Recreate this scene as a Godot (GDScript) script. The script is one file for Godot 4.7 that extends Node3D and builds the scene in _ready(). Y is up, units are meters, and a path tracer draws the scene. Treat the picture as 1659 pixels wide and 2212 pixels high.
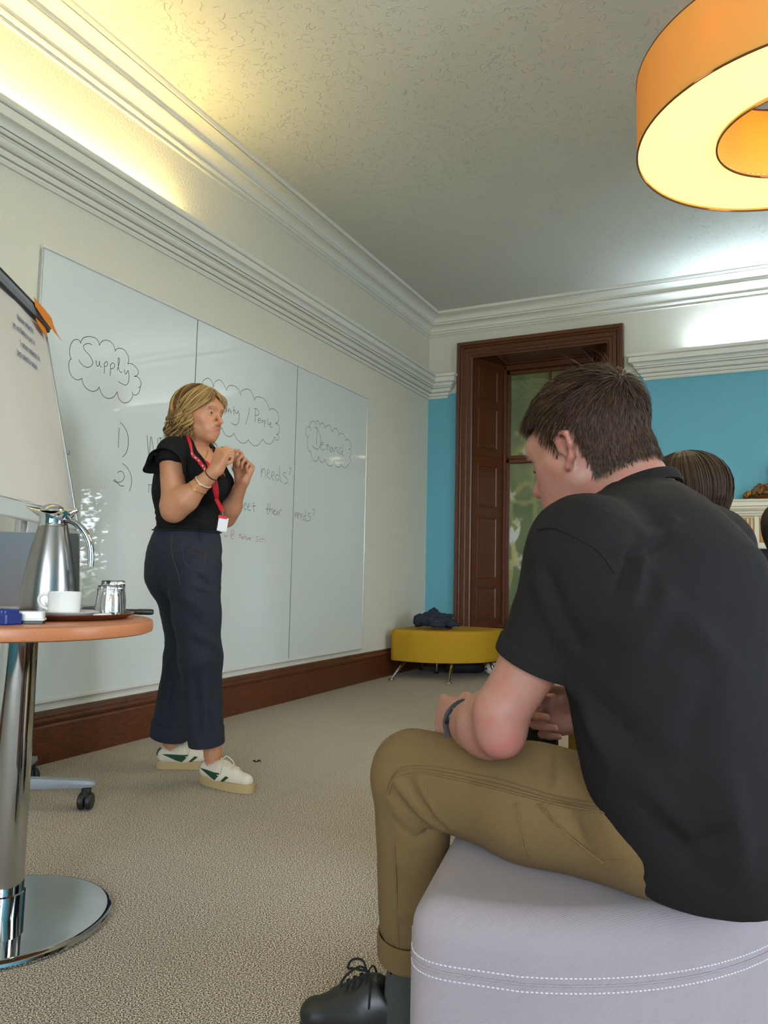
extends Node3D

var M := {}          # materials by name
var taken := {}      # names already used at top level


func _ready() -> void:
	# ---- camera, sky, area lights, exposure ----
	var cam := Camera3D.new()
	cam.name = "camera"
	cam.fov = 68.312
	cam.near = 0.05
	cam.far = 60.0
	add_child(cam)
	cam.position = Vector3(2.953, 0.9, 6.922)
	cam.rotation_order = EULER_ORDER_YXZ
	cam.rotation_degrees = Vector3(4.63, 26.34, 1.25)
	cam.current = true
	var sky_mat := ProceduralSkyMaterial.new()
	sky_mat.sky_top_color = Color(0.62, 0.72, 0.86)
	sky_mat.sky_horizon_color = Color(0.86, 0.88, 0.9)
	sky_mat.ground_bottom_color = Color(0.3, 0.33, 0.25)
	sky_mat.ground_horizon_color = Color(0.6, 0.62, 0.58)
	var sky := Sky.new()
	sky.sky_material = sky_mat
	var env := Environment.new()
	env.background_mode = Environment.BG_SKY
	env.sky = sky
	env.background_energy_multiplier = 14.0
	env.tonemap_mode = Environment.TONE_MAPPER_LINEAR
	env.tonemap_exposure = 1.2
	env.sdfgi_enabled = true
	env.ssao_enabled = true
	env.ssil_enabled = true
	var we := WorldEnvironment.new()
	we.name = "world"
	we.environment = env
	add_child(we)
	# daylight that comes in through the windows: two behind the camera, one beside the fireplace
	daylight("daylight", Vector3(3.4, 1.75, 10.33), Vector2(1.25, 2.1), Vector3(0, 0, -1), 9.0)
	daylight("daylight", Vector3(5.2, 1.75, 10.33), Vector2(1.25, 2.1), Vector3(0, 0, -1), 10.0)
	daylight("daylight", Vector3(6.03, 1.75, 4.6), Vector2(1.25, 2.1), Vector3(-1, 0, 0), 6.5)
	materials()
	room()
	window_one()
	window_two()
	side_windows()
	fireplace()
	pendant()
	uplights()
	whiteboard()
	flipchart()
	table_and_things()
	yellow_corner()
	standing_woman()
	white_seat()
	seated_man()
	far_people()


func daylight(called: String, at: Vector3, size: Vector2, towards: Vector3, energy: float, tint := Color(0.93, 0.965, 1.0)) -> void:
	var l := AreaLight3D.new()
	l.name = called
	l.area_size = size
	l.area_normalize_energy = true
	l.light_energy = energy
	l.light_color = tint
	l.shadow_enabled = true
	l.area_range = 14.0
	l.area_attenuation = 2.0
	add_child(l, true)
	var up := Vector3.RIGHT if absf(towards.y) > 0.9 else Vector3.UP
	l.look_at_from_position(at, at + towards, up)


# ------------------------------------------------------------------ naming
func numbered(called: String) -> String:
	if not taken.has(called):
		taken[called] = 0
		return called
	taken[called] += 1
	return "%s_%03d" % [called, taken[called]]


func tag(o: Node3D, label: String, category: String, group := "") -> Node3D:
	o.set_meta("label", label)
	o.set_meta("category", category)
	if group:
		o.set_meta("group", group)
	return o


func thing(called: String, label: String, category: String, at := Vector3.ZERO, group := "") -> Node3D:
	var o := Node3D.new()
	o.name = numbered(called)
	add_child(o)
	o.position = at
	return tag(o, label, category, group)


func part(called: String, mesh: Mesh, m: Material, parent: Node, label := "") -> MeshInstance3D:
	var o := MeshInstance3D.new()
	o.name = called
	o.mesh = mesh
	o.material_override = null
	for s in mesh.get_surface_count():
		o.set_surface_override_material(s, m)
	parent.add_child(o, true)
	if label:
		o.set_meta("label", label)
	return o


func struct(called: String, mesh: Mesh, m: Material) -> MeshInstance3D:
	var o := part(called, mesh, m, self)
	o.set_meta("kind", "structure")
	return o


func struct_root(called: String) -> Node3D:
	var o := Node3D.new()
	o.name = called
	add_child(o)
	o.set_meta("kind", "structure")
	return o


# ------------------------------------------------------------------ mesh builder
class MB:
	var P := PackedVector3Array()
	var U := PackedVector2Array()

	func tri(a: Vector3, b: Vector3, c: Vector3) -> void:
		P.append(a)
		P.append(b)
		P.append(c)

	func quad(a: Vector3, b: Vector3, c: Vector3, d: Vector3) -> void:
		tri(a, b, c)
		tri(a, c, d)

	func uvquad(a: Vector3, b: Vector3, c: Vector3, d: Vector3) -> void:
		quad(a, b, c, d)
		for q in [Vector2(0, 1), Vector2(1, 1), Vector2(1, 0), Vector2(0, 1), Vector2(1, 0), Vector2(0, 0)]:
			U.append(q)

	func box(c: Vector3, s: Vector3, bevel := 0.0, B := Basis()) -> MB:
		var h := s * 0.5
		var r := minf(bevel, minf(h.x, minf(h.y, h.z)) * 0.98)
		if r <= 0.0:
			var v: Array[Vector3] = []
			for i in 8:
				v.append(c + B * Vector3(h.x if i & 1 else -h.x, h.y if i & 2 else -h.y, h.z if i & 4 else -h.z))
			quad(v[1], v[3], v[7], v[5])
			quad(v[0], v[4], v[6], v[2])
			quad(v[2], v[6], v[7], v[3])
			quad(v[0], v[1], v[5], v[4])
			quad(v[4], v[5], v[7], v[6])
			quad(v[0], v[2], v[3], v[1])
			return self
		# bevelled: three points per corner
		var q := {}
		for i in 8:
			var g := Vector3(1 if i & 1 else -1, 1 if i & 2 else -1, 1 if i & 4 else -1)
			for ax in 3:
				var e := h - Vector3(r, r, r)
				e[ax] = h[ax]
				q[i * 3 + ax] = c + B * (e * g)
		for ax in 3:
			var b1 := 1 << ((ax + 1) % 3)
			var b2 := 1 << ((ax + 2) % 3)
			var bb := 1 << ax
			for sg in 2:
				var o := bb if sg else 0
				if sg:
					quad(q[(o) * 3 + ax], q[(o | b1) * 3 + ax], q[(o | b1 | b2) * 3 + ax], q[(o | b2) * 3 + ax])
				else:
					quad(q[(o) * 3 + ax], q[(o | b2) * 3 + ax], q[(o | b1 | b2) * 3 + ax], q[(o | b1) * 3 + ax])
			# edges along ax
			var a1 := (ax + 1) % 3
			var a2 := (ax + 2) % 3
			for k in 4:
				var o2 := (b1 if k & 1 else 0) | (b2 if k & 2 else 0)
				var w0: Vector3 = q[o2 * 3 + a1]
				var w1: Vector3 = q[o2 * 3 + a2]
				var w2: Vector3 = q[(o2 | bb) * 3 + a2]
				var w3: Vector3 = q[(o2 | bb) * 3 + a1]
				if k == 0 or k == 3:
					quad(w0, w1, w2, w3)
				else:
					quad(w0, w3, w2, w1)
		for i in 8:
			var odd := ((i & 1) + ((i >> 1) & 1) + ((i >> 2) & 1)) % 2
			if odd:
				tri(q[i * 3], q[i * 3 + 1], q[i * 3 + 2])
			else:
				tri(q[i * 3], q[i * 3 + 2], q[i * 3 + 1])
		return self

	# rings of equal length; closed joins last point to first; caps fan the end rings
	func loft(rings: Array, closed := true, caps := true, loop := false) -> MB:
		var n: int = rings[0].size()
		var last := rings.size() if loop else rings.size() - 1
		for i in last:
			var a: PackedVector3Array = rings[i]
			var b: PackedVector3Array = rings[(i + 1) % rings.size()]
			for j in (n if closed else n - 1):
				var k := (j + 1) % n
				quad(a[j], a[k], b[k], b[j])
		if caps and not loop:
			for e in 2:
				var r: PackedVector3Array = rings[0] if e == 0 else rings[rings.size() - 1]
				var c := Vector3.ZERO
				for p in r:
					c += p
				c /= n
				for j in n:
					if e == 0:
						tri(c, r[(j + 1) % n], r[j])
					else:
						tri(c, r[j], r[(j + 1) % n])
		return self

	func lathe(profile: Array, segs := 32, at := Vector3.ZERO, B := Basis(), caps := false) -> MB:
		var rings := []
		for p in profile:
			var r := PackedVector3Array()
			for j in segs:
				var t := -TAU * j / segs
				r.append(at + B * Vector3(p.x * cos(t), p.y, p.x * sin(t)))
			rings.append(r)
		return loft(rings, true, caps)

	func tube(pts: Array, radii: Variant, sides := 8, loop := false, flat := 1.0, flat_dir := Vector3.UP) -> MB:
		var rings := []
		var n := pts.size()
		var side := Vector3.ZERO
		for i in n:
			var prev: Vector3 = pts[(i - 1 + n) % n] if loop or i > 0 else pts[i]
			var next: Vector3 = pts[(i + 1) % n] if loop or i < n - 1 else pts[i]
			var t := (next - prev).normalized()
			if flat != 1.0:
				side = flat_dir.cross(t).normalized()
			elif side == Vector3.ZERO:
				side = t.cross(Vector3.UP if absf(t.y) < 0.9 else Vector3.RIGHT).normalized()
			else:
				side = (side - t * side.dot(t)).normalized()
			var up := t.cross(side)
			var rad: float = radii if radii is float else radii[i]
			var r := PackedVector3Array()
			for j in sides:
				var a := TAU * j / sides
				r.append(pts[i] + side * cos(a) * rad + up * sin(a) * rad * flat)
			rings.append(r)
		return loft(rings, true, not loop, loop)

	# polygon in the plan (x, z) lifted from y0 to y1 with rounded rims
	func slab(poly: PackedVector2Array, y0: float, y1: float, round_top := 0.0, round_bottom := 0.0, xf := Transform3D(), steps := 5) -> MB:
		var n := poly.size()
		var area := 0.0
		for i in n:
			area += poly[i].cross(poly[(i + 1) % n])
		var nrm := PackedVector2Array()
		for i in n:
			var e1 := (poly[i] - poly[(i - 1 + n) % n]).normalized()
			var e2 := (poly[(i + 1) % n] - poly[i]).normalized()
			var m := Vector2(e1.y, -e1.x) + Vector2(e2.y, -e2.x)
			m = m / maxf(0.3, m.length_squared() * 0.5)
			nrm.append(m if area > 0 else -m)
		var levels := []
		if round_bottom > 0.0:
			for s in steps + 1:
				var a := PI / 2 * s / steps
				levels.append(Vector2(round_bottom * (1 - sin(a)), y0 + round_bottom * (1 - cos(a))))
		else:
			levels.append(Vector2(0, y0))
		if round_top > 0.0:
			for s in steps + 1:
				var a := PI / 2 * s / steps
				levels.append(Vector2(round_top * (1 - cos(a)), y1 - round_top * (1 - sin(a))))
		else:
			levels.append(Vector2(0, y1))
		var rings := []
		for l in levels:
			var r := PackedVector3Array()
			for i in n:
				var q: Vector2 = poly[i] - nrm[i] * l.x
				r.append(xf * Vector3(q.x, l.y, q.y))
			rings.append(r)
		loft(rings, true, false)
		for e in 2:
			var t: PackedVector3Array = rings[0] if e == 0 else rings[rings.size() - 1]
			var mid := Vector3.ZERO
			for q in t:
				mid += q / n
			for i in n:
				if e == 0:
					tri(mid, t[(i + 1) % n], t[i])
				else:
					tri(mid, t[i], t[(i + 1) % n])
		return self

	func commit(crease := 42.0, solid := true) -> ArrayMesh:
		var n := P.size() / 3
		var fn := PackedVector3Array()
		fn.resize(n)
		var vol := 0.0
		for t in n:
			var a := P[t * 3]
			var b := P[t * 3 + 1]
			var c := P[t * 3 + 2]
			fn[t] = (b - a).cross(c - a)
			vol += a.dot(b.cross(c))
		var flip := solid and vol < 0.0
		var at := {}
		for i in P.size():
			var k := Vector3i(P[i] * 20000.0)
			if not at.has(k):
				at[k] = PackedInt32Array()
			at[k].append(i / 3)
		var un := PackedVector3Array()
		un.resize(n)
		for t in n:
			un[t] = fn[t].normalized()
		var cc := cos(deg_to_rad(crease))
		var V := PackedVector3Array()
		var N := PackedVector3Array()
		var T := PackedVector2Array()
		var sg := -1.0 if flip else 1.0
		var order := [0, 1, 2] if flip else [0, 2, 1]
		for t in n:
			if fn[t].length_squared() < 1e-18:
				continue
			for o in order:
				var i: int = t * 3 + o
				var s := Vector3.ZERO
				for f in at[Vector3i(P[i] * 20000.0)]:
					if un[f].dot(un[t]) > cc:
						s += fn[f]
				V.append(P[i])
				N.append(s.normalized() * sg)
				if U.size():
					T.append(U[i])
		var arr := []
		arr.resize(Mesh.ARRAY_MAX)
		arr[Mesh.ARRAY_VERTEX] = V
		arr[Mesh.ARRAY_NORMAL] = N
		if U.size():
			arr[Mesh.ARRAY_TEX_UV] = T
		var m := ArrayMesh.new()
		m.add_surface_from_arrays(Mesh.PRIMITIVE_TRIANGLES, arr)
		return m


func smooth_path(pts: Array, steps := 6, loop := false) -> Array:
	var out := []
	var n := pts.size()
	for i in (n if loop else n - 1):
		var p0 = pts[(i - 1 + n) % n] if loop or i > 0 else pts[i]
		var p1 = pts[i]
		var p2 = pts[(i + 1) % n]
		var p3 = pts[(i + 2) % n] if loop or i < n - 2 else p2
		for s in steps:
			out.append(p1.cubic_interpolate(p2, p0, p3, float(s) / steps))
	if not loop:
		out.append(pts[n - 1])
	return out


# ------------------------------------------------------------------ materials
func mat(called: String, c: Color, rough := 0.6, metal := 0.0) -> StandardMaterial3D:
	var m := StandardMaterial3D.new()
	m.resource_name = called
	m.albedo_color = c
	m.roughness = rough
	m.metallic = metal
	M[called] = m
	return m


func noise_image(size: int, freq: float, octaves: int, seed_: int, type := FastNoiseLite.TYPE_SIMPLEX_SMOOTH, stretch := 1) -> Image:
	var f := FastNoiseLite.new()
	f.noise_type = type
	f.frequency = freq
	f.fractal_octaves = octaves
	f.seed = seed_
	var im := f.get_seamless_image(size, size / stretch, false, false, 0.15, true)
	im.convert(Image.FORMAT_L8)
	if stretch > 1:
		im.resize(size, size, Image.INTERPOLATE_CUBIC)
	return im


# colours a grey image with a ramp of colours
func ramp_image(im: Image, ramp: Array) -> ImageTexture:
	var data := im.get_data()
	var out := PackedByteArray()
	out.resize(data.size() * 3)
	var lut := []
	for i in 256:
		var t := i / 255.0 * (ramp.size() - 1)
		var k := mini(int(t), ramp.size() - 2)
		lut.append(ramp[k].lerp(ramp[k + 1], t - k))
	for i in data.size():
		var c: Color = lut[data[i]]
		out[i * 3] = c.r8
		out[i * 3 + 1] = c.g8
		out[i * 3 + 2] = c.b8
	return ImageTexture.create_from_image(Image.create_from_data(im.get_width(), im.get_height(), false, Image.FORMAT_RGB8, out))


func triplanar(m: StandardMaterial3D, scale: Vector3, world := true) -> StandardMaterial3D:
	m.uv1_triplanar = true
	m.uv1_world_triplanar = world
	m.uv1_scale = scale
	return m


func bump(m: StandardMaterial3D, im: Image, depth_cm: float) -> StandardMaterial3D:
	m.heightmap_enabled = true
	m.heightmap_texture = ImageTexture.create_from_image(im)
	m.heightmap_scale = depth_cm
	return m


func strokes_image(size: int, count: int, seed_: int, lo: float, hi: float) -> Image:
	var im := Image.create(size, size, false, Image.FORMAT_L8)
	im.fill(Color(0.35, 0.35, 0.35))
	var rng := RandomNumberGenerator.new()
	rng.seed = seed_
	for s in count:
		var p := Vector2(rng.randf() * size, rng.randf() * size)
		var a := rng.randf() * TAU
		var bend := rng.randf_range(-0.12, 0.12)
		var v := rng.randf_range(0.45, 1.0)
		for k in int(rng.randf_range(lo, hi)):
			p += Vector2(cos(a), sin(a))
			a += bend
			im.set_pixel(posmod(int(p.x), size), posmod(int(p.y), size), Color(v, v, v))
			im.set_pixel(posmod(int(p.x) + 1, size), posmod(int(p.y), size), Color(v, v, v))
			im.set_pixel(posmod(int(p.x), size), posmod(int(p.y) + 1, size), Color(v, v, v) * 0.85)
	im.resize(size / 2, size / 2, Image.INTERPOLATE_BILINEAR)
	im.resize(size, size, Image.INTERPOLATE_CUBIC)
	return im


func weave_image(size: int, n: int, twill: bool) -> Image:
	var data := PackedByteArray()
	data.resize(size * size)
	for y in size:
		for x in size:
			var u := float(x) / size * n
			var v := float(y) / size * n
			var h := 0.0
			if twill:
				h = 0.5 + 0.5 * sin(TAU * (u + v)) * (0.7 + 0.3 * cos(TAU * (u - v) * 0.5))
			else:
				h = 0.5 + 0.25 * sin(TAU * u) * signf(sin(PI * v)) + 0.25 * sin(TAU * v) * signf(sin(PI * u))
			data[y * size + x] = int(clampf(h, 0, 1) * 255)
	return Image.create_from_data(size, size, false, Image.FORMAT_L8, data)


func wood(called: String, ramp: Array, rough: float, scale: Vector3, seed_: int) -> StandardMaterial3D:
	var m := mat(called, Color.WHITE, rough)
	m.albedo_texture = ramp_image(noise_image(512, 0.03, 4, seed_, FastNoiseLite.TYPE_SIMPLEX_SMOOTH, 1), ramp)
	triplanar(m, scale)
	return m


func materials() -> void:
	var plaster := noise_image(512, 0.06, 3, 3)
	var fine := noise_image(512, 0.16, 2, 4)
	bump(triplanar(mat("wall_cream", Color(0.80, 0.785, 0.72), 0.75), Vector3(1.6, 1.6, 1.6)), plaster, 0.16)
	bump(triplanar(mat("wall_teal", Color(0.37, 0.625, 0.69), 0.7), Vector3(1.6, 1.6, 1.6)), plaster, 0.16)
	bump(triplanar(mat("ceiling_artex", Color(0.80, 0.80, 0.755), 0.75), Vector3(0.8, 0.8, 0.8)), strokes_image(1024, 900, 7, 16, 44), 0.7)
	mat("moulding", Color(0.83, 0.82, 0.77), 0.5)
	# carpet: dense mottled pile
	var pile := noise_image(1024, 0.10, 3, 11)
	var carpet := mat("carpet", Color.WHITE, 0.95)
	carpet.albedo_texture = ramp_image(pile, [Color(0.17, 0.15, 0.13), Color(0.22, 0.20, 0.17), Color(0.28, 0.255, 0.22), Color(0.58, 0.54, 0.48), Color(0.83, 0.78, 0.70), Color(0.88, 0.83, 0.75), Color(0.91, 0.87, 0.80)])
	bump(triplanar(carpet, Vector3(2.1, 2.1, 2.1)), pile, 0.08)
	# dark mahogany
	var grain := noise_image(512, 0.035, 4, 21)
	var mahogany := [Color(0.16, 0.072, 0.024), Color(0.27, 0.13, 0.046), Color(0.365, 0.185, 0.072), Color(0.42, 0.23, 0.095)]
	var dark := mat("mahogany", Color.WHITE, 0.38)
	dark.albedo_texture = ramp_image(grain, mahogany)
	triplanar(dark, Vector3(9, 0.7, 9))
	var dark_h := mat("mahogany_long", Color.WHITE, 0.36)
	dark_h.albedo_texture = dark.albedo_texture
	triplanar(dark_h, Vector3(0.7, 9, 0.7))
	var beech := mat("beech", Color.WHITE, 0.38)
	beech.albedo_texture = ramp_image(grain, [Color(0.66, 0.40, 0.25), Color(0.71, 0.445, 0.285), Color(0.75, 0.49, 0.32)])
	triplanar(beech, Vector3(1.2, 12, 12))
	var tray := mat("tray_wood", Color.WHITE, 0.3)
	tray.albedo_texture = ramp_image(grain, [Color(0.23, 0.09, 0.04), Color(0.34, 0.14, 0.06), Color(0.40, 0.18, 0.08)])
	triplanar(tray, Vector3(2, 14, 14))
	# metals, plastics, paper
	mat("chrome", Color(0.74, 0.75, 0.76), 0.05, 1.0)
	mat("brushed_steel", Color(0.56, 0.55, 0.54), 0.26, 1.0)
	mat("base_top", Color(0.70, 0.72, 0.74), 0.16, 1.0)
	mat("alloy", Color(0.74, 0.74, 0.72), 0.35, 0.7)
	mat("laptop_alloy", Color(0.60, 0.62, 0.64), 0.32, 0.85)
	mat("grey_plastic", Color(0.50, 0.52, 0.54), 0.4)
	mat("black_plastic", Color(0.10, 0.10, 0.105), 0.4)
	mat("white_plastic", Color(0.80, 0.79, 0.76), 0.35)
	mat("blue_plastic", Color(0.06, 0.17, 0.45), 0.4)
	mat("china", Color(0.84, 0.83, 0.80), 0.12)
	mat("brass", Color(0.80, 0.60, 0.25), 0.3, 1.0)
	var paper := mat("paper", Color(0.84, 0.82, 0.79), 0.8)
	bump(triplanar(paper, Vector3(2, 2, 2), false), noise_image(256, 0.02, 2, 33), 0.25)
	mat("ink_black", Color(0.27, 0.275, 0.26), 0.6)
	mat("ink_blue", Color(0.27, 0.28, 0.44), 0.6)
	mat("ink_red", Color(0.72, 0.42, 0.41), 0.6)
	var board := mat("board_white", Color(0.79, 0.815, 0.80), 0.02)
	board.metallic_specular = 0.62
	mat("board_seam", Color(0.25, 0.27, 0.27), 0.6)
	var glass := mat("glass", Color(1, 1, 1, 0.0), 0.02)
	glass.transparency = BaseMaterial3D.TRANSPARENCY_ALPHA
	glass.refraction_enabled = true
	glass.refraction_scale = 0.05
	var pane := mat("pane", Color(0.95, 1.0, 0.98, 0.0), 0.03)
	pane.transparency = BaseMaterial3D.TRANSPARENCY_ALPHA
	# cloth
	var twill := weave_image(256, 32, true)
	var plain := weave_image(256, 32, false)
	bump(triplanar(mat("seat_cream", Color(0.555, 0.512, 0.52), 0.9), Vector3(9, 9, 9), false), twill, 0.07)
	M.seat_cream.rim_enabled = true
	M.seat_cream.rim = 0.3
	bump(triplanar(mat("seat_yellow", Color(0.66, 0.50, 0.012), 0.85), Vector3(9, 9, 9), false), plain, 0.04)
	mat("thread_cream", Color(0.76, 0.74, 0.74), 0.9)
	bump(triplanar(mat("tee_black", Color(0.105, 0.094, 0.092), 0.88), Vector3(10, 10, 10), false), plain, 0.03)
	bump(triplanar(mat("blouse_black", Color(0.075, 0.075, 0.08), 0.85), Vector3(10, 10, 10), false), plain, 0.03)
	M.tee_black.metallic_specular = 0.28
	M.blouse_black.metallic_specular = 0.28
	bump(triplanar(mat("chino", Color(0.40, 0.31, 0.17), 0.9), Vector3(14, 14, 14), false), twill, 0.04)
	mat("chino_thread", Color(0.36, 0.27, 0.14), 0.9)
	var denim := mat("denim", Color.WHITE, 0.85)
	denim.albedo_texture = ramp_image(noise_image(256, 0.05, 5, 41), [Color(0.06, 0.07, 0.105), Color(0.085, 0.10, 0.15), Color(0.125, 0.15, 0.215)])
	bump(triplanar(denim, Vector3(6, 6, 6), false), twill, 0.04)
	mat("denim_thread", Color(0.30, 0.20, 0.11), 0.8)
	bump(triplanar(mat("navy_cloth", Color(0.12, 0.14, 0.20), 0.9), Vector3(10, 10, 10), false), plain, 0.04)
	mat("lanyard_red", Color(0.74, 0.08, 0.13), 0.6)
	mat("card_white", Color(0.82, 0.80, 0.80), 0.3)
	mat("shoe_white", Color(0.78, 0.74, 0.66), 0.7)
	mat("shoe_green", Color(0.07, 0.23, 0.12), 0.8)
	bump(triplanar(mat("shoe_sole", Color(0.66, 0.56, 0.38), 0.75), Vector3(6, 6, 6), false), fine, 0.05)
	mat("lace_cream", Color(0.80, 0.74, 0.64), 0.9)
	mat("shoe_black", Color(0.11, 0.11, 0.10), 0.42)
	mat("lace_black", Color(0.06, 0.06, 0.06), 0.9)
	var sock := mat("sock_grey", Color.WHITE, 1.0)
	sock.albedo_texture = ramp_image(noise_image(256, 0.2, 2, 51), [Color(0.13, 0.145, 0.135), Color(0.22, 0.24, 0.225), Color(0.34, 0.36, 0.34)])
	bump(triplanar(sock, Vector3(12, 12, 12), false), fine, 0.1)
	# skin and hair; skin tints come with the vertices
	for k in ["skin_man", "skin_woman", "skin_other"]:
		var s := mat(k, Color.WHITE, 0.5)
		s.vertex_color_use_as_albedo = true
		s.subsurf_scatter_enabled = true
		s.subsurf_scatter_strength = 0.06
	for k in ["hair_man", "hair_woman", "hair_dark"]:
		var hm := mat(k, Color.WHITE, 0.6)
		hm.metallic_specular = 0.3
		hm.vertex_color_use_as_albedo = true
	mat("post_it", Color(0.90, 0.52, 0.12), 0.7)
	mat("leather_strap", Color(0.06, 0.055, 0.05), 0.6)
	var orange := mat("shade_orange", Color(0.90, 0.70, 0.36), 0.85)
	orange.backlight_enabled = true
	orange.backlight = Color(0.55, 0.36, 0.13)
	bump(triplanar(orange, Vector3(5, 5, 5), false), plain, 0.02)
	mat("shade_trim", Color(0.42, 0.22, 0.05), 0.8)
	mat("gold", Color(0.62, 0.40, 0.06), 0.4, 0.6)
	mat("mantel_white", Color(0.80, 0.77, 0.68), 0.45)
	mat("mantel_gold", Color(0.64, 0.44, 0.04), 0.5)
	mat("cone_gold", Color(0.42, 0.27, 0.08), 0.55)
	mat("bag_black", Color(0.07, 0.07, 0.075), 0.7)
	mat("leaf_green", Color(0.26, 0.34, 0.13), 0.8)
	mat("bark", Color(0.12, 0.09, 0.06), 0.9)
	mat("lint", Color(0.06, 0.055, 0.05), 0.9)

# ------------------------------------------------------------------ room
const RW := 6.1
const RZ := 10.4
const RH := 3.5


func wall_boxes(along_x: bool, from: float, to: float, plane: float, thick: float, y0: float, y1: float, holes: Array) -> MB:
	# a wall with rectangular openings [a, b, y0, y1]; plane is its room-side face, thick runs outward
	var mb := MB.new()
	var cuts := [from, to]
	for h in holes:
		cuts.append(h[0])
		cuts.append(h[1])
	cuts.sort()
	for i in cuts.size() - 1:
		var a: float = cuts[i]
		var b: float = cuts[i + 1]
		if b - a < 0.001:
			continue
		var spans := [[y0, y1]]
		for h in holes:
			if h[0] <= a + 0.001 and h[1] >= b - 0.001:
				var next := []
				for s in spans:
					if h[2] > s[0]:
						next.append([s[0], minf(h[2], s[1])])
					if h[3] < s[1]:
						next.append([maxf(h[3], s[0]), s[1]])
				spans = next
		for s in spans:
			if s[1] - s[0] < 0.001:
				continue
			var c := Vector3((a + b) / 2, (s[0] + s[1]) / 2, plane + thick / 2)
			var z := Vector3(b - a, s[1] - s[0], absf(thick))
			if not along_x:
				c = Vector3(plane + thick / 2, c.y, (a + b) / 2)
				z = Vector3(absf(thick), z.y, b - a)
			mb.box(c, z)
	return mb


const W1 := [0.475, 1.76, 0.0, 3.05]
const W2 := [4.34, 5.625, 0.0, 3.05]


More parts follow.
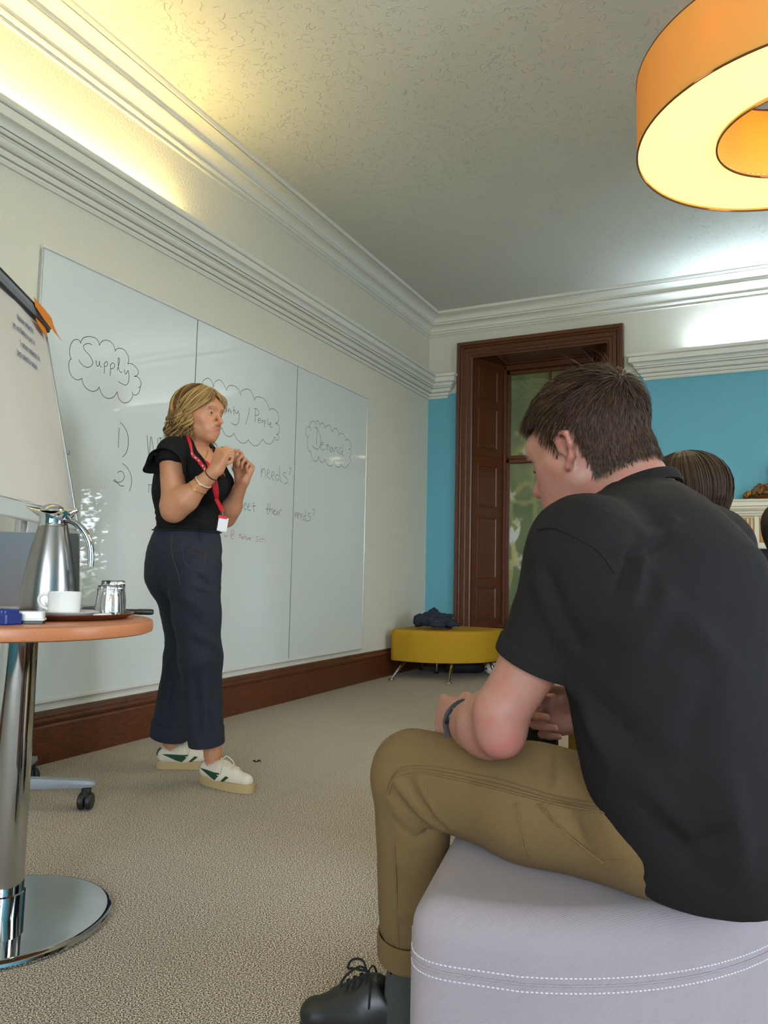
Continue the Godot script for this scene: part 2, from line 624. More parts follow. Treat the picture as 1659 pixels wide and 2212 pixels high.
func room() -> void:
	var split := 2.70
	struct("floor", MB.new().box(Vector3(RW / 2, -0.1, RZ / 2), Vector3(RW + 0.8, 0.2, RZ + 0.8)).commit(), M.carpet)
	struct("ceiling", MB.new().box(Vector3(RW / 2, RH + 0.1, RZ / 2), Vector3(RW + 0.8, 0.2, RZ + 0.8)).commit(), M.ceiling_artex)
	struct("wall_left", wall_boxes(false, -0.4, RZ + 0.4, 0.0, -0.4, 0, RH, []).commit(), M.wall_cream)
	var h1 := [W1, W2]
	struct(numbered("wall_back"), wall_boxes(true, 0.0, RW, 0.0, -0.5, 0, split, h1).commit(), M.wall_teal)
	struct(numbered("wall_back"), wall_boxes(true, 0.0, RW, 0.0, -0.5, split, RH, h1).commit(), M.wall_cream)
	var h2 := [[3.97, 5.23, 0.6, 2.75]]
	struct(numbered("wall_right"), wall_boxes(false, -0.4, RZ + 0.4, RW, 0.4, 0, split, h2).commit(), M.wall_teal)
	struct(numbered("wall_right"), wall_boxes(false, -0.4, RZ + 0.4, RW, 0.4, split, RH, h2).commit(), M.wall_cream)
	var h3 := [[2.75, 4.05, 0.6, 2.85], [4.55, 5.85, 0.6, 2.85]]
	struct(numbered("wall_rear"), wall_boxes(true, 0.0, RW, RZ, 0.4, 0, split, h3).commit(), M.wall_teal)
	struct(numbered("wall_rear"), wall_boxes(true, 0.0, RW, RZ, 0.4, split, RH, h3).commit(), M.wall_cream)
	# cornice: profile as (projection, height), swept round the four walls
	var cor := [Vector2(0, 3.285), Vector2(0.008, 3.285), Vector2(0.012, 3.291), Vector2(0.008, 3.297), Vector2(0.0, 3.2985), Vector2(0.0, 3.301), Vector2(0.004, 3.302), Vector2(0.004, 3.312), Vector2(0.02, 3.318), Vector2(0.024, 3.328), Vector2(0.02, 3.338), Vector2(0.010, 3.3405), Vector2(0.008, 3.343)]
	for k in 7:
		var a := PI / 2 * k / 6.0
		cor.append(Vector2(0.018 + 0.052 * (1 - cos(a)), 3.342 + 0.05 * sin(a)))
	cor.append_array([Vector2(0.078, 3.394), Vector2(0.082, 3.402), Vector2(0.078, 3.410), Vector2(0.064, 3.4125), Vector2(0.066, 3.416)])
	for k in 9:
		var a := PI / 2 * k / 8.0
		cor.append(Vector2(0.074 + 0.07 * (1 - cos(a)), 3.416 + 0.052 * sin(a)))
	cor.append_array([Vector2(0.148, 3.47), Vector2(0.140, 3.472), Vector2(0.142, 3.4755), Vector2(0.158, 3.477), Vector2(0.163, 3.486), Vector2(0.166, 3.492), Vector2(0.166, 3.501)])
	var rings := []
	for c in [Vector2(1, 1), Vector2(-1, 1), Vector2(-1, -1), Vector2(1, -1)]:
		var r := PackedVector3Array()
		for p in cor:
			r.append(Vector3(p.x if c.x > 0 else RW - p.x, p.y, p.x if c.y > 0 else RZ - p.x))
		rings.append(r)
	var lp := MB.new()
	lp.loft(rings, false, false, true)
	struct("trim_cornice", lp.commit(28, false), M.moulding)
	# deep picture rail with a trough on top that hides the strip lights
	var rail := [Vector2(0, 2.655), Vector2(0.012, 2.655), Vector2(0.016, 2.663), Vector2(0.02, 2.666), Vector2(0.02, 2.676), Vector2(0.009, 2.678), Vector2(0.011, 2.681), Vector2(0.028, 2.682), Vector2(0.032, 2.69), Vector2(0.036, 2.696), Vector2(0.036, 2.706), Vector2(0.022, 2.707), Vector2(0.024, 2.710)]
	for k in 6:
		var a := PI / 2 * k / 5.0
		rail.append(Vector2(0.038 + 0.026 * sin(a), 2.710 + 0.026 * (1 - cos(a))))
	rail.append_array([Vector2(0.07, 2.738), Vector2(0.07, 2.744), Vector2(0.056, 2.746), Vector2(0.058, 2.749), Vector2(0.078, 2.75), Vector2(0.084, 2.757), Vector2(0.084, 2.764), Vector2(0.070, 2.765), Vector2(0.072, 2.768)])
	for k in 6:
		var a := PI / 2 * k / 5.0
		rail.append(Vector2(0.088 + 0.032 * (1 - cos(a)), 2.768 + 0.03 * sin(a)))
	rail.append_array([Vector2(0.126, 2.80), Vector2(0.126, 2.842), Vector2(0.118, 2.8435), Vector2(0.120, 2.846), Vector2(0.13, 2.847), Vector2(0.137, 2.852), Vector2(0.141, 2.862), Vector2(0.141, 2.872), Vector2(0.136, 2.878), Vector2(0.13, 2.878), Vector2(0.126, 2.872), Vector2(0.12, 2.845), Vector2(0.0, 2.845)])
	rail_run("trim_rail_left", rail, [func(p): return Vector3(p.x, p.y, RZ), func(p): return Vector3(p.x, p.y, p.x), func(p): return Vector3(0.195 + p.x, p.y, p.x), func(p): return Vector3(0.195 + p.x, p.y, 0)])
	rail_run("trim_rail_back", rail, [func(p): return Vector3(2.09 - p.x, p.y, 0), func(p): return Vector3(2.09 - p.x, p.y, p.x), func(p): return Vector3(4.01 + p.x, p.y, p.x), func(p): return Vector3(4.01 + p.x, p.y, 0)])
	rail_run("trim_rail_right", rail, [func(p): return Vector3(5.905 - p.x, p.y, 0), func(p): return Vector3(5.905 - p.x, p.y, p.x), func(p): return Vector3(RW - p.x, p.y, p.x), func(p): return Vector3(RW - p.x, p.y, RZ)])
	# dark skirting boards
	var sk := [Vector2(0, 0), Vector2(0.03, 0), Vector2(0.03, 0.165), Vector2(0.026, 0.172), Vector2(0.022, 0.176), Vector2(0.03, 0.184), Vector2(0.034, 0.194), Vector2(0.03, 0.206), Vector2(0.02, 0.212), Vector2(0.016, 0.222), Vector2(0.012, 0.232), Vector2(0, 0.236)]
	rail_run("baseboard_left", sk, [func(p): return Vector3(p.x, p.y, RZ), func(p): return Vector3(p.x, p.y, p.x), func(p): return Vector3(0.33, p.y, p.x)], M.mahogany_long)
	rail_run("baseboard_back", sk, [func(p): return Vector3(1.9, p.y, p.x), func(p): return Vector3(4.2, p.y, p.x)], M.mahogany_long)
	rail_run("baseboard_right", sk, [func(p): return Vector3(RW - p.x, p.y, 0), func(p): return Vector3(RW - p.x, p.y, RZ)], M.mahogany_long)


func rail_run(called: String, profile: Array, spots: Array, m: Material = null) -> void:
	var rings := []
	for f in spots:
		var r := PackedVector3Array()
		for p in profile:
			r.append(f.call(p))
		rings.append(r)
	struct(called, MB.new().loft(rings, false, false).commit(28, false), m if m else M.moulding)


# a moulded frame round the two sides and top of an opening; profile as (outward from the opening, projection)
func frame_sweep(profile: Array, x0: float, x1: float, y0: float, y1: float, z: float) -> MB:
	var rings := []
	for k in 4:
		var r := PackedVector3Array()
		for p in profile:
			var xa: float = x0 - p.x if k < 2 else x1 + p.x
			var ya: float = y0 if k == 0 or k == 3 else y1 + p.x
			r.append(Vector3(xa, ya, z + p.y))
		rings.append(r)
	return MB.new().loft(rings, false, false)


# a raised and fielded panel on the plane spanned by u (across) and v (up), n faces the room
func fielded(mb: MB, o: Vector3, u: Vector3, v: Vector3, n: Vector3, w: float, h: float) -> void:
	var steps := [[0.0, 0.0], [0.004, 0.007], [0.011, 0.007], [0.015, 0.001], [0.022, -0.006], [0.032, -0.006], [0.034, -0.001], [0.05, 0.004]]
	var rings := []
	for s in steps:
		var i: float = s[0]
		var z: Vector3 = n * s[1]
		rings.append(PackedVector3Array([o + u * i + v * i + z, o + u * (w - i) + v * i + z, o + u * (w - i) + v * (h - i) + z, o + u * i + v * (h - i) + z]))
	mb.loft(rings, true, false)
	var l: PackedVector3Array = rings[-1]
	mb.quad(l[0], l[1], l[2], l[3])


func sash_window(root: Node3D, W: Array, zg: float, blind_to: float, print_blind: bool) -> void:
	var x0: float = W[0]
	var x1: float = W[1]
	var yt: float = W[3]
	var prof := [Vector2(0, -0.02), Vector2(0, 0.016), Vector2(0.012, 0.02), Vector2(0.02, 0.03), Vector2(0.045, 0.03), Vector2(0.05, 0.036), Vector2(0.056, 0.04), Vector2(0.085, 0.04), Vector2(0.09, 0.046), Vector2(0.097, 0.058), Vector2(0.105, 0.062), Vector2(0.114, 0.058), Vector2(0.118, 0.066), Vector2(0.146, 0.07), Vector2(0.15, 0.066), Vector2(0.15, 0.0)]
	part("architrave", frame_sweep(prof, x0, x1, 0.0, yt - 0.015, 0.0).commit(25, false), M.mahogany, root)
	var ins := 0.18
	var gx0 := x0 + ins
	var gx1 := x1 - ins
	# splayed shutters with raised panels on both sides
	for s in 2:
		var a := Vector3(x0, 0, 0.005) if s == 0 else Vector3(x1, 0, 0.005)
		var b := Vector3(gx0, 0, zg) if s == 0 else Vector3(gx1, 0, zg)
		var u := (b - a)
		var w := u.length()
		u = u / w
		var n := Vector3(-u.z, 0, u.x) if s == 0 else Vector3(u.z, 0, -u.x)
		if n.z < 0:
			n = -n
		var sh := MB.new()
		var cz := (a + b) / 2 - n * 0.02
		sh.box(cz + Vector3(0, yt / 2, 0), Vector3(w, yt, 0.03), 0, Basis(u, Vector3.UP, u.cross(Vector3.UP)))
		var sp := part("shutter", sh.commit(), M.mahogany, root)
		for r in [[2.64, 2.965], [2.155, 2.575], [1.575, 1.99], [0.87, 1.475], [0.47, 0.785], [0.12, 0.40]]:
			var f := MB.new()
			fielded(f, a - n * 0.003 + u * 0.085 + Vector3(0, r[0], 0), u, Vector3.UP, n, w - 0.185, r[1] - r[0])
			part("panel", f.commit(25, false), M.mahogany, sp)
		var bead := MB.new()
		bead.box(a + n * -0.004 + u * (w / 2) + Vector3(0, 2.08, 0), Vector3(w, 0.012, 0.012), 0.003, Basis(u, Vector3.UP, u.cross(Vector3.UP)))
		part("shutter_joint", bead.commit(), M.mahogany, sp)
	# panelled soffit
	var so := MB.new()
	so.box(Vector3((x0 + x1) / 2, yt + 0.015, zg / 2), Vector3(x1 - x0 + 0.1, 0.03, -zg + 0.05))
	fielded(so, Vector3(x0 + 0.22, yt - 0.001, -0.07), Vector3(1, 0, 0), Vector3(0, 0, -1), Vector3(0, -1, 0), x1 - x0 - 0.44, -zg - 0.14)
	part("soffit", so.commit(25), M.mahogany, root)
	# sash frame, meeting rail, glazing bar
	var cx := (gx0 + gx1) / 2
	var fr := MB.new()
	fr.box(Vector3(gx0 + 0.01, yt / 2, zg - 0.02), Vector3(0.03, yt, 0.06), 0.005)
	fr.box(Vector3(gx1 - 0.01, yt / 2, zg - 0.02), Vector3(0.03, yt, 0.06), 0.005)
	fr.box(Vector3(cx, yt - 0.02, zg - 0.02), Vector3(gx1 - gx0, 0.06, 0.06), 0.005)
	part("sash_box", fr.commit(), M.mahogany, root)
	for up in 2:
		var ya := 2.08 if up else 0.42
		var yb := yt - 0.05 if up else 2.08
		var zz := zg - 0.05 if up else zg - 0.03
		var s := MB.new()
		s.box(Vector3(gx0 + 0.038, (ya + yb) / 2, zz), Vector3(0.036, yb - ya, 0.035), 0.006)
		s.box(Vector3(gx1 - 0.038, (ya + yb) / 2, zz), Vector3(0.036, yb - ya, 0.035), 0.006)
		s.box(Vector3(cx, yb - 0.02, zz), Vector3(gx1 - gx0 - 0.04, 0.04, 0.035), 0.006)
		s.box(Vector3(cx, ya + (0.02 if up else 0.035), zz), Vector3(gx1 - gx0 - 0.04, 0.04 if up else 0.07, 0.035), 0.006)
		s.box(Vector3(cx, (ya + yb) / 2, zz), Vector3(0.026, yb - ya, 0.03), 0.006)
		var so2 := part("sash", s.commit(), M.mahogany, root)
		for k in 2:
			var px := (gx0 + cx) / 2 if k == 0 else (gx1 + cx) / 2
			part("pane", MB.new().box(Vector3(px + 0.01 * (1 - 2 * k), (ya + yb) / 2, zz), Vector3((gx1 - gx0) / 2 - 0.06, yb - ya - 0.09, 0.004)).commit(), M.pane, so2)
	part("sill", MB.new().box(Vector3((x0 + x1) / 2, 0.405, zg + 0.06), Vector3(gx1 - gx0 + 0.12, 0.03, 0.2), 0.006).commit(), M.mahogany_long, root)
	part("apron_panel", MB.new().box(Vector3((x0 + x1) / 2, 0.195, zg - 0.01), Vector3(gx1 - gx0 + 0.02, 0.39, 0.03), 0.004).commit(), M.mahogany, root)
	if print_blind:
		var pr := MB.new()
		var z := zg - 0.085
		pr.uvquad(Vector3(gx0, 0.42, z), Vector3(gx1, 0.42, z), Vector3(gx1, yt, z), Vector3(gx0, yt, z))
		part("printed_blind", pr.commit(42, false), flower_print(), root, "green screen printed with white flowers")
	else:
		part("roller_blind", MB.new().box(Vector3(cx, (blind_to + yt) / 2, zg - 0.012), Vector3(gx1 - gx0 - 0.03, yt - blind_to, 0.003)).commit(), M.wall_cream, root)


func window_one() -> void:
	sash_window(struct_root("window_1"), W1, -0.44, 0.42, true)


# white flowers and yellow-green stems on olive green, out of focus, as they are printed on the screen
func flower_print() -> StandardMaterial3D:
	var w := 256
	var h := 640
	var bg := noise_image(256, 0.012, 2, 71)
	var im := Image.create(w, h, false, Image.FORMAT_RGB8)
	for y in h:
		for x in w:
			var n := bg.get_pixel(x, y * 255 / h).r
			im.set_pixel(x, y, Color(0.27, 0.34, 0.13).lerp(Color(0.44, 0.46, 0.24), n))
	var rng := RandomNumberGenerator.new()
	rng.seed = 5
	# stems: [points in metres from the lower left corner (925 mm by 2630 mm), width, colour]
	var stems := [
		[[Vector2(0.0, 0.2), Vector2(0.08, 0.8), Vector2(0.06, 1.25), Vector2(0.22, 1.42), Vector2(0.34, 1.3)], 0.022],
		[[Vector2(0.2, 0.0), Vector2(0.26, 0.6), Vector2(0.3, 1.2), Vector2(0.24, 1.75), Vector2(0.1, 1.95)], 0.02],
		[[Vector2(0.0, 1.28), Vector2(0.2, 1.22), Vector2(0.45, 1.3), Vector2(0.62, 1.1)], 0.018],
		[[Vector2(0.02, 1.62), Vector2(0.14, 1.78), Vector2(0.3, 1.85)], 0.02],
		[[Vector2(0.6, 0.0), Vector2(0.66, 0.9), Vector2(0.56, 1.6), Vector2(0.7, 2.0)], 0.024],
	]
	for s in stems:
		for p in smooth_path(s[0], 60):
			blob(im, p, Vector2(s[1], s[1]) * 1.3, 0.0, Color(0.52, 0.52, 0.25), 0.3)
	# petals: centre, half size, turn
	var white := Color(0.80, 0.80, 0.74)
	for f in [[0.02, 0.86, 1.0], [0.10, 0.62, 1.1], [0.22, 1.72, 0.9], [0.03, 1.30, 0.7], [0.12, 1.02, 0.6], [0.6, 1.4, 1.1], [0.75, 0.8, 1.2], [0.42, 0.4, 0.9], [0.5, 1.85, 0.8]]:
		var c := Vector2(f[0], f[1])
		var k: float = f[2]
		for j in 5:
			var a := rng.randf() * 0.6 + TAU * j / 5.0
			blob(im, c + Vector2(cos(a), sin(a)) * 0.05 * k, Vector2(0.055, 0.024) * k, a, white.lerp(Color(0.62, 0.64, 0.44), rng.randf() * 0.5), 0.75)
		blob(im, c, Vector2(0.03, 0.022) * k, 0.4, Color(0.66, 0.60, 0.26), 0.8)
	im.resize(w / 7, h / 7, Image.INTERPOLATE_BILINEAR)
	im.resize(w, h, Image.INTERPOLATE_CUBIC)
	# one sharp lily near the lower left
	for j in 4:
		var a := 1.2 + 0.55 * j
		blob(im, Vector2(0.085, 0.83) + Vector2(cos(a), sin(a)) * 0.075, Vector2(0.085, 0.028), a, white, 0.95)
	blob(im, Vector2(0.09, 0.72), Vector2(0.028, 0.12), 0.15, Color(0.70, 0.66, 0.40), 0.8)
	blob(im, Vector2(0.05, 0.5), Vector2(0.03, 0.16), -0.1, Color(0.62, 0.60, 0.34), 0.7)
	var m := mat("flower_print", Color.WHITE, 0.6)
	m.albedo_texture = ImageTexture.create_from_image(im)
	return m


func blob(im: Image, at: Vector2, half: Vector2, turn: float, c: Color, strength: float) -> void:
	var sx := im.get_width() / 0.925
	var sy := im.get_height() / 2.63
	var r := maxf(half.x, half.y) * 1.15
	for y in range(int((2.63 - at.y - r) * sy), int((2.63 - at.y + r) * sy) + 1):
		for x in range(int((at.x - r) * sx), int((at.x + r) * sx) + 1):
			if x < 0 or y < 0 or x >= im.get_width() or y >= im.get_height():
				continue
			var q := Vector2(x / sx, 2.63 - y / sy) - at
			q = q.rotated(-turn) / half
			var d := q.length()
			if d < 1.15:
				im.set_pixel(x, y, im.get_pixel(x, y).lerp(c, strength * clampf((1.15 - d) / 0.4, 0, 1)))


func window_two() -> void:
	sash_window(struct_root("window_2"), W2, -0.44, 1.95, false)
	# the garden that the lower sash looks out on, seen back in the whiteboard
	var rng := RandomNumberGenerator.new()
	rng.seed = 9
	var t := thing("garden_tree", "leafy green tree outside the far right window, mirrored in the whiteboard", "tree", Vector3(8.4, -1.0, -4.5))
	part("trunk", MB.new().tube([Vector3(0, 0, 0), Vector3(0.1, 1.2, 0), Vector3(0.05, 2.4, 0.1)], [0.16, 0.12, 0.06], 8).commit(), M.bark, t)
	var lf := MB.new()
	for i in 5200:
		var a := rng.randf() * TAU
		var c := Vector3(cos(a) * rng.randf_range(0.1, 1.9), rng.randf_range(0.8, 4.2), sin(a) * rng.randf_range(0.1, 0.9))
		var b := Basis.from_euler(Vector3(rng.randf() * TAU, rng.randf() * TAU, 0)) * rng.randf_range(0.08, 0.15)
		lf.quad(c + b * Vector3(-0.5, 0, 0), c + b * Vector3(0, 0, -0.35), c + b * Vector3(0.9, 0.15, 0), c + b * Vector3(0, 0, 0.35))
	var lo := part("foliage", lf.commit(1, false), M.leaf_green, t)
	lo.set_meta("kind", "stuff")


func side_windows() -> void:
	var n := 3
	for w in [[Vector3(3.4, 1.725, RZ + 0.2), true, 1.3, 2.25], [Vector3(5.2, 1.725, RZ + 0.2), true, 1.3, 2.25], [Vector3(RW + 0.2, 1.675, 4.6), false, 1.26, 2.15]]:
		var o := struct_root("window_%d" % n)
		n += 1
		o.position = w[0]
		if not w[1]:
			o.rotation.y = PI / 2
		var f := MB.new()
		for s in [-1, 1]:
			f.box(Vector3(s * (w[2] / 2 - 0.03), 0, 0), Vector3(0.06, w[3], 0.08), 0.005)
			f.box(Vector3(0, s * (w[3] / 2 - 0.03), 0), Vector3(w[2], 0.06, 0.08), 0.005)
		f.box(Vector3.ZERO, Vector3(w[2], 0.05, 0.06), 0.005)
		f.box(Vector3.ZERO, Vector3(0.04, w[3], 0.05), 0.005)
		part("window_frame", f.commit(), M.mahogany, o)
		part("pane", MB.new().box(Vector3.ZERO, Vector3(w[2] - 0.08, w[3] - 0.08, 0.004)).commit(), M.pane, o)


func fireplace() -> void:
	var cx := 3.14
	var o := thing("fireplace", "white classical fireplace with gilt frieze panels on the blue end wall", "fireplace", Vector3(cx, 0, 0))
	# jambs and lintel
	var b := MB.new()
	for s in [-1, 1]:
		b.box(Vector3(s * 0.62, 0.58, 0.09), Vector3(0.24, 1.16, 0.18), 0.006)
		b.box(Vector3(s * 0.62, 0.06, 0.1), Vector3(0.27, 0.12, 0.2), 0.008)
	b.box(Vector3(0, 1.29, 0.09), Vector3(1.48, 0.26, 0.18), 0.006)
	part("surround", b.commit(), M.mantel_white, o)
	part("firebox", MB.new().box(Vector3(0, 0.58, 0.02), Vector3(1.0, 1.16, 0.03)).commit(), M.bag_black, o)
	# stepped shelf
	var prof := [Vector2(0.18, 1.42), Vector2(0.19, 1.425), Vector2(0.195, 1.44), Vector2(0.205, 1.447), Vector2(0.205, 1.457), Vector2(0.22, 1.466), Vector2(0.232, 1.482), Vector2(0.232, 1.496), Vector2(0.25, 1.50), Vector2(0.25, 1.53), Vector2(0.256, 1.536), Vector2(0.26, 1.545), Vector2(0.26, 1.553)]
	var rings := []
	for k in 4:
		var r := PackedVector3Array()
		for p in prof:
			var e: float = p.x - 0.18
			r.append(Vector3((-1 if k < 2 else 1) * (0.74 + e), p.y, 0.0 if k == 0 or k == 3 else p.x))
		rings.append(r)
	var sh := MB.new().loft(rings, false, false)
	sh.quad(rings[0][-1], rings[1][-1], rings[2][-1], rings[3][-1])
	part("mantel_shelf", sh.commit(25, false), M.mantel_white, o)
	# gilt frieze with white reeds between blocks
	for s in 3:
		var x := -0.37 + 0.37 * s
		part("frieze_panel", MB.new().box(Vector3(x, 1.31, 0.181), Vector3(0.33, 0.2, 0.012), 0.003).commit(), M.mantel_gold, o)
		if s == 1:
			# centre panel with scrolls
			for q in [-1, 1]:
				var pts := []
				for k in 26:
					var a := k * 0.42
					pts.append(Vector3(x + q * (0.10 + cos(a) * (0.03 - 0.001 * k)), 1.355 + sin(a) * (0.03 - 0.001 * k), 0.192))
				pts.push_front(Vector3(x + q * 0.13, 1.23, 0.192))
				part("scroll", MB.new().tube(pts, 0.005, 6).commit(), M.mantel_white, o)
		else:
			for k in 11:
				part("reed", MB.new().box(Vector3(x - 0.15 + 0.03 * k, 1.31, 0.19), Vector3(0.011, 0.19, 0.012), 0.004).commit(), M.mantel_white, o)
	for s in [-1, 1]:
		part("pilaster_block", MB.new().box(Vector3(s * 0.62, 1.31, 0.186), Vector3(0.17, 0.22, 0.014), 0.004).commit(), M.mantel_white, o)
		part("pilaster_block", MB.new().box(Vector3(s * 0.185, 1.31, 0.186), Vector3(0.035, 0.22, 0.014), 0.004).commit(), M.mantel_white, o)
	# dried arrangement on the shelf
	var g := thing("dried_arrangement", "heap of gilded cones and dried leaves on the white mantel shelf", "ornament", Vector3(3.06, 1.553, 0.13))
	var rng := RandomNumberGenerator.new()
	rng.seed = 4
	part("dish", MB.new().lathe([Vector2(0.001, 0), Vector2(0.08, 0), Vector2(0.14, 0.025), Vector2(0.13, 0.028), Vector2(0.001, 0.012)], 24).commit(), M.gold, g)
	for i in 90:
		var a := rng.randf() * TAU
		var r := sqrt(rng.randf()) * 0.2
		var c := Vector3(cos(a) * r, 0.03 + (0.14 * (1 - r / 0.21)) * rng.randf_range(0.5, 1.0), sin(a) * r * 0.5)
		var k := rng.randf_range(0.016, 0.028)
		var pr := []
		for q in 7:
			var t := q / 6.0
			pr.append(Vector2(k * sin(PI * clampf(t, 0.03, 0.97)) * (1.0 if q % 2 else 0.72), (t - 0.5) * k * 2.6))
		part("cone", MB.new().lathe(pr, 8, c, Basis.from_euler(Vector3(rng.randf() * 3, rng.randf() * 6, 0))).commit(20), M.cone_gold if i % 3 else M.gold, g)
	var sp := MB.new()
	for i in 40:
		var c := Vector3(0.12 + rng.randf_range(-0.08, 0.1), 0.16, rng.randf_range(-0.05, 0.05))
		sp.tube([c, c + Vector3(rng.randf_range(-0.06, 0.06), rng.randf_range(0.05, 0.16), rng.randf_range(-0.04, 0.04))], [0.012, 0.004], 5)
	part("sprigs", sp.commit(), M.leaf_green, g).set_meta("kind", "stuff")


func pendant() -> void:
	var C := Vector3(3.175, 2.8, 3.395)
	var R := 0.688
	var r := 0.352
	var H := 0.33
	var o := thing("pendant_lamp", "large orange ring drum lamp with a glowing diffuser below the ceiling", "lamp", C)
	part("shade_outer", MB.new().lathe([Vector2(R, 0), Vector2(R, H), Vector2(R - 0.004, H), Vector2(R - 0.004, 0)], 96).commit(), M.shade_orange, o)
	part("shade_inner", MB.new().lathe([Vector2(r, 0), Vector2(r + 0.004, 0), Vector2(r + 0.004, H), Vector2(r, H)], 80).commit(), M.shade_orange, o)
	for e in [[R - 0.002, -0.001], [R - 0.002, H], [r + 0.002, -0.001], [r + 0.002, H]]:
		var pts := []
		for k in 96:
			pts.append(Vector3(cos(TAU * k / 96) * e[0], e[1], sin(TAU * k / 96) * e[0]))
		part("rim_trim", MB.new().tube(pts, 0.0045, 6, true).commit(), M.shade_trim, o)
	part("top_cover", MB.new().lathe([Vector2(r, H - 0.004), Vector2(R, H - 0.004), Vector2(R, H), Vector2(r, H), Vector2(r, H - 0.004)], 96).commit(), M.white_plastic, o)
	var glow := mat("diffuser_glow", Color(0.9, 0.88, 0.7), 0.8)
	glow.emission_enabled = true
	glow.emission = Color(0.98, 0.98, 0.56)
	glow.emission_energy_multiplier = 1.0
	part("diffuser", MB.new().lathe([Vector2(r + 0.004, 0.012), Vector2(R - 0.004, 0.012), Vector2(R - 0.004, 0.015), Vector2(r + 0.004, 0.015), Vector2(r + 0.004, 0.012)], 96).commit(), glow, o)
	for k in 3:
		var a := TAU * k / 3.0 + 0.5
		part("wire", MB.new().tube([Vector3(cos(a) * 0.5, H, sin(a) * 0.5), Vector3(cos(a) * 0.05, 3.48 - C.y, sin(a) * 0.05)], 0.0015, 5).commit(), M.alloy, o)
	part("canopy", MB.new().lathe([Vector2(0.07, RH - C.y - 0.03), Vector2(0.07, RH - C.y), Vector2(0.001, RH - C.y)], 24, Vector3.ZERO, Basis(), true).commit(), M.white_plastic, o)
	# bulbs inside the ring light both fabric walls, and the soft light leaves through the diffuser
	for k in 6:
		var a := TAU * k / 6.0
		var l := OmniLight3D.new()
		l.name = "bulb_light"
		l.light_energy = 0.2
		l.light_color = Color(1.0, 0.86, 0.55)
		l.light_size = 0.03
		l.omni_range = 9.0
		l.omni_attenuation = 2.0
		l.shadow_enabled = true
		add_child(l, true)
		l.position = C + Vector3(cos(a) * 0.56, 0.18, sin(a) * 0.56)
		daylight("diffuser_light", C + Vector3(cos(a) * 0.52, 0.0, sin(a) * 0.52), Vector2(0.3, 0.3), Vector3.DOWN, 0.45, Color(1.0, 0.94, 0.78))


func uplights() -> void:
	var warm := mat("tube_warm", Color(0.9, 0.9, 0.85), 0.5)
	warm.emission_enabled = true
	warm.emission = Color(1.0, 0.86, 0.5)
	warm.emission_energy_multiplier = 3.0
	var cool := mat("tube_cool", Color(0.9, 0.9, 0.9), 0.5)
	cool.emission_enabled = true
	cool.emission = Color(0.86, 0.93, 1.0)
	cool.emission_energy_multiplier = 3.0
	for k in 2:
		var z := 4.9 + 2.5 * k
		var o := thing("strip_light", ["warm strip light in the left rail trough above the flipchart", "warm strip light in the left rail trough nearest the camera end"][k], "lamp", Vector3(0.075, 2.845, z), "warm strip lights on the left rail")
		part("tube", MB.new().lathe([Vector2(0.012, -1.15), Vector2(0.012, 1.15)], 12, Vector3(0, 0.016, 0), Basis(Vector3.RIGHT, PI / 2), true).commit(), warm, o)
		part("batten", MB.new().box(Vector3(0, 0.003, 0), Vector3(0.03, 0.006, 2.34), 0.002).commit(), M.white_plastic, o)
		daylight("strip_glow", Vector3(0.075, 2.876, z), Vector2(2.3, 0.03), Vector3(0, 1, 0), 1.9, Color(1.0, 0.88, 0.56))
	for k in 2:
		var x := 2.95 + 0.9 * k
		var o := thing("strip_light", ["cool white strip light in the back rail trough left of the fireplace centre", "cool white strip light in the back rail trough right of the fireplace centre"][k], "lamp", Vector3(x, 2.845, 0.075), "cool strip lights on the back rail")
		part("tube", MB.new().lathe([Vector2(0.012, -0.42), Vector2(0.012, 0.42)], 12, Vector3(0, 0.016, 0), Basis(Vector3.BACK, PI / 2), true).commit(), cool, o)
		part("batten", MB.new().box(Vector3(0, 0.003, 0), Vector3(0.86, 0.006, 0.03), 0.002).commit(), M.white_plastic, o)
		daylight("strip_glow", Vector3(x, 2.876, 0.075), Vector2(0.03, 0.84), Vector3(0, 1, 0), 1.5, Color(0.84, 0.92, 1.0))

# ------------------------------------------------------------------ whiteboard and its writing
# marker strokes on the board: each stroke is a list of (z, y) on its face
func ink(o: Node3D, called: String, m: Material, strokes: Array, half := 0.0017) -> void:
	var mb := MB.new()
	for s in strokes:
		ribbon(mb, smooth_path(s, 5), half, func(p): return Vector3(0.0206, p.y, p.x), Vector3.RIGHT)
	part(called, mb.commit(10, false), m, o).set_meta("kind", "stuff")


func ribbon(mb: MB, flat: Array, half: float, place: Callable, n: Vector3) -> void:
	var last_l := Vector3.ZERO
	var last_r := Vector3.ZERO
	for i in flat.size():
		var p: Vector3 = place.call(flat[i])
		var q: Vector3 = place.call(flat[mini(i + 1, flat.size() - 1)])
		var b: Vector3 = place.call(flat[maxi(i - 1, 0)])
		var side := (q - b).cross(n).normalized() * half
		if i > 0:
			mb.quad(last_l, last_r, p + side, p - side)
		last_l = p - side
		last_r = p + side


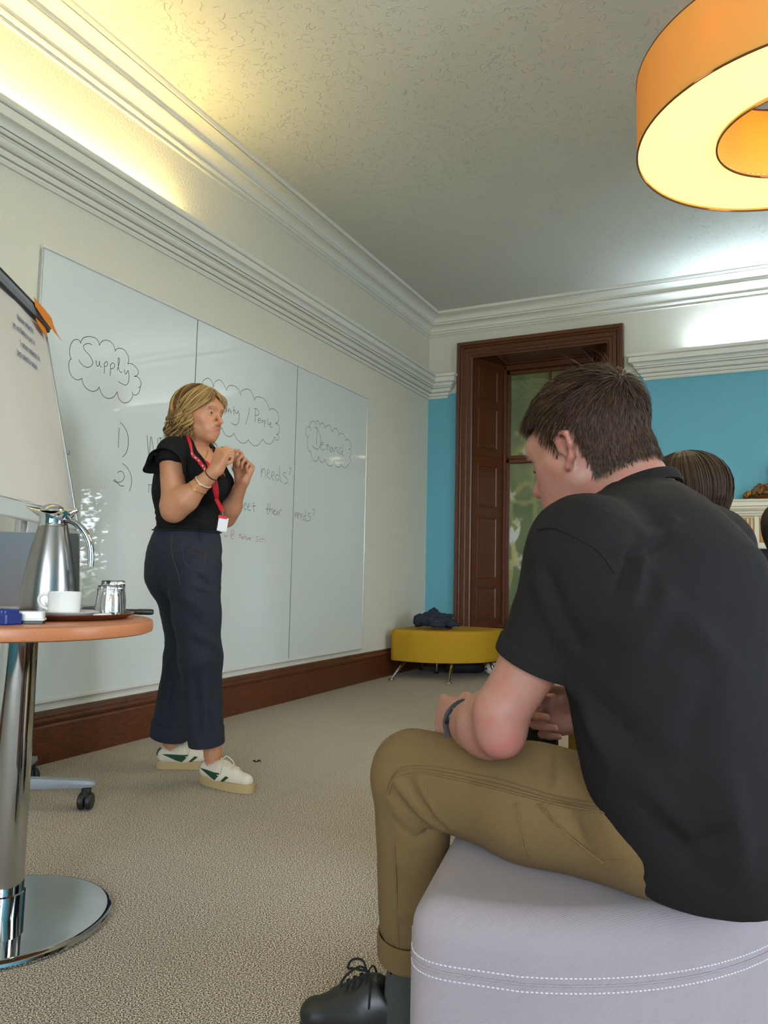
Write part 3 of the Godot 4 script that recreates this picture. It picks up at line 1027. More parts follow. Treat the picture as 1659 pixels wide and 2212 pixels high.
func whiteboard() -> void:
	var o := thing("whiteboard", "long three-panel whiteboard with handwritten clouds fixed along the left wall", "whiteboard")
	var z := [4.600, 3.527, 2.444, 1.362]
	for i in 3:
		var a: float = z[i]
		var b: float = z[i + 1]
		part("board_panel", MB.new().box(Vector3(0.012, 1.327, (a + b) / 2), Vector3(0.016, 2.075, a - b - 0.003), 0.0012).commit(), M.board_white, o)
		if i:
			part("seam_strip", MB.new().box(Vector3(0.0112, 1.327, a), Vector3(0.0176, 2.075, 0.0062)).commit(), M.board_seam, o)
	part("top_strip", MB.new().box(Vector3(0.016, 2.372, 2.981), Vector3(0.026, 0.018, 3.25), 0.003).commit(), M.white_plastic, o)
	part("bottom_strip", MB.new().box(Vector3(0.016, 0.284, 2.981), Vector3(0.026, 0.018, 3.25), 0.003).commit(), M.white_plastic, o)
	part("edge_strip", MB.new().box(Vector3(0.013, 1.327, 4.604), Vector3(0.02, 2.07, 0.006), 0.002).commit(), M.alloy, o)
	part("edge_strip", MB.new().box(Vector3(0.013, 1.327, 1.358), Vector3(0.02, 2.07, 0.006), 0.002).commit(), M.alloy, o)
	board_writing(o)


func flipchart() -> void:
	var o := thing("flipchart_easel", "flipchart easel on castors with written paper at the left edge before the whiteboard", "flipchart", Vector3(0.40, 0, 4.98))
	var P := Vector3(0.263, 1.915, 4.763) - o.position
	var u := Vector3(0.547, 0, 0.837)
	var n0 := Vector3(0.837, 0, -0.547)
	var t := deg_to_rad(12)
	var v := Vector3(0, cos(t), 0) - n0 * sin(t)
	var n := u.cross(v)
	if n.dot(n0) < 0:
		n = -n
	var B := Basis(u, v, n)
	var at := func(a: float, b: float, c: float) -> Vector3: return P + u * a - v * b + n * c
	part("board", MB.new().box(at.call(0.48, 0.44, -0.012), Vector3(0.96, 0.88, 0.018), 0.004, B).commit(), M.board_white, o)
	for a in [0.0, 0.96]:
		part("side_rail", MB.new().tube([at.call(a, -0.01, -0.008), at.call(a, 0.885, -0.008)], 0.009, 8).commit(), M.alloy, o)
	part("clamp_bar", MB.new().box(at.call(0.48, -0.005, 0.012), Vector3(0.99, 0.055, 0.03), 0.012, B).commit(), M.grey_plastic, o)
	part("clamp_slot", MB.new().box(at.call(0.48, 0.027, 0.008), Vector3(0.96, 0.014, 0.014), 0.003, B).commit(), M.black_plastic, o)
	part("clamp_ridge", MB.new().box(at.call(0.48, -0.012, 0.028), Vector3(0.96, 0.008, 0.006), 0.002, B).commit(), M.black_plastic, o)
	part("side_knob", MB.new().lathe([Vector2(0.001, -0.008), Vector2(0.011, -0.008), Vector2(0.012, 0.006), Vector2(0.001, 0.01)], 14, at.call(-0.01, 0.55, 0.0), B).commit(), M.grey_plastic, o)
	part("side_knob", MB.new().lathe([Vector2(0.001, -0.008), Vector2(0.011, -0.008), Vector2(0.012, 0.006), Vector2(0.001, 0.01)], 14, at.call(-0.01, 0.87, 0.0), B).commit(), M.grey_plastic, o)
	# the pad: several sheets, the front one a little wavy
	var rows := []
	for i in 22:
		var r := PackedVector3Array()
		for j in 14:
			var b := 0.02 + 0.80 * i / 21.0
			var a := 0.055 + 0.86 * j / 13.0
			r.append(at.call(a, b, 0.004 + 0.005 * sin(b * 17 + a * 5) * b + 0.0025 * sin(a * 21 + b * 6)))
		rows.append(r)
	part("paper_sheet", MB.new().loft(rows, false, false).commit(60, false), M.paper, o)
	part("paper_pad", MB.new().box(at.call(0.485, 0.42, -0.001), Vector3(0.855, 0.79, 0.004), 0.001, B).commit(), M.paper, o)
	# handwriting in blue pen, four lines near the top right corner
	var face := func(p: Vector2) -> Vector3: return at.call(p.x, p.y, 0.0085)
	var lines := [
		["Nature networks", 0.40, 0.100], ["yes are likely to pay for", 0.47, 0.150], ["1 nature networks do", 0.42, 0.205], ["best suited to nature", 0.47, 0.255]]
	for l in lines:
		var tm := TextMesh.new()
		var f := SystemFont.new()
		f.font_names = PackedStringArray(["Droid Sans"])
		f.font_italic = true
		tm.font = f
		tm.text = l[0]
		tm.font_size = 32
		tm.pixel_size = 0.0010
		tm.depth = 0.0004
		tm.horizontal_alignment = HORIZONTAL_ALIGNMENT_LEFT
		var w := part("pen_line", tm, M.ink_blue, o)
		w.transform = Transform3D(Basis(-u, v + u * 0.15, n * 1.0).orthonormalized() * Basis.from_scale(Vector3(0.72, 1.0, 1.0)), at.call(l[1], l[2], 0.0095))
	# mast and four-armed base on castors
	part("mast", MB.new().tube([Vector3(0, 0.1, 0), at.call(0.48, 0.8, -0.05)], 0.02, 14).commit(), M.alloy, o)
	part("hub", MB.new().lathe([Vector2(0.001, 0.075), Vector2(0.045, 0.075), Vector2(0.05, 0.12), Vector2(0.03, 0.14), Vector2(0.001, 0.14)], 20).commit(), M.grey_plastic, o)
	for k in 4:
		var a := deg_to_rad(-29.0 - 90.0 * k)
		var d := Vector3(cos(a), 0, sin(a))
		var s := d.cross(Vector3.UP)
		var rings := []
		for q in [[0.03, 0.024, 0.075, 0.115], [0.2, 0.023, 0.078, 0.112], [0.33, 0.021, 0.082, 0.108], [0.36, 0.018, 0.084, 0.105], [0.372, 0.008, 0.09, 0.098]]:
			var r := PackedVector3Array()
			for c in [[-1, 0.0], [-0.8, 1.0], [0.8, 1.0], [1, 0.0], [0.8, -1.0], [-0.8, -1.0]]:
				r.append(d * q[0] + s * q[1] * c[0] + Vector3(0, lerpf(q[2], q[3], (c[1] + 1) / 2.0), 0))
			rings.append(r)
		part("base_arm", MB.new().loft(rings).commit(35), M.grey_plastic, o)
		var cb := Basis(Vector3.UP, 0.5 + k)
		for w in [-1, 1]:
			part("castor", MB.new().lathe([Vector2(0.001, -0.011), Vector2(0.026, -0.011), Vector2(0.031, -0.006), Vector2(0.031, 0.006), Vector2(0.026, 0.011), Vector2(0.012, 0.012), Vector2(0.001, 0.010)], 22, d * 0.34 + Vector3(0, 0.031, 0) + cb * Vector3(0.014 * w, 0, 0), cb * Basis(Vector3.BACK, PI / 2)).commit(30), M.black_plastic, o)
		part("castor_fork", MB.new().box(d * 0.34 + Vector3(0, 0.062, 0), Vector3(0.03, 0.045, 0.035), 0.008, cb).commit(), M.black_plastic, o)
	# orange note stuck over the end of the clamp bar
	var note := thing("sticky_note", "folded orange sticky note on the right end of the grey flipchart clamp bar", "note")
	var rn := []
	for q in [[0.235, -0.036, 0.004, 0.0], [0.17, -0.032, 0.034, 0.3], [0.09, -0.030, 0.062, 0.7], [0.015, -0.022, 0.078, 1.0]]:
		var r := PackedVector3Array()
		for k in 6:
			var w := k / 5.0
			r.append(o.position + at.call(q[0] - 0.02 * w * q[3], lerpf(q[1], q[2], w), 0.034 + 0.022 * w * w * q[3]))
		rn.append(r)
	note.add_child(leaf("paper", MB.new().loft(rn, false, false), M.post_it))
	var r2 := []
	for q in [[0.225, 0.042, 0.05], [0.16, 0.042, 0.075], [0.10, 0.046, 0.085]]:
		r2.append(PackedVector3Array([o.position + at.call(q[0], q[1], 0.024), o.position + at.call(q[0] - 0.005, (q[1] + q[2]) / 2, 0.026), o.position + at.call(q[0] - 0.01, q[2], 0.022)]))
	note.add_child(leaf("fold", MB.new().loft(r2, false, false), M.post_it))


func leaf(called: String, mb: MB, m: Material) -> MeshInstance3D:
	var o := MeshInstance3D.new()
	o.name = called
	o.mesh = mb.commit(50, false)
	o.set_surface_override_material(0, m)
	return o


# ------------------------------------------------------------------ table
const TY := 0.762
const RIGHT := Vector3(0.897, 0, -0.442)
const AWAY := Vector3(-0.442, 0, -0.897)


func turned(x: Vector3) -> Basis:
	return Basis(x, Vector3.UP, x.cross(Vector3.UP))


func table_and_things() -> void:
	var C := Vector3(1.2295, 0, 5.56)
	var o := thing("round_table", "small round beech-topped table on a chrome column and disc base at the left", "table", C)
	part("tabletop", MB.new().lathe([Vector2(0.001, 0.728), Vector2(0.322, 0.728), Vector2(0.329, 0.731), Vector2(0.331, 0.737), Vector2(0.331, 0.752), Vector2(0.328, 0.759), Vector2(0.320, 0.762), Vector2(0.001, 0.762)], 96).commit(), M.beech, o)
	part("column", MB.new().lathe([Vector2(0.045, 0.02), Vector2(0.045, 0.728)], 48, Vector3.ZERO, Basis(), true).commit(), M.chrome, o)
	part("collar", MB.new().lathe([Vector2(0.045, 0.021), Vector2(0.049, 0.021), Vector2(0.049, 0.075), Vector2(0.045, 0.078)], 48).commit(), M.chrome, o)
	part("top_plate", MB.new().lathe([Vector2(0.001, 0.716), Vector2(0.11, 0.716), Vector2(0.115, 0.727), Vector2(0.001, 0.7275)], 40).commit(), M.chrome, o)
	part("base_disc", MB.new().lathe([Vector2(0.001, 0.0), Vector2(0.252, 0.0), Vector2(0.258, 0.003), Vector2(0.2605, 0.009), Vector2(0.259, 0.015), Vector2(0.253, 0.0195), Vector2(0.244, 0.021), Vector2(0.15, 0.0225), Vector2(0.001, 0.0235)], 96).commit(30), M.chrome, o)

	# tray
	var tc := at_table(Vector3(1.2816, 0.7548, 5.4638))
	var tr := thing("tray", "round brown wood-grain tray on the beech table under the cup and glass", "tray", tc)
	part("tray_body", MB.new().lathe([Vector2(0.001, 0.0), Vector2(0.152, 0.0), Vector2(0.166, 0.007), Vector2(0.175, 0.013), Vector2(0.176, 0.0155), Vector2(0.172, 0.0155), Vector2(0.160, 0.008), Vector2(0.151, 0.0045), Vector2(0.001, 0.004)], 80).commit(30), M.tray_wood, tr)

	# vacuum jug
	var jc := at_table(Vector3(1.2025, 0.7633, 5.4533))
	var j := thing("vacuum_jug", "brushed steel vacuum jug with chrome spout and curved handle on the table", "jug", jc + Vector3(0, 0.0045, 0))
	var Bj := turned(RIGHT)
	var body := [Vector2(0.001, 0.0), Vector2(0.068, 0.0), Vector2(0.0725, 0.004), Vector2(0.0735, 0.02)]
	for k in 13:
		var s := k / 12.0
		body.append(Vector2(lerpf(0.0735, 0.0385, pow(s, 1.65)), 0.03 + 0.212 * s))
	body.append(Vector2(0.001, 0.243))
	part("body", MB.new().lathe(body, 64).commit(35), M.brushed_steel, j)
	part("neck", MB.new().lathe([Vector2(0.0385, 0.241), Vector2(0.0395, 0.243), Vector2(0.0375, 0.25), Vector2(0.0365, 0.262), Vector2(0.039, 0.276), Vector2(0.001, 0.279)], 56).commit(35), M.chrome, j)
	# open spout: cross-sections that run from the lid out to the lip at the left
	var rings := []
	for k in 9:
		var s := k / 8.0
		var x := lerpf(0.034, -0.074, s)
		var w := lerpf(0.034, 0.012, pow(s, 1.4)) * (0.7 if k == 0 else 1.0)
		var yb := lerpf(0.246, 0.294, pow(s, 1.9))
		var yt := lerpf(0.288, 0.2985, s)
		var r := PackedVector3Array()
		for q in 16:
			var a := TAU * q / 16.0
			var yy := yb + (yt - yb) * (0.5 + 0.5 * sin(a))
			r.append(Bj * Vector3(x, yy, w * cos(a)))
		rings.append(r)
	part("spout", MB.new().loft(rings).commit(40), M.chrome, j)
	var lid := []
	for k in 7:
		var a := PI / 2 * k / 6.0
		lid.append(Vector2(maxf(0.001, 0.034 * cos(a)), 0.284 + 0.022 * sin(a)))
	part("lid", MB.new().lathe(lid, 32, Bj * Vector3(-0.004, 0, 0)).commit(40, false), M.chrome, j)
	part("thumb_lever", MB.new().tube([Bj * Vector3(0.02, 0.284, 0), Bj * Vector3(0.042, 0.279, 0), Bj * Vector3(0.056, 0.287, 0), Bj * Vector3(0.066, 0.29, 0)], [0.011, 0.012, 0.009, 0.005], 12, false, 0.6, Bj.z).commit(), M.chrome, j)
	part("hinge", MB.new().tube([Bj * Vector3(0.04, 0.277, -0.02), Bj * Vector3(0.04, 0.277, 0.02)], 0.008, 12).commit(), M.chrome, j)
	var hp := smooth_path([Bj * Vector3(0.033, 0.262, 0), Bj * Vector3(0.055, 0.257, 0), Bj * Vector3(0.082, 0.236, 0), Bj * Vector3(0.101, 0.205, 0), Bj * Vector3(0.109, 0.17, 0), Bj * Vector3(0.1095, 0.135, 0)], 6)
	part("handle", MB.new().tube(hp, 0.0088, 14).commit(45), M.chrome, j)

	# saucer and cup
	var sc := Vector3(1.3532, 0.7724, 5.5139)
	sc.y = TY + 0.0045
	var sa := thing("saucer", "white china saucer under the coffee cup on the tray", "saucer", sc)
	part("plate", MB.new().lathe([Vector2(0.001, 0.0), Vector2(0.04, 0.0), Vector2(0.042, 0.003), Vector2(0.06, 0.008), Vector2(0.0735, 0.0165), Vector2(0.074, 0.018), Vector2(0.072, 0.0185), Vector2(0.05, 0.008), Vector2(0.001, 0.006)], 64).commit(40), M.china, sa)
	var cp := Vector3(1.3405, 0.7816, 5.521)
	cp.y = TY + 0.0115
	var cup := thing("coffee_cup", "white straight-sided coffee cup with a loop handle on its saucer", "cup", cp)
	var cprof := [Vector2(0.001, 0.0), Vector2(0.033, 0.0), Vector2(0.034, 0.004), Vector2(0.0365, 0.005), Vector2(0.0385, 0.009), Vector2(0.0395, 0.016), Vector2(0.0405, 0.056), Vector2(0.0408, 0.0595), Vector2(0.0395, 0.0605), Vector2(0.038, 0.0595), Vector2(0.037, 0.02), Vector2(0.034, 0.009), Vector2(0.001, 0.007)]
	part("cup_body", MB.new().lathe(cprof, 56).commit(38), M.china, cup)
	var Bc := turned((-RIGHT + AWAY * -0.25).normalized())
	part("handle", MB.new().tube(smooth_path([Bc * Vector3(0.039, 0.052, 0), Bc * Vector3(0.05, 0.054, 0), Bc * Vector3(0.0605, 0.046, 0), Bc * Vector3(0.061, 0.034, 0), Bc * Vector3(0.053, 0.022, 0), Bc * Vector3(0.039, 0.016, 0)], 6), 0.0042, 10).commit(50), M.china, cup)

	# upturned tumblers
	var gi := 0
	for g in [[Vector3(1.3868, 0.7698, 5.4131), "upturned clear glass tumbler on the right side of the tray, nearer of the two"], [Vector3(1.3205, 0.7638, 5.339), "upturned clear glass tumbler half hidden behind the nearer one on the tray"]]:
		var gp: Vector3 = g[0]
		gp.y = TY + 0.0048 + 0.0115 * float(gi == 1)
		var gl := thing("glass_tumbler", g[1], "glass", gp, "upturned tumblers on the tray")
		var outer := [Vector2(0.0365, 0.0), Vector2(0.0375, 0.002), Vector2(0.037, 0.025), Vector2(0.0355, 0.04), Vector2(0.0335, 0.052), Vector2(0.0325, 0.062), Vector2(0.0325, 0.078), Vector2(0.031, 0.083), Vector2(0.026, 0.0855), Vector2(0.001, 0.085), Vector2(0.001, 0.075), Vector2(0.027, 0.075), Vector2(0.030, 0.068), Vector2(0.0305, 0.058), Vector2(0.0325, 0.044), Vector2(0.0348, 0.024), Vector2(0.0352, 0.002), Vector2(0.0365, 0.0)]
		part("tumbler", MB.new().lathe(outer, 48).commit(50), M.glass, gl)
		if gi == 0:
			var pts := []
			for k in 16:
				var a := TAU * k / 16.0
				var th := 0.45
				var p := Vector3(sin(th + 0.12 * cos(a)) * 0.036, 0.047 + 0.006 * sin(a), cos(th + 0.12 * cos(a)) * 0.036)
				pts.append(turned(RIGHT) * p)
			part("emblem", MB.new().tube(pts, 0.0007, 5, true).commit(), M.post_it, gl, "small orange oval emblem on the glass")
		gi += 1
	var su := Vector3(1.4073, 0.7711, 5.4534)
	su.y = TY + 0.0045
	var pk := thing("sugar_sachet", "white paper sugar sachets lying on the tray in front of the glass", "sachet", su)
	for k in 2:
		part("sachet", MB.new().box(Vector3(0.006 * k, 0.004 + 0.006 * k, 0.01 * k), Vector3(0.05, 0.004, 0.026), 0.0018, Basis(Vector3.UP, 0.4 + 0.5 * k) * Basis(Vector3.RIGHT, 0.1)).commit(), M.paper, pk)

	# board eraser, blue eraser, marker pens
	var er := at_table(Vector3(1.3906, 0.7627, 5.668))
	var e := thing("board_eraser", "white whiteboard eraser lying at the near edge of the tray", "eraser", er)
	var Be := turned((RIGHT * 0.96 + AWAY * 0.28).normalized())
	part("felt_pad", MB.new().box(Vector3(0, 0.004, 0), Vector3(0.072, 0.008, 0.04), 0.001, Be).commit(), M.black_plastic, e)
	var rr := []
	for q in [[0.008, 1.03], [0.012, 1.03], [0.0125, 0.96], [0.026, 0.93], [0.029, 0.88]]:
		var hx: float = 0.0375 * q[1]
		var hz: float = 0.0215 * q[1]
		var r := PackedVector3Array()
		for c in [[-1, -0.85], [-0.9, -1], [0.9, -1], [1, -0.85], [1, 0.85], [0.9, 1], [-0.9, 1], [-1, 0.85]]:
			r.append(Be * Vector3(hx * c[0], q[0], hz * c[1]))
		rr.append(r)
	part("eraser_body", MB.new().loft(rr).commit(30), M.white_plastic, e)
	var bb := at_table(Vector3(1.375, 0.7645, 5.7207))
	var be := thing("blue_eraser", "ribbed blue plastic eraser at the left end of the table edge", "eraser", bb)
	var Bb := turned((RIGHT * 0.9 + AWAY * -0.42).normalized())
	part("block", MB.new().box(Vector3(0, 0.013, 0), Vector3(0.07, 0.026, 0.045), 0.003, Bb).commit(), M.blue_plastic, be)
	for k in 5:
		part("rib", MB.new().box(Bb * Vector3(-0.024 + 0.012 * k, 0.029, 0), Vector3(0.008, 0.012, 0.04), 0.003, Bb).commit(), M.blue_plastic, be)
	marker("black_marker", "black whiteboard marker lying at the right of the tray", Vector3(1.3037, 0.7605, 5.2407), (RIGHT * 0.97 + AWAY * 0.2).normalized(), M.black_plastic)
	marker("blue_marker", "white whiteboard marker with a blue cap behind the glass", Vector3(1.1287, 0.7683, 5.2832), (RIGHT * 0.97 - AWAY * 0.2).normalized(), M.blue_plastic)

	# laptop, its lid standing open with the back towards the camera
	var lp := at_table(Vector3(1.0036, 0.7512, 5.3716))
	var l := thing("laptop", "open silver laptop seen from behind, its lid standing behind the jug", "laptop", lp)
	var Bl := turned(RIGHT)
	part("keyboard_base", MB.new().box(Bl * Vector3(0, 0.008, -0.105), Vector3(0.312, 0.015, 0.215), 0.005, Bl).commit(), M.laptop_alloy, l)
	var poly := PackedVector2Array()
	for k in 4:
		for q in 6:
			var a := PI / 2 * k + PI / 2 * q / 5.0
			var s := Vector2(1 if k == 0 or k == 3 else -1, 1 if k < 2 else -1)
			poly.append(Vector2(s.x * 0.148, s.y * 0.103) + Vector2(cos(a), sin(a)) * 0.008)
	var tilt := Basis(Bl.x, deg_to_rad(7)) * Bl * Basis(Vector3.RIGHT, -PI / 2)
	part("lid", MB.new().slab(poly, 0.0, 0.006, 0.002, 0.001, Transform3D(tilt, Bl * Vector3(0, 0.126, 0.0))).commit(30), M.laptop_alloy, l)


func at_table(p: Vector3) -> Vector3:
	return Vector3(p.x, TY, p.z)


func marker(called: String, label: String, p: Vector3, d: Vector3, cap: Material) -> void:
	var o := thing(called, label, "marker", Vector3(p.x, TY + 0.0085, p.z))
	var B := Basis(d.cross(Vector3.UP), d, Vector3.UP)
	part("barrel", MB.new().lathe([Vector2(0.001, -0.065), Vector2(0.007, -0.065), Vector2(0.0082, -0.062), Vector2(0.0082, 0.015), Vector2(0.001, 0.015)], 20, Vector3.ZERO, B).commit(), M.black_plastic if cap == M.black_plastic else M.white_plastic, o)
	part("cap", MB.new().lathe([Vector2(0.001, 0.015), Vector2(0.0088, 0.015), Vector2(0.0088, 0.05), Vector2(0.007, 0.058), Vector2(0.001, 0.059)], 20, Vector3.ZERO, B).commit(), cap, o)


# ------------------------------------------------------------------ seats
# a wedge-shaped upholstered seat with one bowed side: plan polygon, legs under it
func wedge_plan(c: Vector2, R: float, a0: float, a1: float, back: Array, corner := 0.06) -> PackedVector2Array:
	var poly := PackedVector2Array()
	for k in 29:
		if (k > 0 and k < 5) or (k > 23 and k < 28):
			continue
		var a := lerpf(a0, a1, k / 28.0)
		poly.append(c + Vector2(cos(a), sin(a)) * R)
	for b in back:
		poly.append(b)
	return rounded(poly, corner)


func rounded(poly: PackedVector2Array, r: float) -> PackedVector2Array:
	var out := PackedVector2Array()
	var n := poly.size()
	for i in n:
		var e1 := (poly[i] - poly[(i - 1 + n) % n])
		var e2 := (poly[(i + 1) % n] - poly[i])
		if absf(e1.angle_to(e2)) < 0.4:
			out.append(poly[i])
			continue
		var k := minf(r, minf(e1.length(), e2.length()) * 0.45)
		var a := poly[i] - e1.normalized() * k
		var b := poly[i] + e2.normalized() * k
		for s in 11:
			var t := s / 10.0
			out.append(a.lerp(poly[i], t).lerp(poly[i].lerp(b, t), t))
	return out


func splayed_leg(foot: Vector3, top: Vector3, o: Node3D) -> void:
	var lg := part("leg", MB.new().tube([top, foot + Vector3(0, 0.012, 0)], [0.017, 0.0095], 14).commit(), M.chrome, o)
	part("foot", MB.new().lathe([Vector2(0.001, 0.0), Vector2(0.022, 0.0), Vector2(0.024, 0.004), Vector2(0.018, 0.014), Vector2(0.010, 0.02), Vector2(0.001, 0.021)], 18, foot).commit(), M.chrome, lg)


func yellow_corner() -> void:
	var poly := wedge_plan(Vector2(0.26, 0.33), 0.635, 1.88, 0.12, [Vector2(0.87, 0.13), Vector2(0.07, 0.13)])
	var o := thing("yellow_ottoman", "yellow wedge-shaped upholstered seat on chrome legs in the room corner", "ottoman")
	part("cushion", MB.new().slab(poly, 0.148, 0.418, 0.03, 0.006).commit(50), M.seat_yellow, o)
	for f in [[Vector3(0.173, 0, 1.10), Vector3(0.20, 0.16, 0.86)], [Vector3(0.662, 0, 1.018), Vector3(0.60, 0.16, 0.80)], [Vector3(0.322, 0, 0.459), Vector3(0.32, 0.16, 0.45)], [Vector3(0.875, 0, 0.44), Vector3(0.80, 0.16, 0.40)], [Vector3(0.10, 0, 0.3), Vector3(0.14, 0.16, 0.32)]]:
		splayed_leg(f[0], f[1], o)
	# dark sweatshirt thrown on it
	var j := thing("navy_sweatshirt", "crumpled dark navy sweatshirt lying on the yellow seat", "clothing", Vector3(0.36, 0.418, 0.52))
	var fld := Sdf.new()
	var Q := Vector3(0.36, 0.418, 0.52)
	fld.cap(Vector3(0.285, 0.5021, 0.7959) - Q, Vector3(0.4929, 0.4827, 0.7695) - Q, 0.05, 0.036, 0.05)
	fld.cap(Vector3(0.3527, 0.5797, 0.6238) - Q, Vector3(0.2525, 0.4809, 0.7205) - Q, 0.012, 0.05, 0.05)
	fld.cap(Vector3(0.3526, 0.5715, 0.6231) - Q, Vector3(0.4992, 0.4746, 0.5977) - Q, 0.014, 0.045, 0.05)
	fld.cap(Vector3(0.3811, 0.518, 0.4922) - Q, Vector3(0.4604, 0.5283, 0.4539) - Q, 0.03, 0.02, 0.04)
	fld.cap(Vector3(0.3603, 0.4938, 0.713) - Q, Vector3(0.4772, 0.4722, 0.6532) - Q, 0.05, 0.04, 0.05)
	fld.cap(Vector3(0.44, 0.4722, 0.8508) - Q, Vector3(0.5113, 0.466, 0.8149) - Q, 0.03, 0.025, 0.03)
	fld.cap(Vector3(0.5103, 0.4723, 0.704) - Q, Vector3(0.601, 0.4612, 0.6357) - Q, 0.025, 0.014, 0.03)
	fld.cut(Vector3(0, 0.001, 0), Vector3(0, -1, 0), 0.004)
	part("cloth", fld.mesh(0.011, func(p: Vector3, n: Vector3) -> float: return 0.005 * sin(p.x * 70 + p.y * 40) * sin(p.z * 55 - p.y * 60) + 0.004 * sin(p.x * 130 - p.y * 150 + p.z * 40)), M.navy_cloth, j)
	# small green print on the cloth
	part("emblem", MB.new().box(Vector3(0.4919, 0.5004, 0.8948) - Q, Vector3(0.035, 0.006, 0.004), 0.001, turned(RIGHT)).commit(), M.leaf_green, j, "tiny green emblem")
	# bags under the seat
	var b := thing("black_bag", "black bag pushed under the yellow seat", "bag", Vector3(0.53, 0, 0.27))
	var fb := Sdf.new()
	fb.cap(Vector3(-0.12, 0.06, 0.1), Vector3(0.10, 0.06, -0.03), 0.058, 0.05, 0.05)
	fb.cap(Vector3(-0.1, 0.05, 0.0), Vector3(0.1, 0.05, -0.1), 0.06, 0.05, 0.05)
	fb.cut(Vector3(0, 0.002, 0), Vector3(0, -1, 0), 0.01)
	part("bag_body", fb.mesh(0.014), M.bag_black, b)
	var b2 := thing("cream_bag", "cream and black patterned bag beside the black bag under the yellow seat", "bag", Vector3(0.80, 0, 0.20))
	var f2 := Sdf.new()
	f2.cap(Vector3(-0.04, 0.055, 0.03), Vector3(0.07, 0.055, -0.03), 0.055, 0.05, 0.04)
	f2.cut(Vector3(0, 0.002, 0), Vector3(0, -1, 0), 0.01)
	part("bag_body", f2.mesh(0.012), M.paper, b2)
	var sp := MB.new()
	for k in 6:
		var a := 0.9 + k * 0.35
		sp.tube([Vector3(-0.07 + 0.03 * k, 0.05 + 0.012 * (k % 3), 0.085 - 0.012 * k), Vector3(-0.06 + 0.03 * k, 0.062 + 0.012 * (k % 3), 0.087 - 0.012 * k)], 0.009, 6)
	part("pattern_patch", sp.commit(), M.bag_black, b2)
	# bit of dark fluff on the carpet
	var l := thing("fluff", "small dark scrap of fluff on the carpet right of the shoes", "debris", Vector3(0.824, 0, 3.9134))
	var pts := []
	for k in 9:
		pts.append(turned(RIGHT) * Vector3(-0.02 + 0.005 * k, 0.004 + 0.004 * sin(k * 1.3), 0.006 * sin(k * 0.9)))
	part("scrap", MB.new().tube(pts, [0.001, 0.003, 0.004, 0.003, 0.004, 0.004, 0.003, 0.003, 0.001], 6).commit(), M.lint, l)


func white_seat() -> void:
	var c := Vector2(2.457, 5.355)
	var R := 0.568
	var poly := wedge_plan(c, R, 1.492, -0.1, [Vector2(3.0, 5.235), Vector2(2.375, 5.235)], 0.07)
	var o := thing("cream_ottoman", "large cream fabric wedge seat in the foreground under the seated man", "ottoman")
	var top := part("cushion", MB.new().slab(poly, 0.10, 0.44, 0.05, 0.01, Transform3D(), 8).commit(60), M.seat_cream, o)
	# seam with twin stitching that runs round the side
	var n := poly.size()
	var ring := []
	var ring2 := []
	for i in n:
		var e := (poly[(i + 1) % n] - poly[(i - 1 + n) % n]).normalized()
		var out := Vector2(e.y, -e.x)
		if out.dot(poly[i] - Vector2(2.7, 5.4)) < 0:
			out = -out
		ring.append([poly[i], out])
	var groove := []
	for q in ring:
		groove.append(Vector3(q[0].x + q[1].x * 0.0006, 0.355, q[0].y + q[1].y * 0.0006))
	part("seam", MB.new().tube(groove, 0.0016, 6, true).commit(), M.seat_cream, top)
	for dy in [0.0095, -0.0095]:
		var st := MB.new()
		for i in n:
			var a: Vector2 = ring[i][0]
			var b: Vector2 = ring[(i + 1) % n][0]
			var oa: Vector2 = ring[i][1]
			var len := a.distance_to(b)
			var m := maxi(1, int(round(len / 0.0065)))
			for k in m:
				var p := a.lerp(b, (k + 0.2) / m)
				var q := a.lerp(b, (k + 0.8) / m)
				st.tube([Vector3(p.x + oa.x * 0.0006, 0.355 + dy, p.y + oa.y * 0.0006), Vector3(q.x + oa.x * 0.0006, 0.355 + dy, q.y + oa.y * 0.0006)], 0.0011, 5)
		part("stitching", st.commit(), M.thread_cream, top).set_meta("kind", "stuff")
	# upright seam near the left corner, and the welt that follows the left rim of the top
	var sp: Vector2 = ring[1][0] + ring[1][1] * 0.0004
	part("upright_seam", MB.new().tube([Vector3(sp.x, 0.11, sp.y), Vector3(sp.x, 0.386, sp.y)], 0.0014, 6).commit(), M.seat_cream, top)
	for f in [[Vector3(2.5, 0, 5.75), Vector3(2.53, 0.11, 5.7)], [Vector3(2.93, 0, 5.5), Vector3(2.88, 0.11, 5.48)], [Vector3(2.92, 0, 5.32), Vector3(2.88, 0.11, 5.34)], [Vector3(2.47, 0, 5.32), Vector3(2.51, 0.11, 5.34)]]:
		splayed_leg(f[0], f[1], o)

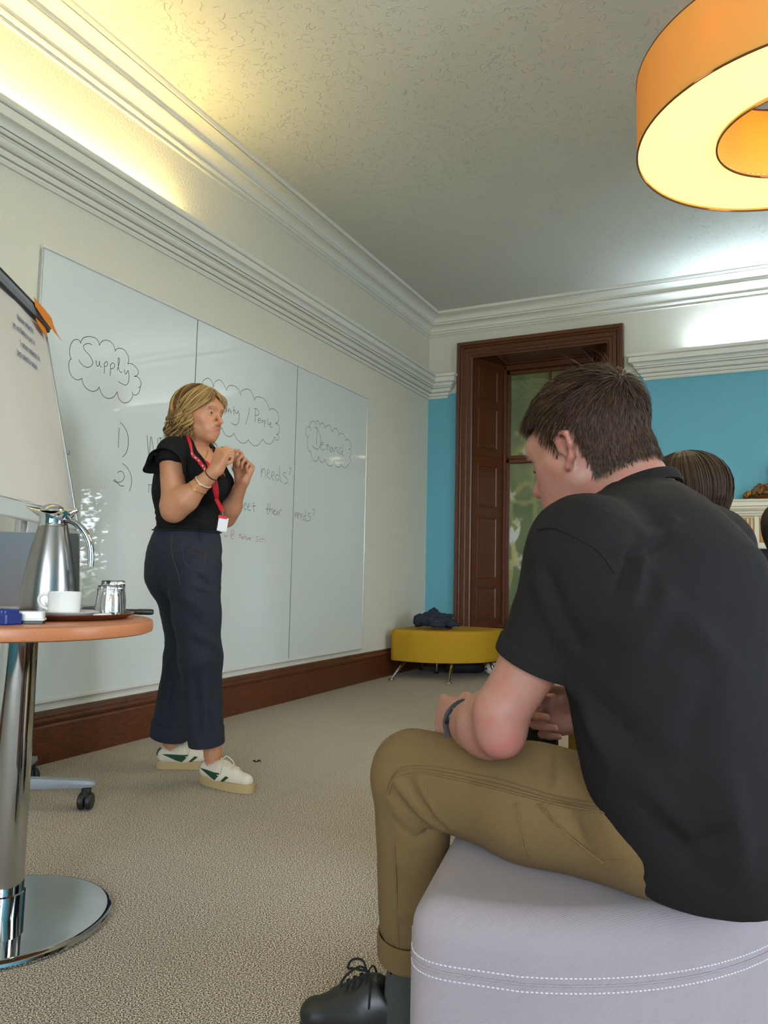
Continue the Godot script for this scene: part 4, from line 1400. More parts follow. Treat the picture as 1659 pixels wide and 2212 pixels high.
func board_writing(o: Node3D) -> void:
	ink(o, "supply_cloud", M.ink_black, [[Vector2(4.362, 1.982), Vector2(4.372, 1.992), Vector2(4.387, 1.994), Vector2(4.410, 1.980), Vector2(4.422, 1.955), Vector2(4.426, 1.925), Vector2(4.419, 1.897), Vector2(4.411, 1.888)], [Vector2(4.416, 1.891), Vector2(4.425, 1.873), Vector2(4.425, 1.849), Vector2(4.416, 1.822), Vector2(4.398, 1.804), Vector2(4.368, 1.799), Vector2(4.344, 1.813)], [Vector2(4.344, 1.813), Vector2(4.337, 1.792), Vector2(4.314, 1.770), Vector2(4.276, 1.764), Vector2(4.248, 1.777), Vector2(4.235, 1.796)], [Vector2(4.235, 1.796), Vector2(4.222, 1.771), Vector2(4.198, 1.753), Vector2(4.168, 1.752), Vector2(4.136, 1.769), Vector2(4.117, 1.799)], [Vector2(4.117, 1.799), Vector2(4.106, 1.771), Vector2(4.084, 1.755), Vector2(4.060, 1.752), Vector2(4.029, 1.768), Vector2(4.011, 1.794), Vector2(4.010, 1.808)], [Vector2(4.015, 1.822), Vector2(4.008, 1.810), Vector2(3.989, 1.810), Vector2(3.968, 1.826), Vector2(3.959, 1.855), Vector2(3.961, 1.863)], [Vector2(3.972, 1.855), Vector2(3.958, 1.863), Vector2(3.954, 1.883), Vector2(3.966, 1.902), Vector2(3.984, 1.909), Vector2(4.006, 1.906)], [Vector2(4.006, 1.906), Vector2(3.985, 1.917), Vector2(3.977, 1.935), Vector2(3.987, 1.951), Vector2(4.014, 1.966), Vector2(4.042, 1.967), Vector2(4.054, 1.960)], [Vector2(4.054, 1.960), Vector2(4.049, 1.984), Vector2(4.059, 2.008), Vector2(4.085, 2.028), Vector2(4.116, 2.027), Vector2(4.136, 2.017), Vector2(4.143, 2.003)], [Vector2(4.143, 2.003), Vector2(4.157, 2.031), Vector2(4.181, 2.044), Vector2(4.211, 2.042), Vector2(4.236, 2.026), Vector2(4.247, 2.004)], [Vector2(4.247, 2.004), Vector2(4.258, 2.025), Vector2(4.281, 2.034), Vector2(4.316, 2.029), Vector2(4.346, 2.015), Vector2(4.361, 1.995), Vector2(4.362, 1.982)]])
	ink(o, "supply_writing", M.ink_black, [[Vector2(4.293, 1.992), Vector2(4.307, 1.996), Vector2(4.329, 1.989), Vector2(4.346, 1.973), Vector2(4.336, 1.955), Vector2(4.307, 1.938), Vector2(4.286, 1.915), Vector2(4.285, 1.898), Vector2(4.300, 1.881), Vector2(4.324, 1.874), Vector2(4.352, 1.882), Vector2(4.369, 1.898)], [Vector2(4.264, 1.924), Vector2(4.260, 1.902), Vector2(4.250, 1.897), Vector2(4.241, 1.914), Vector2(4.242, 1.927), Vector2(4.239, 1.907), Vector2(4.226, 1.897)], [Vector2(4.213, 1.922), Vector2(4.208, 1.900), Vector2(4.208, 1.870)], [Vector2(4.211, 1.920), Vector2(4.197, 1.936), Vector2(4.188, 1.926), Vector2(4.196, 1.912), Vector2(4.208, 1.908)], [Vector2(4.172, 1.926), Vector2(4.168, 1.900), Vector2(4.169, 1.868)], [Vector2(4.171, 1.922), Vector2(4.158, 1.939), Vector2(4.142, 1.933), Vector2(4.149, 1.914), Vector2(4.167, 1.905)], [Vector2(4.124, 1.907), Vector2(4.114, 1.945), Vector2(4.112, 1.970), Vector2(4.120, 1.975), Vector2(4.121, 1.954), Vector2(4.114, 1.919), Vector2(4.101, 1.904), Vector2(4.091, 1.909)], [Vector2(4.076, 1.926), Vector2(4.072, 1.908), Vector2(4.061, 1.906), Vector2(4.052, 1.927)], [Vector2(4.049, 1.927), Vector2(4.042, 1.895), Vector2(4.045, 1.864), Vector2(4.062, 1.846), Vector2(4.090, 1.847), Vector2(4.115, 1.854)]])
	ink(o, "community_cloud", M.ink_black, [[Vector2(3.464, 1.985), Vector2(3.458, 2.013), Vector2(3.423, 2.039), Vector2(3.390, 2.037), Vector2(3.368, 2.017), Vector2(3.363, 1.995)], [Vector2(3.364, 2.000), Vector2(3.348, 2.035), Vector2(3.311, 2.056), Vector2(3.281, 2.051), Vector2(3.256, 2.031), Vector2(3.236, 2.008)], [Vector2(3.236, 2.008), Vector2(3.226, 2.032), Vector2(3.192, 2.050), Vector2(3.146, 2.052), Vector2(3.115, 2.039), Vector2(3.100, 2.016)], [Vector2(3.089, 2.006), Vector2(3.086, 2.036), Vector2(3.042, 2.060), Vector2(3.000, 2.065), Vector2(2.971, 2.045), Vector2(2.944, 2.009)], [Vector2(2.944, 2.009), Vector2(2.934, 2.030), Vector2(2.893, 2.042), Vector2(2.842, 2.040), Vector2(2.794, 2.013), Vector2(2.772, 1.978)], [Vector2(2.772, 1.978), Vector2(2.752, 1.994), Vector2(2.704, 1.994), Vector2(2.669, 1.969), Vector2(2.661, 1.936), Vector2(2.675, 1.912), Vector2(2.699, 1.903)], [Vector2(2.699, 1.903), Vector2(2.662, 1.897), Vector2(2.647, 1.872), Vector2(2.656, 1.843), Vector2(2.685, 1.827)], [Vector2(2.685, 1.827), Vector2(2.658, 1.825), Vector2(2.651, 1.809), Vector2(2.668, 1.792), Vector2(2.692, 1.789)], [Vector2(2.681, 1.802), Vector2(2.708, 1.804), Vector2(2.716, 1.780), Vector2(2.744, 1.755), Vector2(2.778, 1.748), Vector2(2.819, 1.756), Vector2(2.838, 1.770)], [Vector2(2.838, 1.770), Vector2(2.864, 1.742), Vector2(2.896, 1.718), Vector2(2.940, 1.711), Vector2(2.974, 1.724), Vector2(2.993, 1.740)], [Vector2(2.993, 1.740), Vector2(3.021, 1.716), Vector2(3.053, 1.707), Vector2(3.095, 1.713), Vector2(3.127, 1.733), Vector2(3.145, 1.756)], [Vector2(3.145, 1.756), Vector2(3.168, 1.734), Vector2(3.197, 1.725), Vector2(3.232, 1.731), Vector2(3.256, 1.752), Vector2(3.269, 1.768)], [Vector2(3.269, 1.768), Vector2(3.292, 1.747), Vector2(3.320, 1.740)]])
	ink(o, "community_writing", M.ink_black, [[Vector2(3.284, 1.874), Vector2(3.279, 1.900), Vector2(3.274, 1.873), Vector2(3.269, 1.893), Vector2(3.261, 1.873)], [Vector2(3.252, 1.897), Vector2(3.246, 1.873), Vector2(3.234, 1.872), Vector2(3.230, 1.898), Vector2(3.224, 1.873)], [Vector2(3.213, 1.895), Vector2(3.209, 1.874), Vector2(3.207, 1.894), Vector2(3.197, 1.897), Vector2(3.190, 1.875)], [Vector2(3.180, 1.893), Vector2(3.179, 1.871)], [Vector2(3.159, 1.923), Vector2(3.152, 1.871)], [Vector2(3.165, 1.899), Vector2(3.145, 1.900)], [Vector2(3.140, 1.901), Vector2(3.134, 1.886), Vector2(3.121, 1.889), Vector2(3.112, 1.905)], [Vector2(3.112, 1.905), Vector2(3.101, 1.877), Vector2(3.105, 1.834), Vector2(3.127, 1.812), Vector2(3.152, 1.809), Vector2(3.180, 1.815)], [Vector2(2.994, 1.952), Vector2(3.003, 1.903), Vector2(3.031, 1.832)], [Vector2(2.930, 1.954), Vector2(2.930, 1.911), Vector2(2.934, 1.866)], [Vector2(2.944, 1.954), Vector2(2.916, 1.957), Vector2(2.890, 1.935), Vector2(2.903, 1.919), Vector2(2.930, 1.912)], [Vector2(2.895, 1.884), Vector2(2.870, 1.894), Vector2(2.885, 1.903), Vector2(2.898, 1.883), Vector2(2.889, 1.870), Vector2(2.872, 1.873)], [Vector2(2.859, 1.891), Vector2(2.845, 1.897), Vector2(2.847, 1.881), Vector2(2.858, 1.879), Vector2(2.859, 1.891)], [Vector2(2.833, 1.896), Vector2(2.826, 1.870), Vector2(2.827, 1.853)], [Vector2(2.836, 1.892), Vector2(2.816, 1.897), Vector2(2.815, 1.882), Vector2(2.826, 1.877)], [Vector2(2.791, 1.919), Vector2(2.786, 1.873)], [Vector2(2.772, 1.879), Vector2(2.746, 1.890), Vector2(2.758, 1.897), Vector2(2.769, 1.877), Vector2(2.750, 1.867), Vector2(2.733, 1.870)]])
	ink(o, "demand_cloud", M.ink_black, [[Vector2(2.249, 1.941), Vector2(2.257, 1.956), Vector2(2.280, 1.957), Vector2(2.302, 1.943), Vector2(2.310, 1.917), Vector2(2.301, 1.891), Vector2(2.273, 1.882)], [Vector2(2.259, 1.958), Vector2(2.254, 1.984), Vector2(2.231, 2.005), Vector2(2.204, 2.012), Vector2(2.182, 2.005), Vector2(2.179, 1.992)], [Vector2(2.175, 2.012), Vector2(2.156, 2.024), Vector2(2.137, 2.021), Vector2(2.116, 1.995)], [Vector2(2.116, 1.995), Vector2(2.112, 2.011), Vector2(2.088, 2.020), Vector2(2.058, 2.016), Vector2(2.037, 1.989)], [Vector2(2.037, 1.989), Vector2(2.023, 2.009), Vector2(1.994, 2.021), Vector2(1.963, 2.018), Vector2(1.933, 1.980)], [Vector2(1.933, 1.980), Vector2(1.916, 2.003), Vector2(1.885, 2.017), Vector2(1.853, 2.009), Vector2(1.822, 1.963)], [Vector2(1.822, 1.975), Vector2(1.810, 1.989), Vector2(1.783, 1.995), Vector2(1.750, 1.987), Vector2(1.712, 1.943)], [Vector2(1.712, 1.943), Vector2(1.710, 1.956), Vector2(1.683, 1.964), Vector2(1.649, 1.956), Vector2(1.631, 1.929), Vector2(1.635, 1.901), Vector2(1.662, 1.887)], [Vector2(1.662, 1.887), Vector2(1.634, 1.879), Vector2(1.622, 1.854), Vector2(1.651, 1.822)], [Vector2(1.651, 1.822), Vector2(1.628, 1.812), Vector2(1.632, 1.786), Vector2(1.672, 1.758)], [Vector2(1.672, 1.758), Vector2(1.688, 1.741), Vector2(1.720, 1.728), Vector2(1.753, 1.734), Vector2(1.781, 1.749)], [Vector2(1.781, 1.749), Vector2(1.801, 1.725), Vector2(1.832, 1.718), Vector2(1.864, 1.727), Vector2(1.894, 1.752)], [Vector2(1.894, 1.752), Vector2(1.921, 1.722), Vector2(1.951, 1.712), Vector2(1.992, 1.717), Vector2(2.032, 1.753)], [Vector2(2.032, 1.753), Vector2(2.048, 1.730), Vector2(2.072, 1.721), Vector2(2.102, 1.730), Vector2(2.127, 1.759)], [Vector2(2.127, 1.759), Vector2(2.140, 1.729), Vector2(2.168, 1.717), Vector2(2.202, 1.725), Vector2(2.227, 1.754), Vector2(2.235, 1.779)], [Vector2(2.235, 1.779), Vector2(2.261, 1.781), Vector2(2.278, 1.808), Vector2(2.287, 1.841), Vector2(2.276, 1.882)]])
	ink(o, "demand_writing", M.ink_black, [[Vector2(2.156, 1.980), Vector2(2.157, 1.939), Vector2(2.161, 1.842)], [Vector2(2.196, 1.966), Vector2(2.173, 1.970), Vector2(2.138, 1.953), Vector2(2.112, 1.924), Vector2(2.100, 1.883), Vector2(2.108, 1.846), Vector2(2.131, 1.817), Vector2(2.154, 1.811), Vector2(2.188, 1.815), Vector2(2.219, 1.828)], [Vector2(2.091, 1.854), Vector2(2.055, 1.862), Vector2(2.071, 1.877), Vector2(2.092, 1.864), Vector2(2.098, 1.837), Vector2(2.082, 1.819), Vector2(2.057, 1.818), Vector2(2.036, 1.837)], [Vector2(2.016, 1.871), Vector2(2.012, 1.851), Vector2(2.008, 1.828)], [Vector2(2.013, 1.861), Vector2(2.001, 1.874), Vector2(1.994, 1.849), Vector2(1.993, 1.826)], [Vector2(1.995, 1.859), Vector2(1.983, 1.874), Vector2(1.969, 1.853), Vector2(1.957, 1.821)], [Vector2(1.929, 1.864), Vector2(1.944, 1.859), Vector2(1.951, 1.837), Vector2(1.942, 1.822), Vector2(1.925, 1.836), Vector2(1.924, 1.860), Vector2(1.912, 1.836), Vector2(1.899, 1.832)], [Vector2(1.885, 1.864), Vector2(1.883, 1.832)], [Vector2(1.884, 1.853), Vector2(1.862, 1.874), Vector2(1.847, 1.848), Vector2(1.823, 1.828)], [Vector2(1.780, 1.880), Vector2(1.804, 1.877), Vector2(1.816, 1.853), Vector2(1.804, 1.829), Vector2(1.780, 1.830), Vector2(1.768, 1.861)], [Vector2(1.761, 1.925), Vector2(1.766, 1.875), Vector2(1.764, 1.832), Vector2(1.739, 1.822)]])
	ink(o, "numbers_writing", M.ink_black, [[Vector2(4.091, 1.617), Vector2(4.091, 1.577), Vector2(4.090, 1.513)], [Vector2(4.087, 1.645), Vector2(4.060, 1.629), Vector2(4.036, 1.603), Vector2(4.024, 1.565), Vector2(4.025, 1.523), Vector2(4.038, 1.490), Vector2(4.060, 1.467)], [Vector2(4.088, 1.382), Vector2(4.072, 1.393), Vector2(4.050, 1.390), Vector2(4.040, 1.371), Vector2(4.047, 1.349), Vector2(4.074, 1.335), Vector2(4.098, 1.335), Vector2(4.110, 1.339), Vector2(4.102, 1.345), Vector2(4.086, 1.333), Vector2(4.064, 1.319), Vector2(4.036, 1.320)], [Vector2(4.059, 1.436), Vector2(4.031, 1.424), Vector2(4.004, 1.399), Vector2(3.988, 1.363), Vector2(3.989, 1.330), Vector2(4.000, 1.296)], [Vector2(3.892, 1.612), Vector2(3.881, 1.550), Vector2(3.869, 1.484), Vector2(3.867, 1.560), Vector2(3.862, 1.609), Vector2(3.849, 1.575), Vector2(3.839, 1.540)], [Vector2(3.811, 1.611), Vector2(3.808, 1.577)], [Vector2(3.801, 1.614), Vector2(3.776, 1.615)], [Vector2(3.792, 1.617), Vector2(3.789, 1.590)], [Vector2(3.870, 1.348), Vector2(3.828, 1.347)], [Vector2(3.860, 1.345), Vector2(3.860, 1.302)]])
	ink(o, "needs_writing", M.ink_black, [[Vector2(3.161, 1.608), Vector2(3.164, 1.559), Vector2(3.157, 1.531), Vector2(3.138, 1.517), Vector2(3.121, 1.521)], [Vector2(3.170, 1.566), Vector2(3.141, 1.568)], [Vector2(3.126, 1.613), Vector2(3.117, 1.518)], [Vector2(3.116, 1.544), Vector2(3.099, 1.565), Vector2(3.080, 1.553), Vector2(3.073, 1.518)], [Vector2(3.068, 1.543), Vector2(3.051, 1.562), Vector2(3.060, 1.521)], [Vector2(2.841, 1.575), Vector2(2.839, 1.515)], [Vector2(2.840, 1.546), Vector2(2.818, 1.577), Vector2(2.801, 1.559), Vector2(2.788, 1.514)], [Vector2(2.773, 1.545), Vector2(2.750, 1.558), Vector2(2.761, 1.574), Vector2(2.777, 1.558), Vector2(2.768, 1.528), Vector2(2.740, 1.513)], [Vector2(2.724, 1.533), Vector2(2.694, 1.553), Vector2(2.709, 1.569), Vector2(2.725, 1.549), Vector2(2.717, 1.522), Vector2(2.688, 1.510)], [Vector2(2.631, 1.551), Vector2(2.663, 1.553), Vector2(2.676, 1.531), Vector2(2.660, 1.513), Vector2(2.633, 1.529)], [Vector2(2.633, 1.616), Vector2(2.627, 1.554), Vector2(2.611, 1.515), Vector2(2.593, 1.509)], [Vector2(2.550, 1.580), Vector2(2.579, 1.580), Vector2(2.581, 1.559), Vector2(2.540, 1.544), Vector2(2.528, 1.521), Vector2(2.553, 1.506), Vector2(2.571, 1.507)], [Vector2(2.515, 1.620), Vector2(2.493, 1.620), Vector2(2.495, 1.595), Vector2(2.512, 1.570)], [Vector2(2.505, 1.503), Vector2(2.503, 1.499)]])
	ink(o, "meet_writing", M.ink_black, [[Vector2(3.052, 1.331), Vector2(3.032, 1.311), Vector2(3.025, 1.289)], [Vector2(3.014, 1.311), Vector2(2.996, 1.318), Vector2(3.003, 1.330), Vector2(3.017, 1.312), Vector2(3.006, 1.287), Vector2(2.988, 1.292)], [Vector2(2.979, 1.304), Vector2(2.958, 1.314), Vector2(2.968, 1.328), Vector2(2.980, 1.308), Vector2(2.969, 1.286), Vector2(2.941, 1.287)], [Vector2(2.912, 1.341), Vector2(2.913, 1.302), Vector2(2.902, 1.275)], [Vector2(2.930, 1.314), Vector2(2.888, 1.320)], [Vector2(2.751, 1.348), Vector2(2.759, 1.312), Vector2(2.761, 1.284), Vector2(2.743, 1.276)], [Vector2(2.779, 1.310), Vector2(2.732, 1.312)], [Vector2(2.731, 1.352), Vector2(2.730, 1.287)], [Vector2(2.728, 1.299), Vector2(2.705, 1.320), Vector2(2.700, 1.293), Vector2(2.689, 1.282)], [Vector2(2.686, 1.296), Vector2(2.666, 1.304), Vector2(2.677, 1.313), Vector2(2.688, 1.294), Vector2(2.675, 1.279), Vector2(2.647, 1.285), Vector2(2.645, 1.306), Vector2(2.640, 1.276)], [Vector2(2.646, 1.330), Vector2(2.643, 1.330)], [Vector2(2.624, 1.311), Vector2(2.615, 1.278)], [Vector2(2.620, 1.296), Vector2(2.599, 1.317), Vector2(2.582, 1.319)]])
	ink(o, "needs_again_writing", M.ink_black, [[Vector2(2.419, 1.316), Vector2(2.420, 1.270)], [Vector2(2.417, 1.291), Vector2(2.404, 1.317), Vector2(2.386, 1.277)], [Vector2(2.383, 1.296), Vector2(2.365, 1.306), Vector2(2.377, 1.317), Vector2(2.387, 1.298), Vector2(2.374, 1.274)], [Vector2(2.344, 1.288), Vector2(2.326, 1.303), Vector2(2.342, 1.312), Vector2(2.348, 1.288), Vector2(2.335, 1.268)], [Vector2(2.282, 1.302), Vector2(2.305, 1.296), Vector2(2.308, 1.270), Vector2(2.281, 1.276)], [Vector2(2.278, 1.349), Vector2(2.282, 1.297), Vector2(2.272, 1.266), Vector2(2.240, 1.271)], [Vector2(2.215, 1.326), Vector2(2.243, 1.322), Vector2(2.238, 1.305), Vector2(2.209, 1.290), Vector2(2.220, 1.274), Vector2(2.248, 1.269)], [Vector2(2.184, 1.357), Vector2(2.159, 1.357), Vector2(2.158, 1.337), Vector2(2.177, 1.310)], [Vector2(2.179, 1.288), Vector2(2.177, 1.283)]])
	ink(o, "red_writing", M.ink_red, [[Vector2(3.206, 1.111), Vector2(3.197, 1.102), Vector2(3.189, 1.112), Vector2(3.180, 1.103), Vector2(3.172, 1.114)], [Vector2(3.114, 1.123), Vector2(3.129, 1.124), Vector2(3.131, 1.111), Vector2(3.116, 1.114), Vector2(3.108, 1.127), Vector2(3.118, 1.145), Vector2(3.136, 1.140), Vector2(3.140, 1.114), Vector2(3.127, 1.093), Vector2(3.104, 1.098)], [Vector2(3.055, 1.128), Vector2(3.053, 1.101)], [Vector2(3.053, 1.115), Vector2(3.039, 1.127), Vector2(3.032, 1.098)], [Vector2(3.020, 1.113), Vector2(3.026, 1.098), Vector2(3.010, 1.103), Vector2(3.014, 1.114)], [Vector2(2.997, 1.130), Vector2(2.995, 1.094)], [Vector2(3.005, 1.114), Vector2(2.984, 1.115)], [Vector2(2.980, 1.112), Vector2(2.976, 1.095), Vector2(2.964, 1.098), Vector2(2.962, 1.113)], [Vector2(2.952, 1.110), Vector2(2.949, 1.095)], [Vector2(2.949, 1.104), Vector2(2.933, 1.112)], [Vector2(2.926, 1.103), Vector2(2.943, 1.110), Vector2(2.945, 1.095), Vector2(2.926, 1.092)], [Vector2(2.844, 1.121), Vector2(2.873, 1.117), Vector2(2.872, 1.106), Vector2(2.852, 1.099), Vector2(2.858, 1.088), Vector2(2.878, 1.089)], [Vector2(2.817, 1.107), Vector2(2.833, 1.108), Vector2(2.836, 1.092), Vector2(2.819, 1.089)], [Vector2(2.801, 1.125), Vector2(2.803, 1.090)], [Vector2(2.814, 1.105), Vector2(2.777, 1.109)], [Vector2(2.770, 1.101), Vector2(2.766, 1.092)]])


# ------------------------------------------------------------------ rounded shapes from a distance field, meshed as surface nets
class Sdf:
	# one entry per shape: kind 0 tapered capsule, 1 ellipsoid, 2 half space
	var kind := PackedInt32Array()
	var A := PackedVector3Array()
	var D := PackedVector3Array()     # b - a
	var L := PackedFloat32Array()     # 1 / |b - a|^2
	var ra := PackedFloat32Array()
	var dr := PackedFloat32Array()
	var kk := PackedFloat32Array()
	var op := PackedInt32Array()      # 0 join, 1 carve, 2 keep inside
	var fl := PackedFloat32Array()    # squash factor - 1 along fn
	var fn := PackedVector3Array()
	var fb := PackedByteArray()       # flat ends: 1 at a, 2 at b
	var X: Array[Basis] = []
	var lo := Vector3(1e9, 1e9, 1e9)
	var hi := Vector3(-1e9, -1e9, -1e9)

	func add(k: int, a: Vector3, d: Vector3, r0: float, r1: float, blend: float, o: int, squash: float, n: Vector3, flat: int, x: Basis) -> void:
		kind.append(k)
		A.append(a)
		D.append(d)
		L.append(1.0 / maxf(d.length_squared(), 1e-12))
		ra.append(r0)
		dr.append(r1 - r0)
		kk.append(blend)
		op.append(o)
		fl.append(1.0 / squash - 1.0)
		fn.append(n)
		fb.append(flat)
		X.append(x)

	func grow(p: Vector3, r: float) -> void:
		lo = lo.min(p - Vector3(r, r, r))
		hi = hi.max(p + Vector3(r, r, r))

	# squash < 1 makes the capsule thinner along n, > 1 thicker
	func cap(a: Vector3, b: Vector3, r0: float, r1: float, blend := 0.02, squash := 1.0, n := Vector3.UP, flat := 0) -> void:
		add(0, a, b - a, r0, r1, blend, 0, squash, n.normalized(), flat, Basis())
		grow(a, r0 * maxf(1, squash) + blend * 0.3)
		grow(b, r1 * maxf(1, squash) + blend * 0.3)

	func carve(a: Vector3, b: Vector3, r0: float, r1: float, blend := 0.01, squash := 1.0, n := Vector3.UP, flat := 0) -> void:
		add(0, a, b - a, r0, r1, blend, 1, squash, n.normalized(), flat, Basis())

	func ell(c: Vector3, B: Basis, r: Vector3, blend := 0.02, o := 0) -> void:
		add(1, c, r, 0, 0, blend, o, 1.0, Vector3.UP, 0, B.transposed())
		if o == 0:
			grow(c, maxf(r.x, maxf(r.y, r.z)) + blend * 0.3)

	# keeps what lies on the side that n points away from
	func cut(p: Vector3, n: Vector3, blend := 0.004) -> void:
		add(2, p, n.normalized(), 0, 0, blend, 2, 1.0, Vector3.UP, 0, Basis())

	func chain(pts: Array, rad: Array, blend := 0.02, squash := 1.0, n := Vector3.UP) -> void:
		for i in pts.size() - 1:
			cap(pts[i], pts[i + 1], rad[i], rad[i + 1], blend, squash, n)

	func one(i: int, p: Vector3) -> float:
		var q := p - A[i]
		if kind[i] == 0:
			var t := q.dot(D[i]) * L[i]
			var tc := clampf(t, 0.0, 1.0)
			var w := q - D[i] * tc
			if fl[i] != 0.0:
				w += fn[i] * (w.dot(fn[i]) * fl[i])
			var d := w.length() - ra[i] - dr[i] * tc
			if fb[i] and t != tc:
				if t < 0.0 and fb[i] & 1:
					d = maxf(d, -t / sqrt(L[i]))
				elif t > 1.0 and fb[i] & 2:
					d = maxf(d, (t - 1.0) / sqrt(L[i]))
			return d
		if kind[i] == 1:
			var w := X[i] * q
			var e := w / D[i]
			var k0 := e.length()
			if k0 < 1e-4:
				return -minf(D[i].x, minf(D[i].y, D[i].z))
			return k0 * (k0 - 1.0) / (e / D[i]).length()
		return q.dot(D[i])

	func at(p: Vector3, list: PackedInt32Array) -> float:
		var d := 1.0
		for i in list:
			var e := one(i, p)
			var k := kk[i]
			var o := op[i]
			if o == 0:
				var h := maxf(k - absf(d - e), 0.0)
				d = minf(d, e) - (h * h / (4.0 * k) if h > 0.0 else 0.0)
			else:
				if o == 1:
					e = -e
				var h := maxf(k - absf(d - e), 0.0)
				d = maxf(d, e) + (h * h / (4.0 * k) if h > 0.0 else 0.0)
		return d

	func all() -> PackedInt32Array:
		return PackedInt32Array(range(kind.size()))

	func value(p: Vector3) -> float:
		return at(p, all())

	func gradient(p: Vector3, list: PackedInt32Array, e := 0.001) -> Vector3:
		return Vector3(at(p + Vector3(e, 0, 0), list) - at(p - Vector3(e, 0, 0), list), at(p + Vector3(0, e, 0), list) - at(p - Vector3(0, e, 0), list), at(p + Vector3(0, 0, e), list) - at(p - Vector3(0, 0, e), list)).normalized()

	# the nearest surface point, lifted by a little
	func snap(p: Vector3, lift := 0.0) -> Vector3:
		var every := all()
		for k in 5:
			var d := at(p, every)
			if absf(d - lift) < 0.0003:
				break
			p -= gradient(p, every) * (d - lift)
		return p

	func normal(p: Vector3) -> Vector3:
		return gradient(p, all())

	# the outermost surface point along a ray from inside
	func outward(c: Vector3, dir: Vector3, far: float) -> Vector3:
		var every := all()
		var t := far
		for k in 24:
			var d := at(c + dir * t, every)
			if d < 0.0004:
				break
			t -= d * 0.9
			if t < 0:
				break
		return c + dir * maxf(t, 0)

	func mesh(h: float, disp: Variant = null, tint: Variant = null, rest: Variant = null) -> ArrayMesh:
		var N := 8
		var l := lo - Vector3(h, h, h) * 1.5
		var u := hi + Vector3(h, h, h) * 1.5
		var size := (u - l) / (h * N)
		var nb := Vector3i(int(ceil(size.x)), int(ceil(size.y)), int(ceil(size.z)))
		var br := h * N * 0.5 * 1.7321
		var V := PackedVector3Array()
		var cells := {}
		var edges := PackedInt64Array()
		var W := N + 1
		var val := PackedFloat32Array()
		val.resize(W * W * W)
		var sx := 1 << 20
		var every := all()
		for bz in nb.z:
			for by in nb.y:
				for bx in nb.x:
					var base := Vector3i(bx, by, bz) * N
					var o := l + Vector3(base) * h
					var c := o + Vector3(h, h, h) * (N * 0.5)
					var dist := PackedFloat32Array()
					var best := 1e9
					for i in every:
						var e := one(i, c)
						dist.append(e)
						if op[i] == 0 and e - kk[i] * 0.25 < best:
							best = e - kk[i] * 0.25
					if best > br * 1.25 + h:
						continue
					var list := PackedInt32Array()
					for i in every:
						if op[i] == 0:
							if dist[i] < best + 2.2 * br + kk[i] * 1.3:
								list.append(i)
						elif op[i] == 1:
							if dist[i] < br * 1.3 + kk[i]:
								list.append(i)
						elif dist[i] > -br * 1.3 - kk[i]:
							list.append(i)
					if absf(at(c, list)) > br * 1.6 + h:
						continue
					var n := 0
					for z in W:
						for y in W:
							for x in W:
								val[n] = at(o + Vector3(x, y, z) * h, list)
								n += 1
					for z in N:
						for y in N:
							for x in N:
								n = x + W * (y + W * z)
								var v0 := val[n]
								var mask := 0
								var m := n
								for k in 8:
									m = n + (k & 1) + W * ((k >> 1) & 1) + W * W * (k >> 2)
									if val[m] < 0.0:
										mask |= 1 << k
								if mask == 0 or mask == 255:
									continue
								var sum := Vector3.ZERO
								var cnt := 0
								for k in 8:
									for ax in 3:
										if k & (1 << ax):
											continue
										var k2 := k | (1 << ax)
										if ((mask >> k) & 1) == ((mask >> k2) & 1):
											continue
										var va := val[n + (k & 1) + W * ((k >> 1) & 1) + W * W * (k >> 2)]
										var vb := val[n + (k2 & 1) + W * ((k2 >> 1) & 1) + W * W * (k2 >> 2)]
										var pa := Vector3(k & 1, (k >> 1) & 1, k >> 2)
										pa[ax] += va / (va - vb)
										sum += pa
										cnt += 1
								var key := (base.x + x) + sx * ((base.y + y) + sx * (base.z + z))
								cells[key] = V.size()
								V.append(o + (Vector3(x, y, z) + sum / cnt) * h)
								for ax in 3:
									var other := (mask >> (1 << ax)) & 1
									if (mask & 1) != other:
										edges.append(key)
										edges.append(ax * 2 + (mask & 1))
		var I := PackedInt32Array()
		var step := [1, sx, sx * sx]
		for e in range(0, edges.size(), 2):
			var key := edges[e]
			var ax := edges[e + 1] >> 1
			var d1: int = step[(ax + 1) % 3]
			var d2: int = step[(ax + 2) % 3]
			var a = cells.get(key)
			var b = cells.get(key - d1)
			var c2 = cells.get(key - d1 - d2)
			var d = cells.get(key - d2)
			if a == null or b == null or c2 == null or d == null:
				continue
			if edges[e + 1] & 1:
				I.append_array([a, c2, b, a, d, c2])
			else:
				I.append_array([a, b, c2, a, c2, d])
		var Nn := normals(V, I)
		if disp != null:
			for i in V.size():
				V[i] += Nn[i] * disp.call(V[i], Nn[i])
			Nn = normals(V, I)
		if rest != null:
			# cloth that rests on something flat is pressed flat there
			for i in V.size():
				V[i] = rest.call(V[i])
			Nn = normals(V, I)
		var arr := []
		arr.resize(Mesh.ARRAY_MAX)
		arr[Mesh.ARRAY_VERTEX] = V
		arr[Mesh.ARRAY_NORMAL] = Nn
		arr[Mesh.ARRAY_INDEX] = I
		if tint != null:
			var C := PackedColorArray()
			C.resize(V.size())
			for i in V.size():
				C[i] = tint.call(V[i])
			arr[Mesh.ARRAY_COLOR] = C
		var am := ArrayMesh.new()
		am.add_surface_from_arrays(Mesh.PRIMITIVE_TRIANGLES, arr)
		return am

	static func normals(V: PackedVector3Array, I: PackedInt32Array) -> PackedVector3Array:
		var out := PackedVector3Array()
		out.resize(V.size())
		for t in range(0, I.size(), 3):
			var a := I[t]
			var b := I[t + 1]
			var c := I[t + 2]
			var f := (V[c] - V[a]).cross(V[b] - V[a])
			out[a] += f
			out[b] += f
			out[c] += f
		for i in out.size():
			out[i] = out[i].normalized()
		return out


